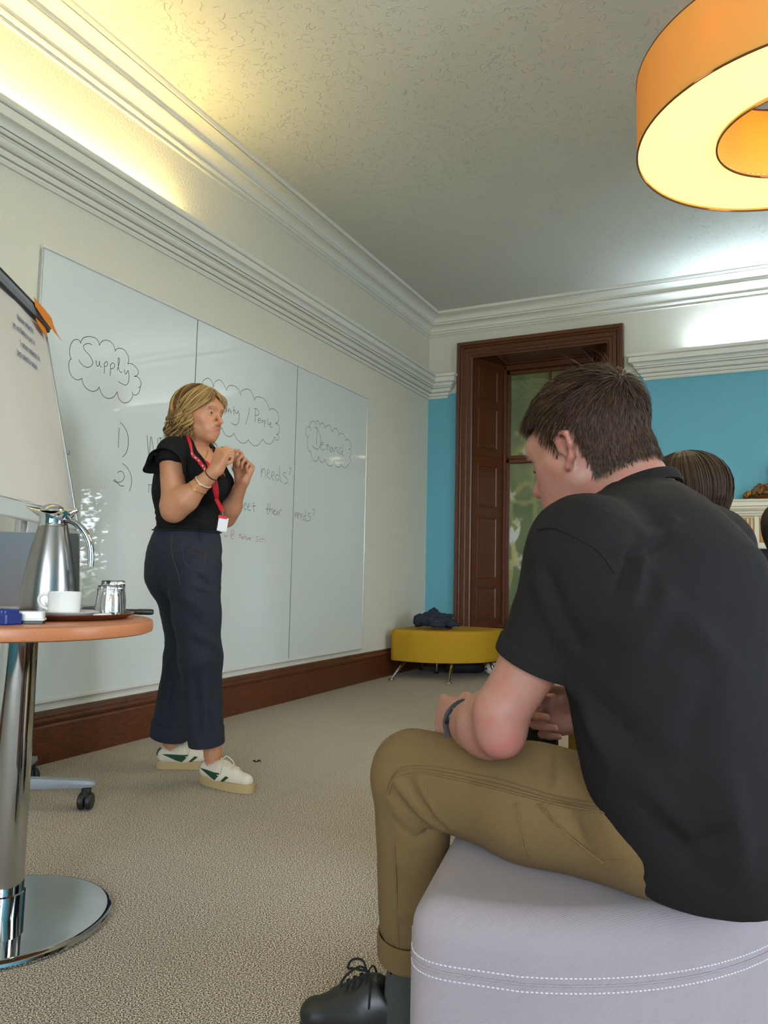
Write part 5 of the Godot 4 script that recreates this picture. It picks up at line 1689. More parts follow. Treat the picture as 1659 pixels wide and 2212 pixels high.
# one mesh out of several fields, so that a body stays one piece
func joined(meshes: Array) -> ArrayMesh:
	var V := PackedVector3Array()
	var N := PackedVector3Array()
	var C := PackedColorArray()
	var I := PackedInt32Array()
	for m in meshes:
		var a: Array = m.surface_get_arrays(0)
		var off := V.size()
		V.append_array(a[Mesh.ARRAY_VERTEX])
		N.append_array(a[Mesh.ARRAY_NORMAL])
		C.append_array(a[Mesh.ARRAY_COLOR])
		for i in a[Mesh.ARRAY_INDEX]:
			I.append(i + off)
	var arr := []
	arr.resize(Mesh.ARRAY_MAX)
	arr[Mesh.ARRAY_VERTEX] = V
	arr[Mesh.ARRAY_NORMAL] = N
	arr[Mesh.ARRAY_COLOR] = C
	arr[Mesh.ARRAY_INDEX] = I
	var am := ArrayMesh.new()
	am.add_surface_from_arrays(Mesh.PRIMITIVE_TRIANGLES, arr)
	return am

# ------------------------------------------------------------------ people
const TOWARD := Vector3(0.442, 0, 0.897)


# head frame: columns forward, up, left
func face_frame(yaw_dir: Vector3, pitch_down: float, roll := 0.0) -> Basis:
	var f := yaw_dir.normalized()
	var F := f * cos(pitch_down) - Vector3.UP * sin(pitch_down)
	var U := Vector3.UP * cos(pitch_down) + f * sin(pitch_down)
	var B := Basis(F, U, U.cross(F))
	B = Basis(F, roll) * B
	return Basis(B.x, B.y, F.cross(B.y) * -1.0)


# skull, face, ears and neck in head coordinates (x forward, y up, z to the person's left)
func head_field(f: Sdf, O: Vector3, B: Basis, s: float, neck_base: Vector3, neck_r: float, soft: float, open_eyes := false) -> void:
	var h := func(x: float, y: float, z: float) -> Vector3: return O + B * (Vector3(x, y, z) * s)
	f.ell(h.call(-0.012, 0.038, 0), B, Vector3(0.099, 0.086, 0.077) * s, 0.02)
	f.ell(h.call(0.032, -0.030, 0), B, Vector3(0.060, 0.080, 0.060) * s, 0.04)
	f.cap(h.call(0.074, 0.035, -0.03), h.call(0.074, 0.035, 0.03), 0.022 * s, 0.022 * s, 0.03)
	for z in [-1.0, 1.0]:
		f.cap(h.call(0.0, -0.050, 0.050 * z), h.call(0.062, -0.094, 0.016 * z), 0.020 * s, 0.017 * s, 0.03)
		f.cap(h.call(0.052, -0.018, 0.044 * z), h.call(0.030, -0.012, 0.056 * z), 0.021 * s, 0.016 * s, 0.025)
		f.cap(h.call(0.087, 0.021, 0.036 * z), h.call(0.092, 0.022, 0.012 * z), 0.0085 * s, 0.008 * s, 0.014)
		f.carve(h.call(0.1, 0.004, 0.03 * z), h.call(0.094, 0.003, 0.04 * z), 0.011 * s, 0.011 * s, 0.012)
		# eyeball under closed or half-closed lids
		f.ell(h.call(0.078, 0.003, 0.031 * z), B, Vector3(0.0132, 0.0125, 0.0145) * s, 0.005)
		if open_eyes:
			f.chain([h.call(0.080, 0.001, 0.0445 * z), h.call(0.0885, 0.0078, 0.036 * z), h.call(0.0905, 0.0088, 0.029 * z), h.call(0.0875, 0.0040, 0.0185 * z)], [0.0022 * s, 0.0030 * s, 0.0030 * s, 0.0022 * s], 0.004)
			f.chain([h.call(0.080, 0.0, 0.0445 * z), h.call(0.0885, -0.0062, 0.036 * z), h.call(0.0900, -0.0066, 0.028 * z), h.call(0.0875, 0.0, 0.0185 * z)], [0.0020 * s, 0.0024 * s, 0.0024 * s, 0.0020 * s], 0.004)
		# nostril wings
		f.cap(h.call(0.103, -0.040, 0.011 * z), h.call(0.094, -0.041, 0.013 * z), 0.0075 * s, 0.006 * s, 0.008)
		f.carve(h.call(0.108, -0.049, 0.006 * z), h.call(0.1, -0.045, 0.007 * z), 0.0032 * s, 0.003 * s, 0.003)
		f.cap(h.call(0.070, -0.045, 0.03 * z), h.call(0.078, -0.07, 0.026 * z), 0.016 * s, 0.012 * s, 0.03)
	f.cap(h.call(0.092, 0.012, 0), h.call(0.117, -0.031, 0), 0.0080 * s, 0.0100 * s, 0.010)
	f.cap(h.call(0.118, -0.033, 0), h.call(0.106, -0.044, 0), 0.0092 * s, 0.006 * s, 0.008)
	f.ell(h.call(0.082, -0.064, 0), B, Vector3(0.014, 0.02, 0.03) * s, 0.02)
	# lips
	f.chain([h.call(0.080, -0.066, -0.027), h.call(0.093, -0.0605, -0.009), h.call(0.094, -0.062, 0.0), h.call(0.093, -0.0605, 0.009), h.call(0.080, -0.066, 0.027)], [0.0028 * s, 0.0052 * s, 0.005 * s, 0.0052 * s, 0.0028 * s], 0.006)
	f.chain([h.call(0.080, -0.067, -0.024), h.call(0.091, -0.0705, 0.0), h.call(0.080, -0.067, 0.024)], [0.003 * s, 0.005 * s, 0.003 * s], 0.006)
	f.carve(h.call(0.098, -0.0658, -0.024), h.call(0.098, -0.0658, 0.024), 0.0035 * s, 0.0035 * s, 0.003, 0.35, B.y)
	f.cap(h.call(0.076, -0.099, -0.008), h.call(0.076, -0.099, 0.008), 0.0165 * s, 0.0165 * s, 0.02)
	# neck
	f.cap(h.call(-0.028, -0.02, 0), neck_base, neck_r * 0.98, neck_r, soft)
	f.cap(h.call(0.03, -0.075, 0), neck_base + B.x * 0.02, neck_r * 0.45, neck_r * 0.7, soft)
	# ears
	for z in [-1.0, 1.0]:
		var e := func(x: float, y: float, o: float) -> Vector3: return h.call(-0.008 + x, -0.004 + y, (0.073 + o) * z)
		f.chain([e.call(0.012, 0.004, 0.001), e.call(0.010, 0.022, 0.006), e.call(-0.004, 0.031, 0.012), e.call(-0.018, 0.022, 0.016), e.call(-0.019, 0.004, 0.014), e.call(-0.010, -0.016, 0.008), e.call(0.002, -0.028, 0.004)], [0.004 * s, 0.0042 * s, 0.0042 * s, 0.0042 * s, 0.0042 * s, 0.0045 * s, 0.0065 * s], 0.008)
		f.ell(e.call(-0.006, 0.004, 0.003), B, Vector3(0.014, 0.024, 0.005) * s, 0.006)
		f.carve(e.call(0.0, -0.004, 0.012), e.call(0.0, 0.006, 0.012), 0.0085 * s, 0.007 * s, 0.004)


# wrist, columns of B: along the hand, out of its back, towards the thumb
func hand_field(f: Sdf, W: Vector3, B: Basis, s: float, curls: Array, thumb: Array) -> void:
	var h := func(x: float, y: float, z: float) -> Vector3: return W + B * (Vector3(x, y, z) * s)
	var kz := [0.031, 0.0105, -0.0105, -0.030]
	var kx := [0.088, 0.091, 0.086, 0.078]
	var len := [[0.043, 0.025, 0.020], [0.048, 0.029, 0.021], [0.044, 0.027, 0.021], [0.034, 0.020, 0.018]]
	var rad := [0.0088, 0.009, 0.0085, 0.0075]
	for i in 4:
		var k: Vector3 = h.call(kx[i], 0.0, kz[i])
		f.cap(h.call(0.008, -0.002, kz[i] * 0.55), k, 0.0165 * s, 0.0115 * s, 0.014)
		var p := k
		var a := 0.0
		var fan: float = kz[i] * 0.5
		for j in 3:
			a += deg_to_rad(curls[i][j])
			var d: Vector3 = B * Vector3(cos(a), -sin(a), fan * (1.0 - 0.6 * float(curls[i][0] > 40))).normalized()
			var q: Vector3 = p + d * len[i][j] * s
			f.cap(p, q, rad[i] * s * (1.06 - 0.09 * j), rad[i] * s * (0.98 - 0.1 * j), 0.0035)
			p = q
	# ball of the thumb and thumb
	f.cap(h.call(0.015, -0.010, 0.018), h.call(0.05, -0.014, 0.03), 0.017 * s, 0.013 * s, 0.014)
	f.cap(h.call(0.015, -0.012, -0.018), h.call(0.06, -0.010, -0.026), 0.014 * s, 0.011 * s, 0.014)
	var t: Array = [h.call(0.022, -0.010, 0.026)]
	for q in thumb:
		t.append(h.call(q.x, q.y, q.z))
	f.chain(t, [0.0135 * s, 0.011 * s, 0.0095 * s, 0.008 * s], 0.006)


# a strand of hair: a flat tapering ribbon along a path
func strand(mb: MB, col: PackedColorArray, pts: Array, w: float, out: Vector3, c: Color) -> void:
	var n := pts.size()
	for i in n - 1:
		var t: Vector3 = (pts[i + 1] - pts[i]).normalized()
		var s := t.cross(out).normalized()
		var wa := w * (1.0 - 0.8 * float(i) / (n - 1)) * 0.5
		var wb := w * (1.0 - 0.8 * float(i + 1) / (n - 1)) * 0.5
		mb.quad(pts[i] - s * wa, pts[i] + s * wa, pts[i + 1] + s * wb, pts[i + 1] - s * wb)
		for k in 6:
			col.append(c)


# a mesh straight from triangles with colours, smooth across nothing
func coloured(mb: MB, col: PackedColorArray) -> ArrayMesh:
	var N := PackedVector3Array()
	N.resize(mb.P.size())
	for i in range(0, mb.P.size(), 3):
		var n := (mb.P[i + 2] - mb.P[i]).cross(mb.P[i + 1] - mb.P[i]).normalized()
		for k in 3:
			N[i + k] = n
	var arr := []
	arr.resize(Mesh.ARRAY_MAX)
	arr[Mesh.ARRAY_VERTEX] = mb.P
	arr[Mesh.ARRAY_NORMAL] = N
	arr[Mesh.ARRAY_COLOR] = col
	var am := ArrayMesh.new()
	am.add_surface_from_arrays(Mesh.PRIMITIVE_TRIANGLES, arr)
	return am


# ridges (or creases, when height is negative) along segments: [a, b, half width, height]
func ridge(list: Array, p: Vector3) -> float:
	var d := 0.0
	for r in list:
		var ab: Vector3 = r[1] - r[0]
		var t := clampf((p - r[0]).dot(ab) / ab.length_squared(), 0, 1)
		var q: float = (p - r[0] - ab * t).length() / r[2]
		if q < 2.2:
			d += r[3] * exp(-q * q) * (0.35 + 0.65 * sin(PI * clampf(t, 0.08, 0.92)))
	return d


# a stitched seam: a thin cord laid on a garment along guide points
func seam(f: Sdf, guide: Array, r: float, lift := 0.0004, steps := 8) -> MB:
	var pts := []
	for g in smooth_path(guide, steps):
		pts.append(f.snap(g, lift))
	return MB.new().tube(pts, r, 6)


# a patch of cloth laid on a field: four corners, thrown along dir onto the surface
func patch(f: Sdf, c: Array, dir: Vector3, lift: float, nu := 8, nv := 6) -> MB:
	var rows := []
	for v in nv + 1:
		var row := PackedVector3Array()
		for u in nu + 1:
			var a: Vector3 = c[0].lerp(c[1], float(u) / nu)
			var b: Vector3 = c[3].lerp(c[2], float(u) / nu)
			var q := a.lerp(b, float(v) / nv)
			row.append(f.outward(q, dir, 0.12) + dir * lift)
		rows.append(row)
	return MB.new().loft(rows, false, false)


func skin_tint(base: Color, O: Vector3, B: Basis, s: float, lips: Color, brow: Color, scalp: Variant) -> Variant:
	var inv := B.transposed()
	return func(p: Vector3) -> Color:
		var q := inv * (p - O) / s
		var c := mottled(base, p)
		if q.length() > 0.17:
			return c
		if scalp != null:
			var k: float = scalp.call(q)
			if k > 0.0:
				return c.lerp(brow, k)
		# warm cheeks, nose and ears
		var red := exp(-pow(Vector2(q.y + 0.03, absf(q.z) - 0.045).length() / 0.025, 2.0)) * float(q.x > 0.02) * 0.35 + exp(-pow(Vector3(q.x - 0.115, q.y + 0.035, q.z).length() / 0.018, 2.0)) * 0.45 + float(absf(q.z) > 0.079) * 0.5
		c = c.lerp(Color(base.r * 1.05, base.g * 0.70, base.b * 0.66), clampf(red, 0, 0.6))
		if q.x > 0.078 and absf(q.z) < 0.026 and q.y < -0.0565 and q.y > -0.0765:
			c = lips
		var by := 0.0225 + 0.004 * sin(clampf((absf(q.z) - 0.012) / 0.04, 0, 1) * PI)
		if q.x > 0.06 and absf(q.z) > 0.011 and absf(q.z) < 0.052 and absf(q.y - by) < 0.0031:
			c = c.lerp(brow, 0.75)
		return c


# ------------------------------------------------------------------ the seated man in the foreground
func seated_man() -> void:
	var o := thing("person", "man in black t-shirt and khaki trousers bending forward on the cream seat, back to us", "person")
	var skin := Color(0.32, 0.142, 0.098)
	# --- head
	var Fh := (RIGHT * -0.643 + AWAY * 0.766)
	var B := face_frame(Fh, deg_to_rad(15), deg_to_rad(-3))
	var s := 1.06
	var ear := Vector3(2.6572, 1.1208, 5.6163)
	var O := ear - B * (Vector3(-0.01, -0.004, 0.078) * s)
	var NC := Vector3(2.7768, 1.0583, 5.5682)
	var neck := NC + Vector3(0, -0.03, 0)
	var hf := Sdf.new()
	head_field(hf, O, B, s, neck, 0.056, 0.04)
	hf.cap(O + B * (Vector3(-0.075, -0.03, 0.0) * s), neck - Fh * 0.015, 0.036, 0.046, 0.04)
	var hairline := func(q: Vector3) -> float:
		# 1 where the scalp carries hair; q in head coordinates
		var front := 0.066 - 0.25 * maxf(0.0, absf(q.z) - 0.05)
		if q.y > 0.062:
			return clampf((front + (q.y - 0.062) * 0.5 - q.x) / 0.008, 0, 1)
		var side := 0.034 if q.y > 0.03 else 0.012 + (q.y + 0.004) * 0.35
		var k := clampf((side - q.x) / 0.006, 0, 1)
		if q.x > -0.034 and q.y < 0.024:
			k *= clampf((q.x - 0.004) / 0.004, 0, 1) * clampf((q.y + 0.03) / 0.01, 0, 1)
		return k * clampf((q.y + 0.062 + 0.15 * (q.x + 0.1)) / 0.012, 0, 1)
	var body_parts := [hf.mesh(0.0032, null, skin_tint(skin, O, B, s, Color(0.42, 0.17, 0.14), Color(0.035, 0.022, 0.014), hairline))]
	# --- left arm with its hand
	var SL := Vector3(2.7273, 0.9353, 5.8055)
	var EL := Vector3(2.6033, 0.6652, 5.8033)
	var WL := Vector3(2.4684, 0.6291, 5.5982)
	var arm := Sdf.new()
	arm.cap(SL, Vector3(2.6814, 0.8291, 5.8018), 0.052, 0.049, 0.02)
	arm.cap(Vector3(2.6814, 0.8291, 5.8018), EL + Vector3(0, 0.03, 0), 0.049, 0.040, 0.02)
	arm.cap(EL + Vector3(0, 0.03, 0), EL, 0.040, 0.033, 0.015)
	arm.cap(EL, Vector3(2.5631, 0.6611, 5.7388), 0.034, 0.044, 0.02)
	arm.cap(Vector3(2.5631, 0.6611, 5.7388), Vector3(2.5153, 0.6447, 5.6715), 0.045, 0.036, 0.04)
	arm.cap(Vector3(2.5153, 0.6447, 5.6715), WL, 0.036, 0.028, 0.03, 0.85, TOWARD)
	var hx := (Vector3(2.4079, 0.6277, 5.544) - WL).normalized()
	var hy := (Vector3.UP.cross(hx) + Vector3(0, 0.25, 0)).normalized()
	hy = (hy - hx * hy.dot(hx)).normalized()
	hand_field(arm, WL, Basis(hx, hy, hx.cross(hy)), 1.02, [[55, 70, 40], [65, 80, 45], [72, 85, 50], [78, 85, 50]], [Vector3(0.05, -0.022, 0.044), Vector3(0.078, -0.032, 0.036), Vector3(0.098, -0.036, 0.024)])
	var elbow_red := func(p: Vector3) -> Color:
		var k := exp(-pow(p.distance_to(EL + Vector3(0, -0.02, 0) + TOWARD * 0.03) / 0.05, 2.0))
		return mottled(skin.lerp(Color(0.32, 0.105, 0.085), 0.7 * k), p)
	body_parts.append(arm.mesh(0.0042, null, elbow_red))
	# --- right arm, seen only at the wrist and palm
	var SR := Vector3(2.8739, 0.951, 5.488)
	var ER := Vector3(2.7732, 0.5863, 5.337)
	var WR := Vector3(2.6421, 0.6335, 5.3838)
	var ra := Sdf.new()
	ra.cap(SR, ER, 0.05, 0.04, 0.02)
	ra.cap(ER, Vector3(2.7154, 0.6099, 5.3565), 0.042, 0.042, 0.03)
	ra.cap(Vector3(2.7154, 0.6099, 5.3565), WR, 0.042, 0.03, 0.02, 0.8, TOWARD)
	var rx := (Vector3(2.5624, 0.6297, 5.4397) - WR).normalized()
	var ry := (AWAY - rx * AWAY.dot(rx)).normalized()
	hand_field(ra, WR, Basis(rx, ry, ry.cross(rx) * -1.0 if (ry.cross(rx)).y < 0 else ry.cross(rx)), 1.02, [[35, 50, 30], [45, 55, 30], [50, 60, 35], [55, 60, 35]], [Vector3(0.05, -0.014, 0.05), Vector3(0.08, -0.026, 0.055), Vector3(0.108, -0.034, 0.05)])
	body_parts.append(ra.mesh(0.0045, null, func(p: Vector3) -> Color: return mottled(skin, p)))
	# --- trunk and legs under the clothes
	var HL := Vector3(2.8027, 0.5292, 5.6923)
	var HR := Vector3(2.8595, 0.5344, 5.5751)
	var KL := Vector3(2.3697, 0.5245, 5.5872)
	var KR := Vector3(2.84, 0.525, 5.145)
	var AL := Vector3(2.3454, 0.1642, 5.5442)
	var AR := Vector3(2.85, 0.11, 5.12)
	var core := Sdf.new()
	core.chain([neck, Vector3(2.8147, 0.9009, 5.6247), Vector3(2.8343, 0.7653, 5.6588), Vector3(2.8539, 0.6298, 5.6704), Vector3(2.8527, 0.5601, 5.6647)], [0.045, 0.08, 0.09, 0.09, 0.085], 0.04)
	core.chain([HL, KL, AL], [0.075, 0.055, 0.036], 0.03)
	core.chain([HR, KR, AR], [0.075, 0.055, 0.036], 0.03)
	body_parts.append(core.mesh(0.016, null, func(p: Vector3) -> Color: return mottled(skin, p)))
	part("body", joined(body_parts), M.skin_man, o)

	# --- eyes: lids are lowered, only a line of lashes shows
	var lash := MB.new()
	for z in [-1.0, 1.0]:
		var pts := []
		for k in 7:
			var a := lerpf(-0.9, 0.9, k / 6.0)
			pts.append(O + B * (Vector3(0.0915 - 0.004 * a * a, -0.0035 - 0.001 * cos(a), 0.031 * z + 0.0125 * sin(a) * z) * s))
		part("eyelashes", MB.new().tube(pts, 0.0012, 5).commit(), M.lace_black, o)

	# --- hair
	var rng := RandomNumberGenerator.new()
	rng.seed = 17
	var mb := MB.new()
	var col := PackedColorArray()
	var whorl := Vector3(-0.088, 0.082, 0.012)
	var E := Vector3(0.099, 0.086, 0.077)
	var C0 := Vector3(-0.012, 0.038, 0)
	# how far the mass of hair stands off the skull
	var bulk := func(q: Vector3) -> float:
		var k: float = hairline.call(q)
		return k * lerpf(0.004, 0.017, smoothstep(0.01, 0.09, q.y)) * lerpf(1.0, 1.25, clampf(-q.x / 0.08, 0, 1))
	var scalp := func(dir: Vector3) -> Array:
		var q := C0 + dir * E
		var n := (dir / E).normalized()
		if dir.y < -0.05:
			var w := O + B * (C0 * s)
			var hit := hf.outward(w, B * (dir * E).normalized(), 0.15 * s)
			q = inv_apply(B, hit - O) / s
			n = inv_apply(B, hf.normal(hit))
		return [q, n]
	# the mass under the strands
	var cap_rows := []
	for i in 30:
		var th := PI * 0.70 * i / 29.0
		var row := PackedVector3Array()
		for j in 56:
			var ph := TAU * j / 56.0
			var dir := Vector3(sin(th) * cos(ph), cos(th), sin(th) * sin(ph))
			var q := C0 + dir * E
			var n := (dir / E).normalized()
			var off: float = bulk.call(q)
			row.append(O + B * ((q + n * (off * 0.8 if off > 0.0008 else -0.006)) * s))
		cap_rows.append(row)
	var cap_mb := MB.new().loft(cap_rows, true, false)
	var cap_col := PackedColorArray()
	for i in cap_mb.P.size():
		cap_col.append(Color(0.022, 0.013, 0.008))
	var hair := part("hair", smooth_coloured(cap_mb, cap_col), M.hair_man, o, "short brown hair brushed forward")
	var made := 0
	var tries := 0
	while made < 13500 and tries < 60000:
		tries += 1
		var dir := Vector3(rng.randf_range(-1, 1), rng.randf_range(-0.8, 1), rng.randf_range(-1, 1))
		if dir.length() > 1.0 or dir.length() < 0.2:
			continue
		if tries % 4 == 0:
			dir = Vector3(-0.3 - 0.7 * absf(dir.x), rng.randf_range(-0.75, 0.1), dir.z)
		dir = dir.normalized()
		if dir.x > 0.5 and dir.y < 0.1:
			continue
		var qn: Array = scalp.call(dir)
		var q: Vector3 = qn[0]
		var n: Vector3 = qn[1]
		if hairline.call(q) < rng.randf_range(0.15, 0.8):
			continue
		q += n * (bulk.call(q) * 0.75)
		# hair runs away from the whorl: forward over the top, down at the sides and the nape
		var flow := q - whorl
		flow = (flow - n * flow.dot(n)).normalized()
		flow = (flow + Vector3(0.45 if q.y > 0.07 else 0.05, -0.8 * clampf((0.09 - q.y) / 0.06, 0, 1), 0)).normalized()
		flow = (flow - n * flow.dot(n)).normalized()
		flow = flow.rotated(n, rng.randf_range(-0.3, 0.3))
		var top := clampf((q.y - 0.055) / 0.05, 0, 1)
		var ln := lerpf(0.017, 0.040, top) * rng.randf_range(0.75, 1.2)
		if q.y < 0.02:
			ln *= clampf((q.y + 0.09) / 0.11, 0.4, 1)
		var rise := lerpf(0.30, 0.46, top) + rng.randf_range(-0.12, 0.16)
		var stray := rng.randf() < 0.012 and top > 0.7
		if stray:
			rise = rng.randf_range(0.8, 1.4)
			ln *= 1.25
		var pts := []
		for k in 4:
			var t := k / 3.0
			var lift := (rise * t - 0.5 * rise * t * t * (0.6 if stray else 1.25)) * ln
			var g := q + flow * ln * t + n * (lift + 0.0008) - n * (ln * ln * t * t * 4.2)
			pts.append(O + B * (g * s))
		var tone := rng.randf()
		var c := Color(0.018, 0.010, 0.006).lerp(Color(0.085, 0.046, 0.025), tone * tone)
		strand(mb, col, pts, 0.0021 if not stray else 0.0011, (B * n + Vector3(rng.randf_range(-0.5, 0.5), rng.randf_range(-0.5, 0.5), rng.randf_range(-0.5, 0.5))).normalized(), c)
		made += 1
	# fringe that hangs forward over the brow
	for i in 520:
		var z := rng.randf_range(-0.055, 0.055)
		var q := Vector3(0.070 - 6.0 * z * z + rng.randf_range(-0.014, 0.002), 0.094 - 2.5 * z * z + rng.randf_range(-0.008, 0.004), z)
		var pts := []
		var ln := rng.randf_range(0.030, 0.050)
		var curl := rng.randf_range(-0.6, 0.4)
		for k in 5:
			var t := k / 4.0
			pts.append(O + B * ((q + Vector3(ln * (1.0 * t - 0.2 * t * t), ln * (0.45 * t - (0.95 + curl * 0.3) * t * t), z * 0.15 * t + curl * 0.012 * t * t)) * s))
		var tone := rng.randf()
		strand(mb, col, pts, 0.0019, (B * Vector3(0.4, 0.9, rng.randf_range(-0.4, 0.4))).normalized(), Color(0.024, 0.013, 0.007).lerp(Color(0.12, 0.066, 0.033), tone * tone))
	part("strands", coloured(mb, col), M.hair_man, hair).set_meta("kind", "stuff")

	# --- t-shirt
	var Ft := (RIGHT * -0.64 + AWAY * 0.77).normalized()
	var Lt := Vector3.UP.cross(Ft)
	var tee := Sdf.new()
	tee.chain([Vector3(2.8102, 0.8875, 5.6482), Vector3(2.8216, 0.8357, 5.6547), Vector3(2.8347, 0.7588, 5.6636), Vector3(2.8574, 0.6508, 5.6706)], [0.150, 0.178, 0.185, 0.178], 0.07, 0.64, Ft)
	tee.cap(Vector3(2.8574, 0.6508, 5.6706), Vector3(2.8847, 0.5639, 5.6604), 0.178, 0.168, 0.06, 0.74, Ft)
	tee.cap(Vector3(2.8847, 0.5639, 5.6604), Vector3(2.9152, 0.5128, 5.6519), 0.160, 0.135, 0.05, 0.85, Ft)
	tee.cap(SL, NC + Lt * 0.05 + Vector3(0, -0.052, 0), 0.066, 0.053, 0.05)
	tee.cap(SR, NC - Lt * 0.05 + Vector3(0, -0.052, 0), 0.068, 0.053, 0.05)
	tee.cap(NC - Ft * 0.022 + Vector3(0, -0.05, 0), Vector3(2.8572, 0.8872, 5.6361), 0.052, 0.11, 0.08)
	tee.cap(SL, SL + Vector3(0, -0.06, 0) - Ft * 0.02, 0.07, 0.07, 0.05)
	tee.cap(SR, Vector3(2.8474, 0.7588, 5.4166), 0.075, 0.07, 0.04)
	tee.cap(Vector3(2.8286, 0.6243, 5.7384), Vector3(2.8861, 0.5105, 5.6997), 0.075, 0.097, 0.04)
	tee.cut(Vector3(0, 0.446, 0), Vector3(0, -1, 0), 0.02)
	# the sleeve, flat at its hem and hollow round the arm
	var hem := Vector3(2.6563, 0.7702, 5.7977)
	tee.cap(SL + Vector3(0, 0.005, 0), hem, 0.071, 0.0625, 0.035, 1.0, Vector3.UP, 2)
	var ax := (hem - SL).normalized()
	tee.carve(hem - ax * 0.03, hem + ax * 0.06, 0.0525, 0.0525, 0.004)
	# neck opening
	var lean := deg_to_rad(22)
	var nb := Vector3.UP * cos(lean) + Ft * sin(lean)
	tee.carve(NC - nb * 0.012, NC + nb * 0.14, 0.0600, 0.066, 0.006)
	var folds := [
		[Vector3(2.7499, 0.9347, 5.8278), Vector3(2.8332, 0.9626, 5.7331), 0.010, 0.005], [Vector3(2.7557, 0.9283, 5.8244), Vector3(2.8218, 0.9413, 5.7481), 0.010, -0.005],
		[Vector3(2.7782, 0.9448, 5.8259), Vector3(2.7723, 0.8677, 5.8555), 0.012, -0.007], [Vector3(2.7869, 0.9385, 5.8211), Vector3(2.7877, 0.8744, 5.8484), 0.011, 0.006],
		[Vector3(2.829, 0.8752, 5.8169), Vector3(2.7938, 0.7835, 5.8708), 0.016, 0.006], [Vector3(2.8108, 0.8938, 5.8164), Vector3(2.7683, 0.7931, 5.8619), 0.014, -0.006],
		[Vector3(2.6754, 0.8969, 5.8725), Vector3(2.7198, 0.8017, 5.8531), 0.012, 0.005], [Vector3(2.6955, 0.9038, 5.8744), Vector3(2.7336, 0.8093, 5.8582), 0.011, -0.005],
		[Vector3(2.9188, 0.6358, 5.8291), Vector3(2.9412, 0.5296, 5.842), 0.022, 0.009], [Vector3(2.8316, 0.595, 5.8574), Vector3(2.897, 0.5113, 5.8623), 0.018, -0.007],
		[Vector3(2.8188, 0.6313, 5.8447), Vector3(2.8866, 0.5475, 5.8595), 0.016, 0.007], [Vector3(2.882, 0.5454, 5.8728), Vector3(2.95, 0.5905, 5.8544), 0.014, -0.006],
		[Vector3(2.7311, 0.7363, 5.8304), Vector3(2.7756, 0.6538, 5.8345), 0.016, 0.006], [Vector3(2.7563, 0.7384, 5.8293), Vector3(2.8303, 0.6621, 5.8418), 0.018, -0.006],
		[Vector3(2.8479, 0.8573, 5.8283), Vector3(2.9315, 0.799, 5.804), 0.022, 0.005], [Vector3(2.9098, 0.7646, 5.834), Vector3(2.866, 0.67, 5.8584), 0.02, -0.005],
	]
	for r in folds:
		r[0] = tee.snap(r[0])
		r[1] = tee.snap(r[1])
		r[3] *= 2.0
	var soft := FastNoiseLite.new()
	soft.seed = 3
	soft.frequency = 7.0
	var shirt := part("t_shirt", tee.mesh(0.006, func(p: Vector3, _n: Vector3) -> float: return ridge(folds, p) + 0.0035 * soft.get_noise_3dv(p)), M.tee_black, o)
	# ribbed collar
	var band := MB.new()
	var cx := nb.cross(Lt).normalized()
	band.lathe([Vector2(0.0595, -0.014), Vector2(0.0655, -0.015), Vector2(0.0672, -0.010), Vector2(0.0660, 0.002), Vector2(0.0640, 0.0055), Vector2(0.0615, 0.005), Vector2(0.0590, -0.004), Vector2(0.0595, -0.014)], 56, NC, Basis(cx, nb, cx.cross(nb)))
	part("collar", band.commit(60), M.tee_black, shirt)
	part("shoulder_seam", seam(tee, [Vector3(2.6797, 0.9628, 5.8595), Vector3(2.7027, 0.9624, 5.8649), Vector3(2.7251, 0.952, 5.864), Vector3(2.7528, 0.9337, 5.8599), Vector3(2.7686, 0.9054, 5.8551)], 0.0014).commit(60), M.tee_black, shirt)
	var hs := []
	var hxx := ax.cross(Vector3.UP).normalized()
	var hzz := hxx.cross(ax)
	for k in 25:
		var a := TAU * k / 24.0
		hs.append(tee.snap(hem - ax * 0.022 + (hxx * cos(a) + hzz * sin(a)) * 0.064, 0.0003))
	part("sleeve_stitching", MB.new().tube(hs, 0.0009, 5).commit(60), M.tee_black, shirt)
	part("sleeve_hem", MB.new().lathe([Vector2(0.0555, 0.002), Vector2(0.0655, -0.001), Vector2(0.0668, 0.004), Vector2(0.0672, 0.022), Vector2(0.064, 0.026), Vector2(0.0555, 0.02), Vector2(0.0555, 0.002)], 56, hem, Basis(hxx, -ax, hxx.cross(-ax))).commit(60), M.tee_black, shirt)

	# --- trousers
	var tr := Sdf.new()
	tr.chain([HL, Vector3(2.6128, 0.5256, 5.6572), KL], [0.098, 0.092, 0.079], 0.03)
	tr.cap(KL + Vector3(0, -0.005, 0), AL + Vector3(0, 0.05, 0), 0.077, 0.058, 0.03, 1.0, Vector3.UP, 2)
	tr.chain([HR, HR.lerp(KR, 0.5), KR], [0.105, 0.088, 0.078], 0.03)
	tr.cap(KR, AR, 0.074, 0.058, 0.03, 1.0, Vector3.UP, 2)
	tr.cap(Vector3(2.8167, 0.5577, 5.7271), Vector3(2.8694, 0.5518, 5.5661), 0.10, 0.10, 0.04)
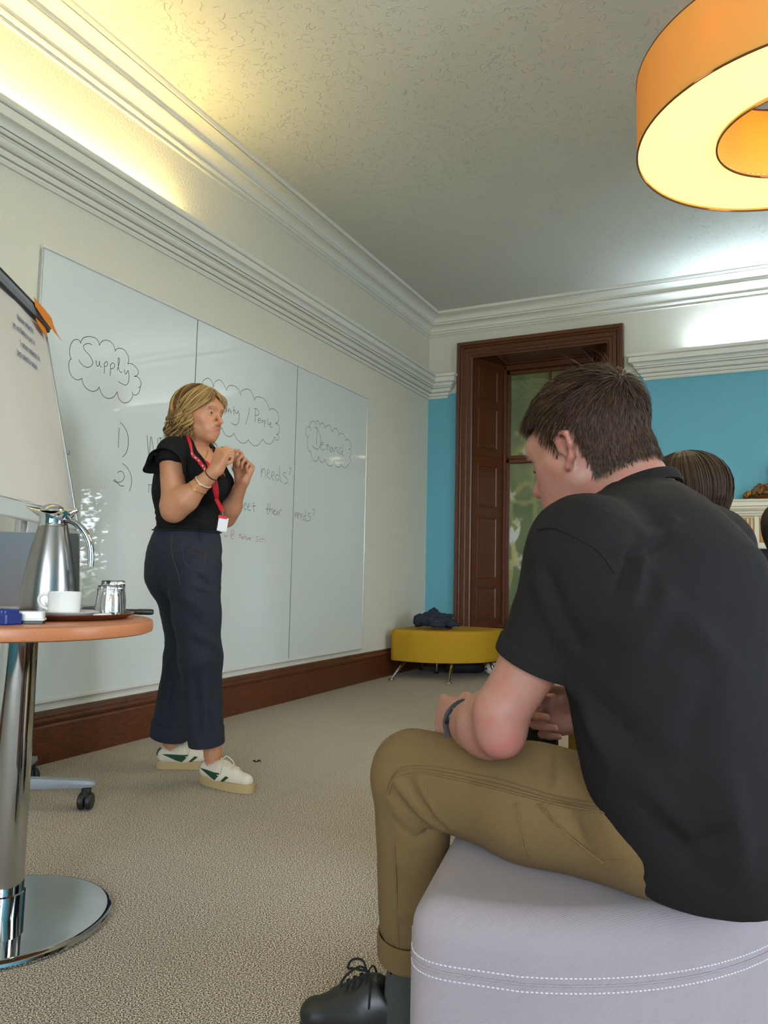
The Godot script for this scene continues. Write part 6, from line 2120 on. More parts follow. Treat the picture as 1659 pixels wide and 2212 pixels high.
	var tf := [
		[Vector3(2.3548, 0.4979, 5.6593), Vector3(2.3988, 0.4424, 5.6325), 0.009, 0.006], [Vector3(2.3631, 0.515, 5.6679), Vector3(2.4368, 0.4654, 5.6494), 0.009, -0.007],
		[Vector3(2.3767, 0.5277, 5.6624), Vector3(2.459, 0.4796, 5.6508), 0.009, 0.006], [Vector3(2.3972, 0.5349, 5.664), Vector3(2.4774, 0.4967, 5.6545), 0.009, -0.006],
		[Vector3(2.4306, 0.5343, 5.6587), Vector3(2.4917, 0.4977, 5.6587), 0.010, 0.005], [Vector3(2.3986, 0.4341, 5.6318), Vector3(2.449, 0.4567, 5.6313), 0.010, -0.006],
		[Vector3(2.3577, 0.4498, 5.6535), Vector3(2.3904, 0.4055, 5.6222), 0.012, 0.004], [Vector3(2.6527, 0.6182, 5.7018), Vector3(2.6646, 0.5851, 5.7377), 0.007, -0.006],
		[Vector3(2.6606, 0.6169, 5.6978), Vector3(2.6722, 0.5817, 5.7337), 0.007, 0.004], [Vector3(2.6881, 0.5621, 5.7688), Vector3(2.7173, 0.5086, 5.7943), 0.012, -0.005],
		[Vector3(2.7542, 0.61, 5.8187), Vector3(2.8006, 0.527, 5.8442), 0.014, -0.006], [Vector3(2.7659, 0.6167, 5.8136), Vector3(2.8172, 0.5335, 5.8366), 0.012, 0.005],
		[Vector3(2.3486, 0.3498, 5.649), Vector3(2.3889, 0.3134, 5.6146), 0.018, -0.004], [Vector3(2.3506, 0.2789, 5.6304), Vector3(2.4072, 0.2928, 5.5924), 0.014, 0.004],
	]
	for r in tf:
		r[0] = tr.snap(r[0])
		r[1] = tr.snap(r[1])
		r[3] *= 1.3
	var pants := part("trousers", tr.mesh(0.0068, func(p: Vector3, _n: Vector3) -> float: return ridge(tf, p) + 0.002 * soft.get_noise_3dv(p * 1.5), null, func(p: Vector3) -> Vector3: return Vector3(p.x, 0.4415, p.z) if p.y < 0.4415 and p.y > 0.39 and on_seat(p) else p), M.chino, o)
	# turned-up cuff
	var cuff := MB.new()
	var up := (KL - AL).normalized()
	var qx := up.cross(TOWARD).normalized()
	var qz := qx.cross(up)
	var prof := [Vector2(0.0565, 0.012), Vector2(0.0595, 0.008), Vector2(0.0615, 0.016), Vector2(0.0635, 0.05), Vector2(0.0625, 0.057), Vector2(0.0595, 0.058)]
	cuff.lathe(prof, 40, AL, Basis(qx, up, qz))
	part("cuff", cuff.commit(50, false), M.chino, pants)
	var side := [Vector3(2.3496, 0.2095, 5.619), Vector3(2.3524, 0.2957, 5.631), Vector3(2.3537, 0.3832, 5.6495), Vector3(2.3525, 0.4512, 5.6618), Vector3(2.3525, 0.4982, 5.6717)]
	part("side_seam", seam(tr, side, 0.002).commit(60), M.chino, pants)
	var thigh := [Vector3(2.3525, 0.5007, 5.6719), Vector3(2.3626, 0.5287, 5.675), Vector3(2.3812, 0.5452, 5.6729), Vector3(2.4275, 0.5514, 5.6729), Vector3(2.51, 0.5506, 5.688), Vector3(2.6002, 0.5538, 5.722), Vector3(2.6912, 0.5621, 5.7672), Vector3(2.7669, 0.5762, 5.8206)]
	part("thigh_seam", seam(tr, thigh, 0.0022).commit(60), M.chino, pants)
	for dd in [-8.0, -16.0]:
		var g := []
		for p in thigh:
			g.append(p + Vector3(0, -dd * 0.00075, 0))
		part("seam_stitching", seam(tr, g, 0.0009).commit(60), M.chino_thread, pants)
	for sm in [[Vector3(2.618, 0.5433, 5.7234), Vector3(2.6262, 0.51, 5.7388), Vector3(2.6332, 0.4673, 5.7314)], [Vector3(2.6134, 0.5432, 5.7257), Vector3(2.621, 0.5099, 5.7413), Vector3(2.628, 0.4672, 5.734)], [Vector3(2.6474, 0.5507, 5.7431), Vector3(2.6814, 0.5277, 5.769), Vector3(2.7172, 0.502, 5.7937), Vector3(2.7416, 0.4872, 5.8027)], [Vector3(2.6551, 0.5508, 5.7393), Vector3(2.6882, 0.5278, 5.7656), Vector3(2.7232, 0.5035, 5.7909), Vector3(2.7463, 0.4905, 5.8006)], [Vector3(2.7436, 0.493, 5.8134), Vector3(2.7749, 0.5077, 5.8328), Vector3(2.7877, 0.5082, 5.8377)], [Vector3(2.4399, 0.5398, 5.6769), Vector3(2.4462, 0.5148, 5.6827)], [Vector3(2.4471, 0.5384, 5.6733), Vector3(2.4533, 0.511, 5.6789)]]:
		part("pocket_seam", seam(tr, sm, 0.0016).commit(60), M.chino, pants)

	# --- sock and shoe
	var sk := Sdf.new()
	sk.chain([Vector3(2.3494, 0.2127, 5.5467), Vector3(2.3448, 0.1246, 5.541), Vector3(2.3343, 0.0672, 5.541)], [0.042, 0.040, 0.044], 0.02)
	part("sock", sk.mesh(0.006), M.sock_grey, o)
	var toe := Vector3(2.1431, 0.0336, 5.5934)
	var heel := Vector3(2.3682, 0.0548, 5.5231)
	black_shoe(o, Vector3(heel.x, 0, heel.z), Vector3(toe.x, 0, toe.z))
	black_shoe(o, Vector3(AR.x, 0, AR.z + 0.04), Vector3(AR.x - 0.03, 0, AR.z - 0.22))
	# --- watch
	var wd := (WL - Vector3(2.5153, 0.6447, 5.6715)).normalized()
	var wc := WL - wd * 0.004
	var wx := wd.cross(Vector3.UP).normalized()
	var wy := wx.cross(wd)
	var strap := []
	for k in 28:
		var a := TAU * k / 28.0
		strap.append(arm.outward(wc, wx * cos(a) + wy * sin(a), 0.06) + (wx * cos(a) + wy * sin(a)) * 0.0012)
	var wt := part("watch_strap", MB.new().tube(strap, 0.0095, 8, true, 0.18, wd).commit(60), M.leather_strap, o)
	var wn := (RIGHT * -0.75 + Vector3.UP * 0.5 + TOWARD * 0.3).normalized()
	wn = (wn - wd * wn.dot(wd)).normalized()
	var wp := arm.outward(wc, wn, 0.06)
	part("watch_case", MB.new().lathe([Vector2(0.001, -0.002), Vector2(0.016, -0.002), Vector2(0.017, 0.001), Vector2(0.016, 0.0045), Vector2(0.001, 0.0055)], 28, wp, Basis(wd, wn, wd.cross(wn))).commit(40), M.black_plastic, wt)


func black_shoe(o: Node3D, heel: Vector3, toe: Vector3) -> void:
	var d := (toe - heel).normalized()
	var l := Vector3.UP.cross(d)
	var L := heel.distance_to(toe)
	var h := func(x: float, y: float, z: float) -> Vector3: return heel + d * (x * L) + Vector3(0, y, 0) + l * z
	var f := Sdf.new()
	f.cap(h.call(0.16, 0.055, 0), h.call(0.5, 0.055, 0.0), 0.036, 0.040, 0.03)
	f.cap(h.call(0.5, 0.052, 0), h.call(0.88, 0.045, 0.004), 0.042, 0.034, 0.03, 0.85)
	f.cap(h.call(0.2, 0.09, 0), h.call(0.42, 0.085, 0), 0.034, 0.032, 0.03)
	f.cap(h.call(0.42, 0.085, 0), h.call(0.66, 0.066, 0), 0.032, 0.03, 0.03)
	f.cut(h.call(0, 0.022, 0), Vector3(0, -1, 0), 0.004)
	f.carve(h.call(0.22, 0.10, 0), h.call(0.22, 0.2, 0), 0.034, 0.044, 0.008)
	var sh := part("shoe", f.mesh(0.0055), M.shoe_black, o, "black leather lace-up shoe")
	var poly := PackedVector2Array()
	for k in 30:
		var a := TAU * k / 30.0
		var x := 0.5 + 0.53 * cos(a)
		var w := 0.046 * sin(a) * (0.82 + 0.22 * smoothstep(0.2, 0.75, x)) * (1.0 if absf(cos(a)) < 0.97 else 1.1)
		var p: Vector3 = h.call(x, 0, w)
		poly.append(Vector2(p.x, p.z))
	part("sole", MB.new().slab(poly, 0.0, 0.026, 0.004, 0.003).commit(40), M.shoe_black, sh)
	for k in 4:
		var x := 0.47 + 0.055 * k
		var row := []
		for j in 9:
			var z := lerpf(-0.024, 0.024, j / 8.0)
			row.append(f.outward(h.call(x + 0.012 * sin(j * 0.8), 0.05, z), Vector3.UP, 0.1) + Vector3(0, 0.0015, 0))
		part("lace", MB.new().tube(row, 0.0021, 6).commit(), M.lace_black, sh)
	var k0: Vector3 = f.outward(h.call(0.47, 0.05, 0), Vector3.UP, 0.12) + Vector3(0, 0.004, 0)
	for z in [-1.0, 1.0]:
		var loop := smooth_path([k0, k0 + d * 0.012 + Vector3(0, 0.016, 0) + l * 0.012 * z, k0 + d * 0.036 + Vector3(0, 0.006, 0) + l * 0.03 * z, k0 + d * 0.045 + Vector3(0, -0.012, 0) + l * 0.034 * z, k0 + d * 0.03 + Vector3(0, -0.008, 0) + l * 0.026 * z, k0 + l * 0.004 * z], 6)
		part("lace_bow", MB.new().tube(loop, 0.0023, 6).commit(60), M.lace_black, sh)
		part("lace_end", MB.new().tube(smooth_path([k0, k0 - d * 0.008 + l * 0.02 * z + Vector3(0, 0.004, 0), k0 - d * 0.012 + l * 0.04 * z + Vector3(0, -0.02, 0), k0 - d * 0.012 + l * 0.046 * z + Vector3(0, -0.042, 0)], 5), 0.0021, 6).commit(60), M.lace_black, sh)


func inv_apply(B: Basis, v: Vector3) -> Vector3:
	return Vector3(B.x.dot(v), B.y.dot(v), B.z.dot(v))


# as coloured(), but smooth: normals are shared by corners in the same place
func smooth_coloured(mb: MB, col: PackedColorArray) -> ArrayMesh:
	var sum := {}
	for i in range(0, mb.P.size(), 3):
		var n := (mb.P[i + 2] - mb.P[i]).cross(mb.P[i + 1] - mb.P[i])
		for k in 3:
			var key := Vector3i(mb.P[i + k] * 20000.0)
			sum[key] = sum.get(key, Vector3.ZERO) + n
	var N := PackedVector3Array()
	for p in mb.P:
		N.append(sum[Vector3i(p * 20000.0)].normalized())
	var arr := []
	arr.resize(Mesh.ARRAY_MAX)
	arr[Mesh.ARRAY_VERTEX] = mb.P
	arr[Mesh.ARRAY_NORMAL] = N
	arr[Mesh.ARRAY_COLOR] = col
	var am := ArrayMesh.new()
	am.add_surface_from_arrays(Mesh.PRIMITIVE_TRIANGLES, arr)
	return am


# over the cream seat, whose left side runs along this line
func on_seat(p: Vector3) -> bool:
	var t := (p.z - 5.235) / 0.685
	return p.z > 5.225 and p.x > lerpf(2.373, 2.502, t) + 0.008


var blotch: FastNoiseLite


# skin is never of one colour: faint ruddy and sallow blotches, and a few freckles
func mottled(c: Color, p: Vector3) -> Color:
	if blotch == null:
		blotch = FastNoiseLite.new()
		blotch.seed = 12
		blotch.frequency = 38.0
		blotch.fractal_octaves = 2
	var a := blotch.get_noise_3dv(p)
	var b := blotch.get_noise_3dv(p * 5.0 + Vector3(7, 3, 1))
	c = Color(c.r * (1.0 + 0.05 * a), c.g * (1.0 - 0.16 * a), c.b * (1.0 - 0.18 * a))
	if b > 0.62:
		c = c.lerp(Color(c.r * 0.72, c.g * 0.6, c.b * 0.55), clampf((b - 0.62) * 5.0, 0, 0.35))
	return c

# ------------------------------------------------------------------ the standing woman
func standing_woman() -> void:
	var o := thing("person", "woman in black blouse and dark jeans standing before the whiteboard, hands raised", "person")
	var skin := Color(0.45, 0.205, 0.105)
	var Fh := (RIGHT * 0.906 + TOWARD * 0.42).normalized()
	var Fb := (RIGHT * 0.94 + TOWARD * 0.34).normalized()
	var Lb := Vector3.UP.cross(Fb)
	var B := face_frame(Fh, deg_to_rad(2), deg_to_rad(-3))
	var s := 0.985
	var ear := Vector3(0.814, 1.5553, 4.497)
	var O := ear - B * (Vector3(-0.01, -0.004, -0.078) * s)
	var neck := Vector3(0.7824, 1.4028, 4.4037)
	var hf := Sdf.new()
	head_field(hf, O, B, s, neck, 0.050, 0.04, true)
	var brow := Color(0.16, 0.085, 0.035)
	var meshes := [hf.mesh(0.0034, null, skin_tint(skin, O, B, s, Color(0.46, 0.16, 0.12), brow, null))]
	# --- trunk, arms and ankles
	var SR := Vector3(0.8056, 1.3663, 4.5568)
	var SL := Vector3(0.7359, 1.3982, 4.2584)
	var ER := Vector3(0.8554, 1.1299, 4.5892)
	var WR := Vector3(1.0336, 1.2851, 4.5654)
	var EL := Vector3(0.8336, 1.1353, 4.231)
	var WL := Vector3(0.9697, 1.2742, 4.2994)
	var bf := Sdf.new()
	bf.cap(SR, SL, 0.05, 0.05, 0.05)
	bf.chain([Vector3(0.7687, 1.3349, 4.4043), Vector3(0.7632, 1.2156, 4.3963), Vector3(0.7557, 1.0863, 4.3883), Vector3(0.727, 0.9272, 4.3658)], [0.115, 0.112, 0.105, 0.125], 0.05)
	bf.cap(Vector3(0.8555, 1.349, 4.4186), Vector3(0.9002, 1.2776, 4.4236), 0.04, 0.062, 0.04)
	bf.cap(neck, Vector3(0.8279, 1.3318, 4.4084), 0.048, 0.06, 0.05)
	var shoes := [[Vector3(0.8331, 0.0018, 4.3192), Vector3(1.0962, 0.039, 4.3378)], [Vector3(0.515, 0.0007, 4.2415), Vector3(0.7039, -0.0046, 4.1027)]]
	var ank := []
	for q in shoes:
		var sd: Vector3 = q[1] - q[0]
		sd.y = 0.0
		ank.append(Vector3(q[0].x, 0.0, q[0].z) + sd.normalized() * 0.056)
	bf.chain([Vector3(0.799, 0.9077, 4.4067), Vector3(0.8676, 0.535, 4.4175), ank[0] + Vector3(0, 0.13, 0), ank[0] + Vector3(0, 0.07, 0)], [0.085, 0.05, 0.032, 0.029], 0.03)
	bf.chain([Vector3(0.7063, 0.8772, 4.3267), Vector3(0.6471, 0.5046, 4.244), ank[1] + Vector3(0, 0.13, 0), ank[1] + Vector3(0, 0.07, 0)], [0.085, 0.05, 0.032, 0.029], 0.03)
	meshes.append(bf.mesh(0.010, null, func(p: Vector3) -> Color: return mottled(skin, p)))
	var af := Sdf.new()
	af.cap(SR, ER + Vector3(0, 0.02, 0), 0.053, 0.047, 0.03)
	af.cap(ER + Vector3(0, 0.02, 0), ER, 0.047, 0.036, 0.03)
	af.cap(ER, ER.lerp(WR, 0.3), 0.038, 0.046, 0.04)
	af.cap(ER.lerp(WR, 0.3), WR, 0.046, 0.026, 0.03)
	var hx := (RIGHT * 0.34 + Vector3.UP * 0.93 + TOWARD * 0.05).normalized()
	var hy := (TOWARD * 0.72 - RIGHT * 0.62)
	hy = (hy - hx * hy.dot(hx)).normalized()
	var HB := Basis(hx, hy, hy.cross(hx))
	hand_field(af, WR, HB, 0.98, [[62, 28, 18], [78, 80, 45], [82, 88, 50], [82, 88, 50]], [Vector3(0.05, -0.03, 0.042), Vector3(0.078, -0.05, 0.034), Vector3(0.10, -0.066, 0.026)])
	meshes.append(af.mesh(0.0042, null, func(p: Vector3) -> Color: return mottled(skin, p)))
	var lf := Sdf.new()
	lf.cap(SL, EL, 0.05, 0.042, 0.03)
	lf.cap(EL, EL.lerp(WL, 0.3), 0.038, 0.045, 0.04)
	lf.cap(EL.lerp(WL, 0.3), WL, 0.045, 0.026, 0.03)
	var gx := (RIGHT * 0.25 + Vector3.UP * 0.95).normalized()
	var gy := (AWAY * 0.86 + RIGHT * 0.45)
	gy = (gy - gx * gy.dot(gx)).normalized()
	var GB := Basis(gx, gy, gx.cross(gy))
	hand_field(lf, WL, GB, 0.98, [[35, 42, 25], [66, 82, 40], [72, 86, 45], [76, 86, 45]], [Vector3(0.05, -0.024, 0.042), Vector3(0.083, -0.046, 0.036), Vector3(0.112, -0.054, 0.03)])
	meshes.append(lf.mesh(0.0042, null, func(p: Vector3) -> Color: return mottled(skin.lerp(Color(0.42, 0.17, 0.10), 0.35), p)))
	part("body", joined(meshes), M.skin_woman, o)
	# eyes: whites with dark irises, half hidden by the lids
	for z in [-1.0, 1.0]:
		var c: Vector3 = O + B * (Vector3(0.0785, 0.001, 0.031 * z) * s)
		var e := part("eye", MB.new().lathe(ball(0.0128), 18, c, Basis(B.z, B.x, B.y)).commit(60), M.china, o)
		part("iris", MB.new().lathe([Vector2(0.001, 0.0137), Vector2(0.0045, 0.0133), Vector2(0.0062, 0.0124), Vector2(0.0062, 0.011)], 16, c, Basis(B.z, B.x, B.y) * Basis(Vector3.BACK, 0.1)).commit(60, false), M.bag_black, e)
		var lash := []
		for k in 7:
			var a := lerpf(-1.0, 1.0, k / 6.0)
			lash.append(O + B * (Vector3(0.0912 - 0.006 * a * a, 0.0066 - 0.004 * a * a, 0.031 * z + 0.0125 * a * z) * s))
		part("eyelashes", MB.new().tube(lash, 0.0010, 5).commit(60), M.leather_strap, e)

	woman_hair(o, hf, O, B, s)
	# --- blouse with fluttering short sleeves
	var bl := Sdf.new()
	bl.chain([Vector3(0.7579, 1.3307, 4.4093), Vector3(0.7528, 1.2352, 4.4032), Vector3(0.7566, 1.136, 4.3924)], [0.128, 0.132, 0.122], 0.05)
	bl.cap(Vector3(0.7566, 1.136, 4.3924), Vector3(0.7571, 1.0625, 4.3855), 0.121, 0.129, 0.03, 1.0, Vector3.UP, 2)
	bl.cap(Vector3(0.8785, 1.3352, 4.4396), Vector3(0.9076, 1.254, 4.4402), 0.05, 0.078, 0.05)
	bl.cap(Vector3(0.8224, 1.3538, 4.3235), Vector3(0.8557, 1.2734, 4.3221), 0.05, 0.072, 0.05)
	bl.cap(SR + Vector3(0, 0.012, 0), Vector3(0.7869, 1.4253, 4.4371), 0.054, 0.046, 0.05)
	bl.cap(SL + Vector3(0, 0.012, 0), Vector3(0.7688, 1.4374, 4.3688), 0.052, 0.046, 0.05)
	bl.cap(SR + Vector3(0, 0.01, 0), Vector3(0.812, 1.3217, 4.572), 0.058, 0.064, 0.03, 1.0, Vector3.UP, 2)
	bl.cap(SL, Vector3(0.7332, 1.3387, 4.232), 0.054, 0.06, 0.03)
	bl.cut(Vector3(0.7572, 1.0645, 4.3856), Vector3(0, -1, 0), 0.004)
	# V neckline
	var vn := (Fb + Vector3(0, 0.25, 0)).normalized()
	bl.carve(Vector3(0.7985, 1.4182, 4.4027), Vector3(0.7994, 1.4737, 4.4073), 0.062, 0.075, 0.01)
	bl.carve(Vector3(0.8669, 1.4041, 4.4179), Vector3(0.9643, 1.2698, 4.4696), 0.046, 0.012, 0.01)
	bl.carve(Vector3(0.8294, 1.4263, 4.4161), Vector3(1.0016, 1.315, 4.4776), 0.05, 0.01, 0.01)
	var gath := FastNoiseLite.new()
	gath.frequency = 9.0
	gath.seed = 2
	var waist := Vector3(0.7562, 1.1161, 4.3908)
	var blouse := part("blouse", bl.mesh(0.0075, func(p: Vector3, _n: Vector3) -> float:
		var k := exp(-pow((p.y - waist.y) / 0.035, 2.0))
		var ang := atan2(p.x - waist.x, p.z - waist.z)
		return 0.004 * gath.get_noise_3dv(p) + k * 0.0022 * sin(p.y * 260.0 + 2.0 * sin(ang * 5.0))), M.blouse_black, o)
	flutter_sleeve(blouse, SR, Vector3(0.812, 1.3402, 4.5759), 0.0645, 0.090, 0.074, 3)
	flutter_sleeve(blouse, SL, Vector3(0.7258, 1.3371, 4.2131), 0.058, 0.08, 0.05, 8)
	# frill at the hem
	var fr := []
	for i in 4:
		var row := PackedVector3Array()
		for k in 96:
			var a := TAU * k / 96.0
			var r := (0.123 + 0.004 * i + 0.004 * sin(a * 17) * i / 3.0) / 1.0
			row.append(waist + Vector3(cos(a) * r, Vector3(0.7558, 1.0883, 4.3885).y - waist.y - 0.008 * i, sin(a) * r))
		fr.append(row)
	part("hem_frill", MB.new().loft(fr, true, false).commit(60, false), M.blouse_black, blouse)

	# --- jeans
	var jn := Sdf.new()
	jn.cap(Vector3(0.7574, 1.0764, 4.3866), Vector3(0.7454, 0.987, 4.3789), 0.123, 0.142, 0.04, 1.0, Vector3.UP, 1)
	jn.cap(Vector3(0.7454, 0.987, 4.3789), Vector3(0.7231, 0.9052, 4.3657), 0.140, 0.143, 0.05)
	jn.cap(Vector3(0.7015, 0.9204, 4.389), Vector3(0.6866, 0.8763, 4.3812), 0.112, 0.108, 0.06)
	jn.chain([Vector3(0.8162, 0.9021, 4.4089), Vector3(0.8586, 0.7065, 4.4262), Vector3(0.8895, 0.5376, 4.4292)], [0.118, 0.095, 0.086], 0.03)
	jn.cap(Vector3(0.8895, 0.5376, 4.4292), Vector3(0.9027, 0.1871, 4.3854), 0.086, 0.0715, 0.03, 1.0, Vector3.UP, 2)
	jn.chain([Vector3(0.6854, 0.8768, 4.3147), Vector3(0.6693, 0.6919, 4.2723), Vector3(0.6434, 0.5045, 4.2458)], [0.112, 0.092, 0.083], 0.03)
	jn.cap(Vector3(0.6434, 0.5045, 4.2458), Vector3(0.566, 0.1515, 4.2298), 0.083, 0.084, 0.03, 1.0, Vector3.UP, 2)
	jn.cap(Vector3(0.685, 0.8683, 4.3701), Vector3(0.6844, 0.6728, 4.2855), 0.106, 0.086, 0.05)
	jn.carve(Vector3(0.9031, 0.21, 4.3873), Vector3(0.9053, 0.1377, 4.3797), 0.060, 0.060, 0.003)
	jn.carve(Vector3(0.5701, 0.1724, 4.2297), Vector3(0.5615, 0.1016, 4.2276), 0.072, 0.072, 0.003)
	var jf := [
		[Vector3(0.943, 0.8802, 4.5233), Vector3(0.9698, 0.84, 4.4616), 0.012, -0.008], [Vector3(0.9257, 0.8391, 4.5281), Vector3(0.9576, 0.8153, 4.4654), 0.012, 0.006],
		[Vector3(0.8029, 0.7644, 4.5262), Vector3(0.9265, 0.6843, 4.4913), 0.02, -0.007], [Vector3(0.8695, 0.7854, 4.5287), Vector3(0.9525, 0.7315, 4.4828), 0.016, 0.006],
		[Vector3(0.9218, 0.6057, 4.5089), Vector3(0.9785, 0.5438, 4.4305), 0.014, -0.008], [Vector3(0.9307, 0.6392, 4.5076), Vector3(0.9708, 0.5905, 4.4385), 0.014, 0.006],
		[Vector3(0.9539, 0.5287, 4.4861), Vector3(0.9525, 0.2303, 4.4486), 0.016, 0.007], [Vector3(0.9216, 0.4897, 4.4874), Vector3(0.9221, 0.2089, 4.4505), 0.014, -0.007],
		[Vector3(0.9773, 0.5085, 4.4503), Vector3(0.9794, 0.2082, 4.4109), 0.014, -0.004], [Vector3(0.6574, 0.3946, 4.3409), Vector3(0.6182, 0.1912, 4.3308), 0.016, -0.006],
		[Vector3(0.6211, 0.4717, 4.3434), Vector3(0.6817, 0.5556, 4.3434), 0.014, 0.005], [Vector3(0.6881, 0.3954, 4.3258), Vector3(0.6649, 0.1723, 4.3059), 0.016, 0.006],
		[Vector3(0.9579, 0.9854, 4.447), Vector3(0.9582, 0.8433, 4.4117), 0.012, 0.004],
	]
	for r in jf:
		r[3] *= 1.8
		r[0] = jn.snap(r[0])
		r[1] = jn.snap(r[1])
	var jeans := part("jeans", jn.mesh(0.0075, func(p: Vector3, _n: Vector3) -> float: return ridge(jf, p) + 0.0025 * gath.get_noise_3dv(p * 1.6)), M.denim, o)
	part("side_seam", seam(jn, [Vector3(0.7936, 1.0478, 4.534), Vector3(0.7958, 0.972, 4.5261), Vector3(0.8324, 0.8928, 4.5456), Vector3(0.8519, 0.8372, 4.5421)], 0.0013).commit(60), M.denim_thread, jeans)
	part("pocket_stitching", seam(jn, [Vector3(0.8409, 1.0137, 4.5299), Vector3(0.8538, 0.9722, 4.531), Vector3(0.8635, 0.9384, 4.5343), Vector3(0.8866, 0.9089, 4.5314), Vector3(0.9132, 0.8983, 4.5172), Vector3(0.9403, 0.8955, 4.4812)], 0.0011).commit(60), M.denim_thread, jeans)
	part("pocket_stitching", seam(jn, [Vector3(0.8408, 1.01, 4.5296), Vector3(0.9016, 1.0034, 4.5101), Vector3(0.9475, 0.9942, 4.4642)], 0.0011).commit(60), M.denim_thread, jeans)
	part("pocket_stitching", seam(jn, [Vector3(0.8438, 0.9837, 4.5258), Vector3(0.9012, 0.9771, 4.508), Vector3(0.9437, 0.9677, 4.4636)], 0.0011).commit(60), M.denim_thread, jeans)
	part("pocket_stitching", seam(jn, [Vector3(0.9476, 0.998, 4.4645), Vector3(0.9419, 0.9639, 4.4642), Vector3(0.9411, 0.9277, 4.4725)], 0.0011).commit(60), M.denim_thread, jeans)
	for y in [1588.0]:
		var g := []
		var cc := Vector3(0.9015, 0.2195, 4.3889)
		for k in 33:
			var a := TAU * k / 32.0
			g.append(jn.snap(cc + Vector3(cos(a), 0, sin(a)) * 0.075, 0.0006))
		part("hem_stitching", MB.new().tube(g, 0.0013, 5).commit(60), M.denim_thread, jeans)
		var g2 := []
		var c2 := Vector3(0.5723, 0.1933, 4.2305)
		for k in 33:
			var a := TAU * k / 32.0
			g2.append(jn.snap(c2 + Vector3(cos(a), 0, sin(a)) * 0.086, 0.0006))
		part("hem_stitching", MB.new().tube(g2, 0.0013, 5).commit(60), M.denim_thread, jeans)
	for q in [[Vector3(0.9027, 0.1871, 4.3854), Vector3(0.8895, 0.5376, 4.4292), 0.0735], [Vector3(0.566, 0.1515, 4.2298), Vector3(0.6434, 0.5045, 4.2458), 0.0862]]:
		var hu: Vector3 = (q[1] - q[0]).normalized()
		var hx2 := hu.cross(TOWARD).normalized()
		var rr: float = q[2]
		part("leg_hem", MB.new().lathe([Vector2(rr - 0.006, -0.004), Vector2(rr, -0.006), Vector2(rr + 0.0015, 0.0), Vector2(rr + 0.003, 0.06), Vector2(rr + 0.001, 0.064), Vector2(rr - 0.004, 0.062)], 48, q[0], Basis(hx2, hu, hx2.cross(hu))).commit(60, false), M.denim, jeans)
	var wb := []
	var wc := Vector3(0.7571, 1.0585, 4.3851)
	for k in 48:
		var a := TAU * k / 48.0
		wb.append(jn.snap(wc + Vector3(cos(a), 0, sin(a)) * 0.13, 0.0015))
	part("waistband", MB.new().tube(wb, 0.011, 8, true, 0.3, Vector3.UP).commit(60), M.denim, jeans)
	part("belt_loop", MB.new().box(jn.snap(Vector3(0.9231, 1.0471, 4.4698), 0.004), Vector3(0.014, 0.04, 0.006), 0.002, Basis(Vector3.UP, 0.4)).commit(), M.denim, jeans)

	# --- shoes
	for q in shoes:
		sneaker(o, q[0], q[1])

	# --- lanyard with a card
	var l1 := [Vector3(0.8173, 1.4423, 4.4908), Vector3(0.8546, 1.4261, 4.5044), Vector3(0.8945, 1.3817, 4.5142), Vector3(0.9274, 1.3358, 4.5162), Vector3(0.9618, 1.2924, 4.5176), Vector3(0.9894, 1.2469, 4.511), Vector3(1.0021, 1.2024, 4.5007), Vector3(1.0004, 1.1634, 4.4756), Vector3(0.994, 1.1351, 4.4539)]
	var pts := []
	for p in smooth_path(l1, 6):
		var q := bl.snap(p, 0.002)
		if hf.value(q) < 0.002:
			q = hf.snap(q, 0.002)
		if bf.value(q) < 0.002:
			q = bf.snap(q, 0.002)
		pts.append(q)
	pts[-1] = Vector3(0.9972, 1.1347, 4.4579)
	part("lanyard", MB.new().tube(pts, 0.0072, 8, false, 0.16, Lb * -1.0 + Fb * 0.5).commit(60), M.lanyard_red, o)
	var l2 := [Vector3(0.8238, 1.4236, 4.3851), Vector3(0.8748, 1.3772, 4.4228), Vector3(0.9269, 1.3245, 4.4594), Vector3(0.977, 1.258, 4.4846), Vector3(0.9896, 1.2018, 4.4733), Vector3(0.994, 1.1351, 4.4539)]
	var pt2 := []
	for p in smooth_path(l2, 6):
		pt2.append(bl.snap(p, 0.003))
	pt2[-1] = Vector3(0.9989, 1.1347, 4.457)
	part("lanyard", MB.new().tube(pt2, 0.0072, 8, false, 0.16, Lb * -1.0 + Fb * 0.5).commit(60), M.lanyard_red, o)
	var lw := MB.new()
	for k in 5:
		var i := 12 + 2 * k
		var t: Vector3 = (pts[i + 1] - pts[i]).normalized()
		var w := (TOWARD - t * TOWARD.dot(t)).normalized()
		lw.box(pts[i] + w * 0.0026, Vector3(0.0035, 0.009, 0.0006), 0, Basis(t.cross(w), t, w))
	part("lanyard_print", lw.commit(), M.card_white, o).set_meta("kind", "stuff")
	part("clip", MB.new().tube([Vector3(1.0004, 1.1381, 4.4622), Vector3(1.0033, 1.1189, 4.4646)], 0.004, 8).commit(), M.chrome, o)
	var CB := Basis(turned((RIGHT * 0.94 + TOWARD * -0.3).normalized()))
	CB = CB * Basis(Vector3.BACK, -0.12)
	part("card_clip", MB.new().box(Vector3(1.0032, 1.1132, 4.4641), Vector3(0.036, 0.012, 0.003), 0.001, CB).commit(), M.lanyard_red, o)
	part("name_card", MB.new().box(Vector3(1.0027, 1.0832, 4.4617), Vector3(0.040, 0.056, 0.003), 0.0012, CB).commit(), M.card_white, o)
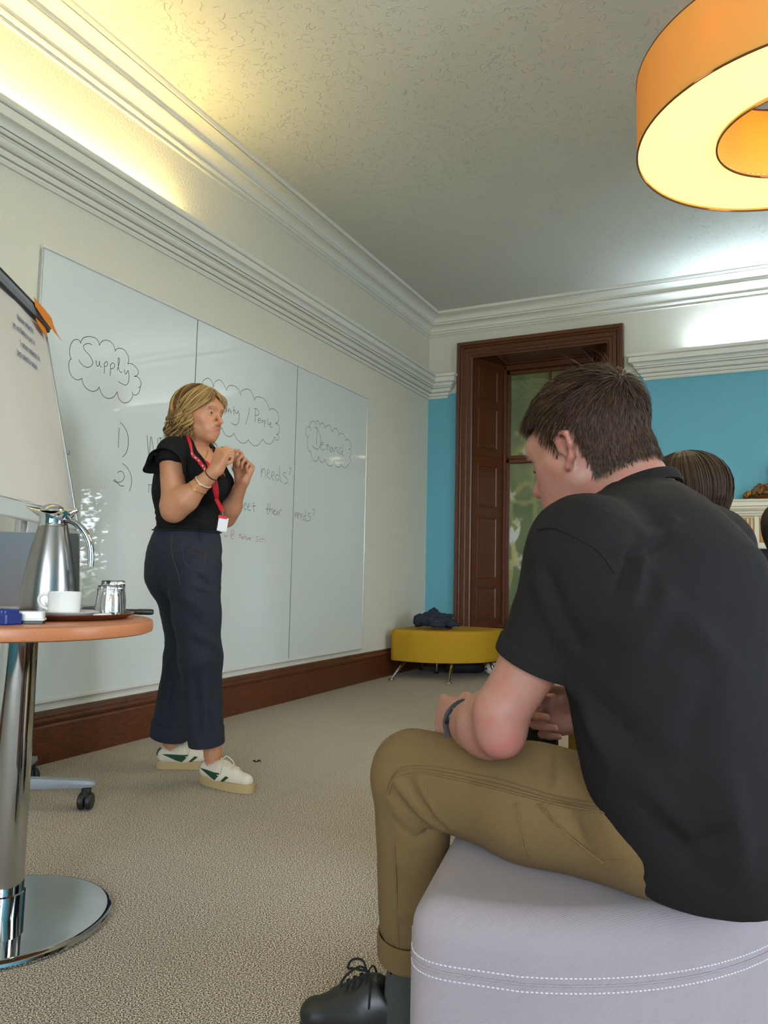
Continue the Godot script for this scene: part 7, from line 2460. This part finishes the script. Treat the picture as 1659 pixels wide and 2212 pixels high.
	# --- bracelets, ring, necklace
	for bnd in [[0.93, 0.0016, "lace_black"], [0.72, 0.0013, "brass"], [0.60, 0.0012, "brass"], [0.74, 0.0013, "card_white"]]:
		var c: Vector3 = ER.lerp(WR, bnd[0])
		var d := (WR - ER).normalized()
		d = (d + Vector3(0, 0.25 if bnd[0] < 0.9 else 0.0, 0) + TOWARD * 0.15).normalized()
		var x := d.cross(Vector3.UP).normalized()
		var y := x.cross(d)
		var ring := []
		for k in 30:
			var a := TAU * k / 30.0
			ring.append(af.outward(c, x * cos(a) + y * sin(a), 0.08) + (x * cos(a) + y * sin(a)) * 0.0012)
		part("bracelet", MB.new().tube(ring, bnd[1] * 1.3, 6, true).commit(60), M[bnd[2]], o)
	var rk := HB * (Vector3(0.088, 0.0, 0.031) * 0.98)
	var ra := deg_to_rad(62.0)
	var rd := HB * Vector3(cos(ra), -sin(ra), 0.0)
	var rc := WR + rk + rd * 0.022
	var rg := []
	var rx := rd.cross(Vector3.UP).normalized()
	for k in 20:
		var a := TAU * k / 20.0
		rg.append(rc + (rx * cos(a) + rx.cross(rd) * sin(a)) * 0.0098)
	part("ring", MB.new().tube(rg, 0.0018, 6, true).commit(60), M.brass, o)
	var nk := []
	for p in smooth_path([Vector3(0.865, 1.4167, 4.4872), Vector3(0.8849, 1.3866, 4.4858), Vector3(0.9049, 1.3625, 4.485), Vector3(0.8991, 1.3712, 4.455), Vector3(0.8705, 1.4042, 4.4162)], 6):
		nk.append(bf.snap(p, 0.001))
	var neckl := part("necklace", MB.new().tube(nk, 0.0009, 5).commit(60), M.brass, o)
	part("pendant", MB.new().lathe(ball(0.0045), 12, bf.snap(Vector3(0.9148, 1.3592, 4.4909), 0.003)).commit(60), M.china, neckl)


func ball(r: float) -> Array:
	var out := []
	for k in 13:
		var a := lerpf(-PI / 2, PI / 2, k / 12.0)
		out.append(Vector2(maxf(0.0002, r * cos(a)), r * sin(a)))
	return out


# a short sleeve that flares into soft folds, longer behind and before than at the side
func flutter_sleeve(parent: Node3D, S: Vector3, E: Vector3, r0: float, r1: float, ln: float, phase: int) -> void:
	var ax := (E - S).normalized()
	var x := ax.cross(TOWARD).normalized()
	var z := x.cross(ax)
	var rows := []
	for i in 9:
		var t := i / 8.0
		var row := PackedVector3Array()
		for k in 72:
			var a := TAU * k / 72.0
			var drop := ln * t * (0.74 + 0.45 * cos(2.0 * a) - 0.12 * cos(a))
			var r := lerpf(r0, r1, pow(t, 1.3)) + 0.006 * t * sin(a * 5.0 + phase)
			row.append(E - ax * 0.012 + (x * cos(a) + z * sin(a) * 0.86) * r + ax * drop)
		rows.append(row)
	for i in 3:
		var t := 1.0 - i / 2.0 * 0.7
		var row := PackedVector3Array()
		for k in 72:
			var a := TAU * k / 72.0
			var drop := ln * t * (0.74 + 0.45 * cos(2.0 * a) - 0.12 * cos(a))
			var r := lerpf(r0, r1, pow(t, 1.3)) + 0.006 * t * sin(a * 5.0 + phase) - 0.0025
			row.append(E - ax * 0.012 + (x * cos(a) + z * sin(a) * 0.86) * r + ax * drop)
		rows.append(row)
	part("flutter_sleeve", MB.new().loft(rows, true, false).commit(60, false), M.blouse_black, parent)


func woman_hair(o: Node3D, hf: Sdf, O: Vector3, B: Basis, s: float) -> void:
	var rng := RandomNumberGenerator.new()
	rng.seed = 23
	var E := Vector3(0.099, 0.086, 0.077)
	var C0 := Vector3(-0.012, 0.038, 0)
	# covering mass over the crown and the back of the head, down to the neck
	var rows := []
	for i in 26:
		var th := PI * 0.74 * i / 25.0
		var row := PackedVector3Array()
		for j in 48:
			var ph := TAU * j / 48.0
			var dir := Vector3(sin(th) * cos(ph), cos(th), sin(th) * sin(ph))
			var q := C0 + dir * E
			var n := (dir / E).normalized()
			var limit := 0.055 + 0.25 * maxf(q.y - 0.07, 0.0) - 0.7 * maxf(0.0, 0.05 - q.y)
			var k := clampf((limit - q.x) / 0.012, 0, 1)
			row.append(O + B * ((q + n * lerpf(-0.008, 0.011, k)) * s))
		rows.append(row)
	var cap_mb := MB.new().loft(rows, true, false)
	var cc := PackedColorArray()
	for i in cap_mb.P.size():
		cc.append(Color(0.085, 0.045, 0.016))
	var hair := part("hair", smooth_coloured(cap_mb, cc), M.hair_woman, o, "wavy shoulder-length fair hair")
	# locks from the parting: over the skull, then hanging in waves
	var mb := MB.new()
	var col := PackedColorArray()
	for i in 330:
		var side := -1.0 if rng.randf() < 0.62 else 1.0
		var u := rng.randf()
		# root on the parting line from brow to crown
		var root := Vector3(lerpf(0.072, -0.085, u), 0.0, 0.0)
		var dirn := Vector3((root.x - C0.x) / E.x, 1.0, 0.0)
		dirn.y = sqrt(maxf(0.02, 1.0 - minf(0.96, dirn.x * dirn.x)))
		dirn.z = side * rng.randf_range(0.02, 0.10)
		# direction it falls to: angle round the head, 0 front, PI back
		var az := clampf(lerpf(0.9, 2.9, u) + rng.randf_range(-0.35, 0.35), 1.05, 3.1)
		var end := Vector3(cos(az), -0.42, side * sin(az)).normalized()
		var lift := rng.randf_range(0.010, 0.022)
		var pts := []
		var phase := rng.randf() * TAU
		var amp := rng.randf_range(0.008, 0.021)
		var fall := rng.randf_range(0.05, 0.125)
		for k in 9:
			var t := k / 8.0
			var d := dirn.normalized().slerp(end, t)
			var q := C0 + d * (E + Vector3(lift, lift, lift) * (0.6 + 0.9 * t))
			if t > 0.5 and q.x > -0.02 and absf(q.z) > 0.05:
				q.x -= (t - 0.5) * 0.05
			pts.append(q)
		var e: Vector3 = pts[-1]
		var outw := Vector3(e.x + 0.01, 0, e.z).normalized()
		for k in range(1, 8):
			var t := k / 7.0
			var w := sin(phase + t * 7.0) * amp * (0.4 + t)
			var w2 := cos(phase + t * 7.0) * amp * (0.4 + t)
			pts.append(e + Vector3(0, -fall * t, 0) + outw * (w + 0.012 * t - 0.012 * t * t) + Vector3(-outw.z, 0, outw.x) * w2)
		var path := []
		for p in pts:
			var g: Vector3 = O + B * (p * s)
			path.append(g)
		path = smooth_path(path, 2)
		var n := path.size()
		var rad := []
		var r := rng.randf_range(0.0028, 0.0058)
		for k in n:
			var t := float(k) / (n - 1)
			rad.append(r * clampf(t * 6.0 + 0.35, 0, 1) * clampf((1.0 - t) * 3.0 + 0.12, 0, 1))
		var before := mb.P.size()
		mb.tube(path, rad, 5)
		var tone := rng.randf()
		var c := Color(0.075, 0.036, 0.012).lerp(Color(0.43, 0.26, 0.085), tone * tone)
		if u < 0.3:
			c = c.lerp(Color(0.50, 0.33, 0.13), 0.35)
		for k in mb.P.size() - before:
			col.append(c)
	# parted fringe that sweeps to both sides of the brow
	for i in 110:
		var side := -1.0 if i % 2 else 1.0
		var q := Vector3(0.066 + rng.randf_range(-0.016, 0.004), 0.098 + rng.randf_range(-0.006, 0.004), side * rng.randf_range(0.0, 0.012))
		var ln := rng.randf_range(0.7, 1.0)
		var spread := rng.randf_range(0.4, 1.0)
		var pts := []
		for k in 7:
			var t := k / 6.0 * ln
			pts.append(O + B * ((q + Vector3(0.036 * sin(t * 2.6) - 0.012 * t * t, -0.075 * t * t - 0.012 * t, side * (0.062 * spread * t + 0.012 * sin(t * 3.0)))) * s))
		var rad := []
		for k in 7:
			rad.append(0.0021 * (1.0 - 0.85 * k / 6.0))
		var before := mb.P.size()
		mb.tube(pts, rad, 4)
		var c := Color(0.16, 0.085, 0.03).lerp(Color(0.42, 0.26, 0.10), rng.randf())
		for k in mb.P.size() - before:
			col.append(c)
	# stray fine hairs round the ends
	for i in 160:
		var az := rng.randf_range(1.3, 3.1)
		var side := -1.0 if i % 2 else 1.0
		var q := C0 + Vector3(cos(az), -0.3, side * sin(az)).normalized() * (E + Vector3(0.03, 0.03, 0.03))
		var pts := []
		var ph := rng.randf() * TAU
		for k in 6:
			var t := k / 5.0
			pts.append(O + B * ((q + Vector3(-0.014 * t + 0.008 * sin(ph + t * 6), -0.13 * t, 0.01 * cos(ph + t * 5))) * s))
		strand(mb, col, pts, 0.0012, TOWARD, Color(0.2, 0.12, 0.04))
	part("locks", smooth_coloured(mb, col), M.hair_woman, hair).set_meta("kind", "stuff")


func sneaker(o: Node3D, heel: Vector3, toe: Vector3) -> void:
	heel.y = 0.0
	toe.y = 0.0
	var d := (toe - heel).normalized()
	var l := Vector3.UP.cross(d)
	var L := 0.272
	var h := func(x: float, y: float, z: float) -> Vector3: return heel + d * (x * L) + Vector3(0, y, 0) + l * z
	var f := Sdf.new()
	f.cap(h.call(0.12, 0.055, 0), h.call(0.42, 0.055, 0.0), 0.031, 0.036, 0.03)
	f.cap(h.call(0.42, 0.052, 0), h.call(0.88, 0.044, 0.003), 0.037, 0.028, 0.03)
	f.cap(h.call(0.10, 0.072, 0), h.call(0.36, 0.070, 0), 0.027, 0.028, 0.03)
	f.cap(h.call(0.36, 0.074, 0), h.call(0.62, 0.062, 0), 0.026, 0.024, 0.03)
	f.cut(h.call(0, 0.028, 0), Vector3(0, -1, 0), 0.003)
	f.carve(h.call(0.2, 0.100, 0), h.call(0.2, 0.17, 0), 0.030, 0.042, 0.006)
	var sh := part("shoe", f.mesh(0.0048), M.shoe_white, o, "off-white canvas sneaker with green side flash")
	# thick pale rubber sole, ribbed round the toe
	var poly := PackedVector2Array()
	for k in 72:
		var a := TAU * k / 72.0
		var x := 0.5 + 0.53 * cos(a)
		var w := 0.0435 * signf(sin(a)) * pow(absf(sin(a)), 0.78) * (0.80 + 0.22 * smoothstep(0.15, 0.75, x))
		if x > 0.72 and k % 2:
			w *= 0.975
			x -= 0.004
		var p: Vector3 = h.call(x, 0, w)
		poly.append(Vector2(p.x, p.z))
	part("sole", MB.new().slab(poly, 0.0, 0.036, 0.004, 0.004, Transform3D(), 3).commit(25), M.shoe_sole, sh)
	for sd in [-1.0, 1.0]:
		var dir: Vector3 = l * sd
		var flash := patch(f, [h.call(0.07, 0.072, 0), h.call(0.52, 0.068, 0), h.call(0.40, 0.036, 0), h.call(0.30, 0.044, 0)], dir, 0.0008)
		part("flash", flash.commit(60, false), M.shoe_green, sh, "green flash on the side")
		part("flash", patch(f, [h.call(0.60, 0.060, 0), h.call(0.655, 0.056, 0), h.call(0.56, 0.036, 0), h.call(0.50, 0.036, 0)], dir, 0.0008, 3, 5).commit(60, false), M.shoe_green, sh)
	var hb := patch(f, [h.call(0.12, 0.094, -0.02), h.call(0.12, 0.094, 0.02), h.call(0.10, 0.062, 0.022), h.call(0.10, 0.062, -0.022)], -d, 0.0008)
	part("heel_tab", hb.commit(60, false), M.shoe_green, sh)
	var rim := []
	for k in 24:
		var a := TAU * k / 24.0
		rim.append(f.snap(h.call(0.2 + 0.118 * cos(a), 0.097 - 0.004 * cos(a), 0.029 * sin(a)), 0.0))
	part("collar", MB.new().tube(rim, 0.0028, 6, true).commit(60), M.shoe_white, sh)
	for k in 6:
		var x := 0.40 + 0.055 * k
		var row := []
		for j in 9:
			var z := lerpf(-0.021, 0.021, j / 8.0)
			row.append(f.outward(h.call(x + 0.022 * (j / 8.0 - 0.5) * (1 if k % 2 else -1), 0.045, z), Vector3.UP, 0.1) + Vector3(0, 0.0016, 0))
		part("lace", MB.new().tube(row, 0.0024, 6).commit(60), M.lace_cream, sh)
	var k0: Vector3 = f.outward(h.call(0.40, 0.045, 0), Vector3.UP, 0.12) + Vector3(0, 0.003, 0)
	for z in [-1.0, 1.0]:
		var loop := [k0, k0 + d * 0.01 + l * 0.018 * z + Vector3(0, 0.010, 0), k0 + d * 0.03 + l * 0.036 * z + Vector3(0, -0.014, 0), k0 + d * 0.028 + l * 0.045 * z + Vector3(0, -0.048, 0), k0 + d * 0.012 + l * 0.042 * z + Vector3(0, -0.05, 0), k0 + d * 0.004 + l * 0.03 * z + Vector3(0, -0.015, 0), k0]
		part("lace_bow", MB.new().tube(smooth_path(loop, 5), 0.0024, 6).commit(60), M.lace_cream, sh)

# ------------------------------------------------------------------ the people farther back
func far_people() -> void:
	# yellow seat behind the man
	var poly := PackedVector2Array()
	var c0 := Vector3(2.7906, 0.412, 4.3834)
	var c := Vector2(c0.x, c0.z)
	var r2 := Vector2(RIGHT.x, RIGHT.z)
	var a2 := Vector2(AWAY.x, AWAY.z)
	for k in 40:
		var a := TAU * k / 40.0
		var x := signf(cos(a)) * pow(absf(cos(a)), 0.55) * 0.38
		var z := signf(sin(a)) * pow(absf(sin(a)), 0.55) * 0.27
		poly.append(c + r2 * x + a2 * z)
	var seat := thing("yellow_ottoman", "yellow upholstered seat behind the man, under the seated person with bobbed hair", "ottoman")
	part("cushion", MB.new().slab(poly, 0.13, 0.435, 0.03, 0.006).commit(50), M.seat_yellow, seat)
	for sx in [-1, 1]:
		for sz in [-1, 1]:
			var t: Vector3 = c0 + RIGHT * (0.28 * sx) + AWAY * (0.17 * sz)
			t.y = 0.14
			var ft: Vector3 = c0 + RIGHT * (0.34 * sx) + AWAY * (0.21 * sz)
			ft.y = 0.0
			splayed_leg(ft, t, seat)
	onlooker("person with dark brown bobbed hair seated on the yellow seat behind the man", Vector3(2.7663, 1.1365, 4.5505), (RIGHT * -0.85 + AWAY * 0.53).normalized(), 0.435, Color(0.028, 0.016, 0.008), 0.15, 31)
	var st := thing("yellow_ottoman", "second yellow seat near the fireplace, under the dark-haired person at the right edge", "ottoman")
	var d0 := Vector3(3.061, 0.5166, 3.1955)
	var poly2 := PackedVector2Array()
	for k in 40:
		var a := TAU * k / 40.0
		poly2.append(Vector2(d0.x, d0.z) + r2 * (cos(a) * 0.34) + a2 * (sin(a) * 0.28))
	part("cushion", MB.new().slab(poly2, 0.13, 0.415, 0.03, 0.006).commit(50), M.seat_yellow, st)
	for sx in [-1, 1]:
		for sz in [-1, 1]:
			var t: Vector3 = d0 + RIGHT * (0.2 * sx) + AWAY * (0.14 * sz)
			t.y = 0.14
			var ft: Vector3 = d0 + RIGHT * (0.24 * sx) + AWAY * (0.18 * sz)
			ft.y = 0.0
			splayed_leg(ft, t, st)
	onlooker("person with black hair seated before the fireplace at the right edge", Vector3(3.0743, 1.1127, 3.2428), (RIGHT * 0.55 + AWAY * 0.83).normalized(), 0.415, Color(0.02, 0.016, 0.012), 0.17, 37)


# somebody sitting in dark clothes, turned from us: head at H, facing f
func onlooker(label: String, H: Vector3, f: Vector3, seat_y: float, hair_c: Color, hair_len: float, seed_: int) -> void:
	var o := thing("person", label, "person")
	var skin := Color(0.46, 0.24, 0.16)
	var B := face_frame(f, deg_to_rad(8))
	var L := Vector3.UP.cross(f)
	var O := H
	var neck := O - f * 0.045 + Vector3(0, -0.17, 0)
	var hf := Sdf.new()
	head_field(hf, O, B, 1.0, neck, 0.052, 0.04)
	var meshes := [hf.mesh(0.005, null, skin_tint(skin, O, B, 1.0, Color(0.42, 0.16, 0.13), hair_c, null))]
	var hip := Vector3(O.x, seat_y + 0.12, O.z) + f * 0.0
	var knee := hip + f * 0.50
	var bf := Sdf.new()
	var S := [neck + L * 0.18 + Vector3(0, -0.08, 0), neck - L * 0.18 + Vector3(0, -0.08, 0)]
	bf.cap(S[0], S[1], 0.05, 0.05, 0.04)
	bf.chain([neck, hip + Vector3(0, 0.2, 0), hip], [0.05, 0.10, 0.10], 0.05)
	var hands := [knee + L * 0.05 - f * 0.12 + Vector3(0, 0.085, 0), knee - L * 0.05 - f * 0.12 + Vector3(0, 0.085, 0)]
	for k in 2:
		var sd := 1.0 if k == 0 else -1.0
		var elbow: Vector3 = S[k] + Vector3(0, -0.27, 0) + L * 0.06 * sd + f * 0.04
		bf.cap(S[k], elbow, 0.046, 0.038, 0.02)
		bf.cap(elbow, hands[k], 0.038, 0.027, 0.02)
		var hp: Vector3 = hip + L * 0.09 * sd
		var kn: Vector3 = knee + L * 0.11 * sd + Vector3(0, -0.03, 0)
		bf.chain([hp, kn, kn + Vector3(0, -kn.y + 0.07, 0) - f * 0.04], [0.075, 0.052, 0.035], 0.03)
	meshes.append(bf.mesh(0.014, null, func(_p: Vector3) -> Color: return skin))
	for k in 2:
		var sd := 1.0 if k == 0 else -1.0
		var hd := Sdf.new()
		var x := (f * 0.9 - Vector3(0, 0.3, 0)).normalized()
		var y := (Vector3.UP - x * x.y).normalized()
		hand_field(hd, hands[k], Basis(x, y, L * -sd), 0.95, [[20, 30, 20], [24, 34, 22], [26, 36, 24], [30, 38, 24]], [Vector3(0.05, -0.014, 0.046), Vector3(0.078, -0.02, 0.05), Vector3(0.1, -0.024, 0.048)])
		meshes.append(hd.mesh(0.005, null, func(_p: Vector3) -> Color: return skin))
	part("body", joined(meshes), M.skin_other, o)
	var top := Sdf.new()
	top.chain([neck + Vector3(0, -0.14, 0), hip + Vector3(0, 0.2, 0), hip + Vector3(0, 0.02, 0)], [0.16, 0.165, 0.165], 0.05, 0.68, f)
	top.cap(S[0], S[1], 0.062, 0.062, 0.04)
	for k in 2:
		var sd := 1.0 if k == 0 else -1.0
		var elbow: Vector3 = S[k] + Vector3(0, -0.27, 0) + L * 0.06 * sd + f * 0.04
		top.cap(S[k], elbow, 0.06, 0.055, 0.03)
		top.cap(elbow, elbow.lerp(hands[k], 0.85), 0.055, 0.042, 0.03, 1.0, Vector3.UP, 2)
	top.carve(neck + Vector3(0, -0.03, 0), neck + Vector3(0, 0.1, 0), 0.058, 0.06, 0.006)
	top.cut(Vector3(0, seat_y + 0.004, 0), Vector3(0, -1, 0), 0.01)
	part("top", top.mesh(0.013), M.blouse_black, o)
	var tr := Sdf.new()
	for k in 2:
		var sd := 1.0 if k == 0 else -1.0
		var hp: Vector3 = hip + L * 0.09 * sd
		var kn: Vector3 = knee + L * 0.11 * sd + Vector3(0, -0.03, 0)
		tr.chain([hp, kn], [0.105, 0.075], 0.03)
		tr.cap(kn, kn + Vector3(0, -kn.y + 0.12, 0) - f * 0.03, 0.072, 0.055, 0.02, 1.0, Vector3.UP, 2)
		black_shoe(o, Vector3(kn.x, 0, kn.z) - f * 0.09, Vector3(kn.x, 0, kn.z) + f * 0.17)
	part("trousers", tr.mesh(0.013), M.bag_black, o)
	# hair: a covering mass and straight strands that hang from the crown
	var rng := RandomNumberGenerator.new()
	rng.seed = seed_
	var E := Vector3(0.099, 0.086, 0.077)
	var C0 := Vector3(-0.012, 0.038, 0)
	var rows := []
	for i in 26:
		var th := PI * 0.72 * i / 25.0
		var row := PackedVector3Array()
		for j in 48:
			var ph := TAU * j / 48.0
			var dir := Vector3(sin(th) * cos(ph), cos(th), sin(th) * sin(ph))
			var q := C0 + dir * E
			var limit := 0.06 - 0.7 * maxf(0.0, 0.05 - q.y)
			row.append(O + B * (q + (dir / E).normalized() * lerpf(-0.008, 0.012, clampf((limit - q.x) / 0.012, 0, 1))))
		rows.append(row)
	var cap_mb := MB.new().loft(rows, true, false)
	var cc := PackedColorArray()
	for i in cap_mb.P.size():
		cc.append(hair_c * 0.7)
	var hair := part("hair", smooth_coloured(cap_mb, cc), M.hair_dark, o)
	var mb := MB.new()
	var col := PackedColorArray()
	for i in 2600:
		var az := rng.randf_range(-PI, PI)
		var front := absf(az) < 1.0
		var crown := Vector3(-0.02, 1.0, 0.0)
		var end := Vector3(cos(az), -0.25, sin(az)).normalized()
		var lift := rng.randf_range(0.012, 0.024)
		var pts := []
		var last := 0.55 if front else 1.0
		for k in 8:
			var t := k / 7.0 * last
			var d := crown.normalized().slerp(end, t)
			pts.append(O + B * (C0 + d * (E + Vector3(lift, lift, lift) * (0.7 + 0.5 * t))))
		if not front:
			var e: Vector3 = pts[-1]
			var outw := B * Vector3(cos(az), 0, sin(az))
			var fall := hair_len * rng.randf_range(0.4, 0.62)
			for k in range(1, 4):
				var t := k / 3.0
				pts.append(e + Vector3(0, -fall * t, 0) - outw * (0.030 * t * t))
		var tone := rng.randf()
		strand(mb, col, pts, 0.0034, (pts[3] - O).normalized() + Vector3(rng.randf_range(-0.4, 0.4), rng.randf_range(-0.4, 0.4), rng.randf_range(-0.4, 0.4)), hair_c.lerp(hair_c * 2.4, tone * tone))
	part("strands", coloured(mb, col), M.hair_dark, hair).set_meta("kind", "stuff")
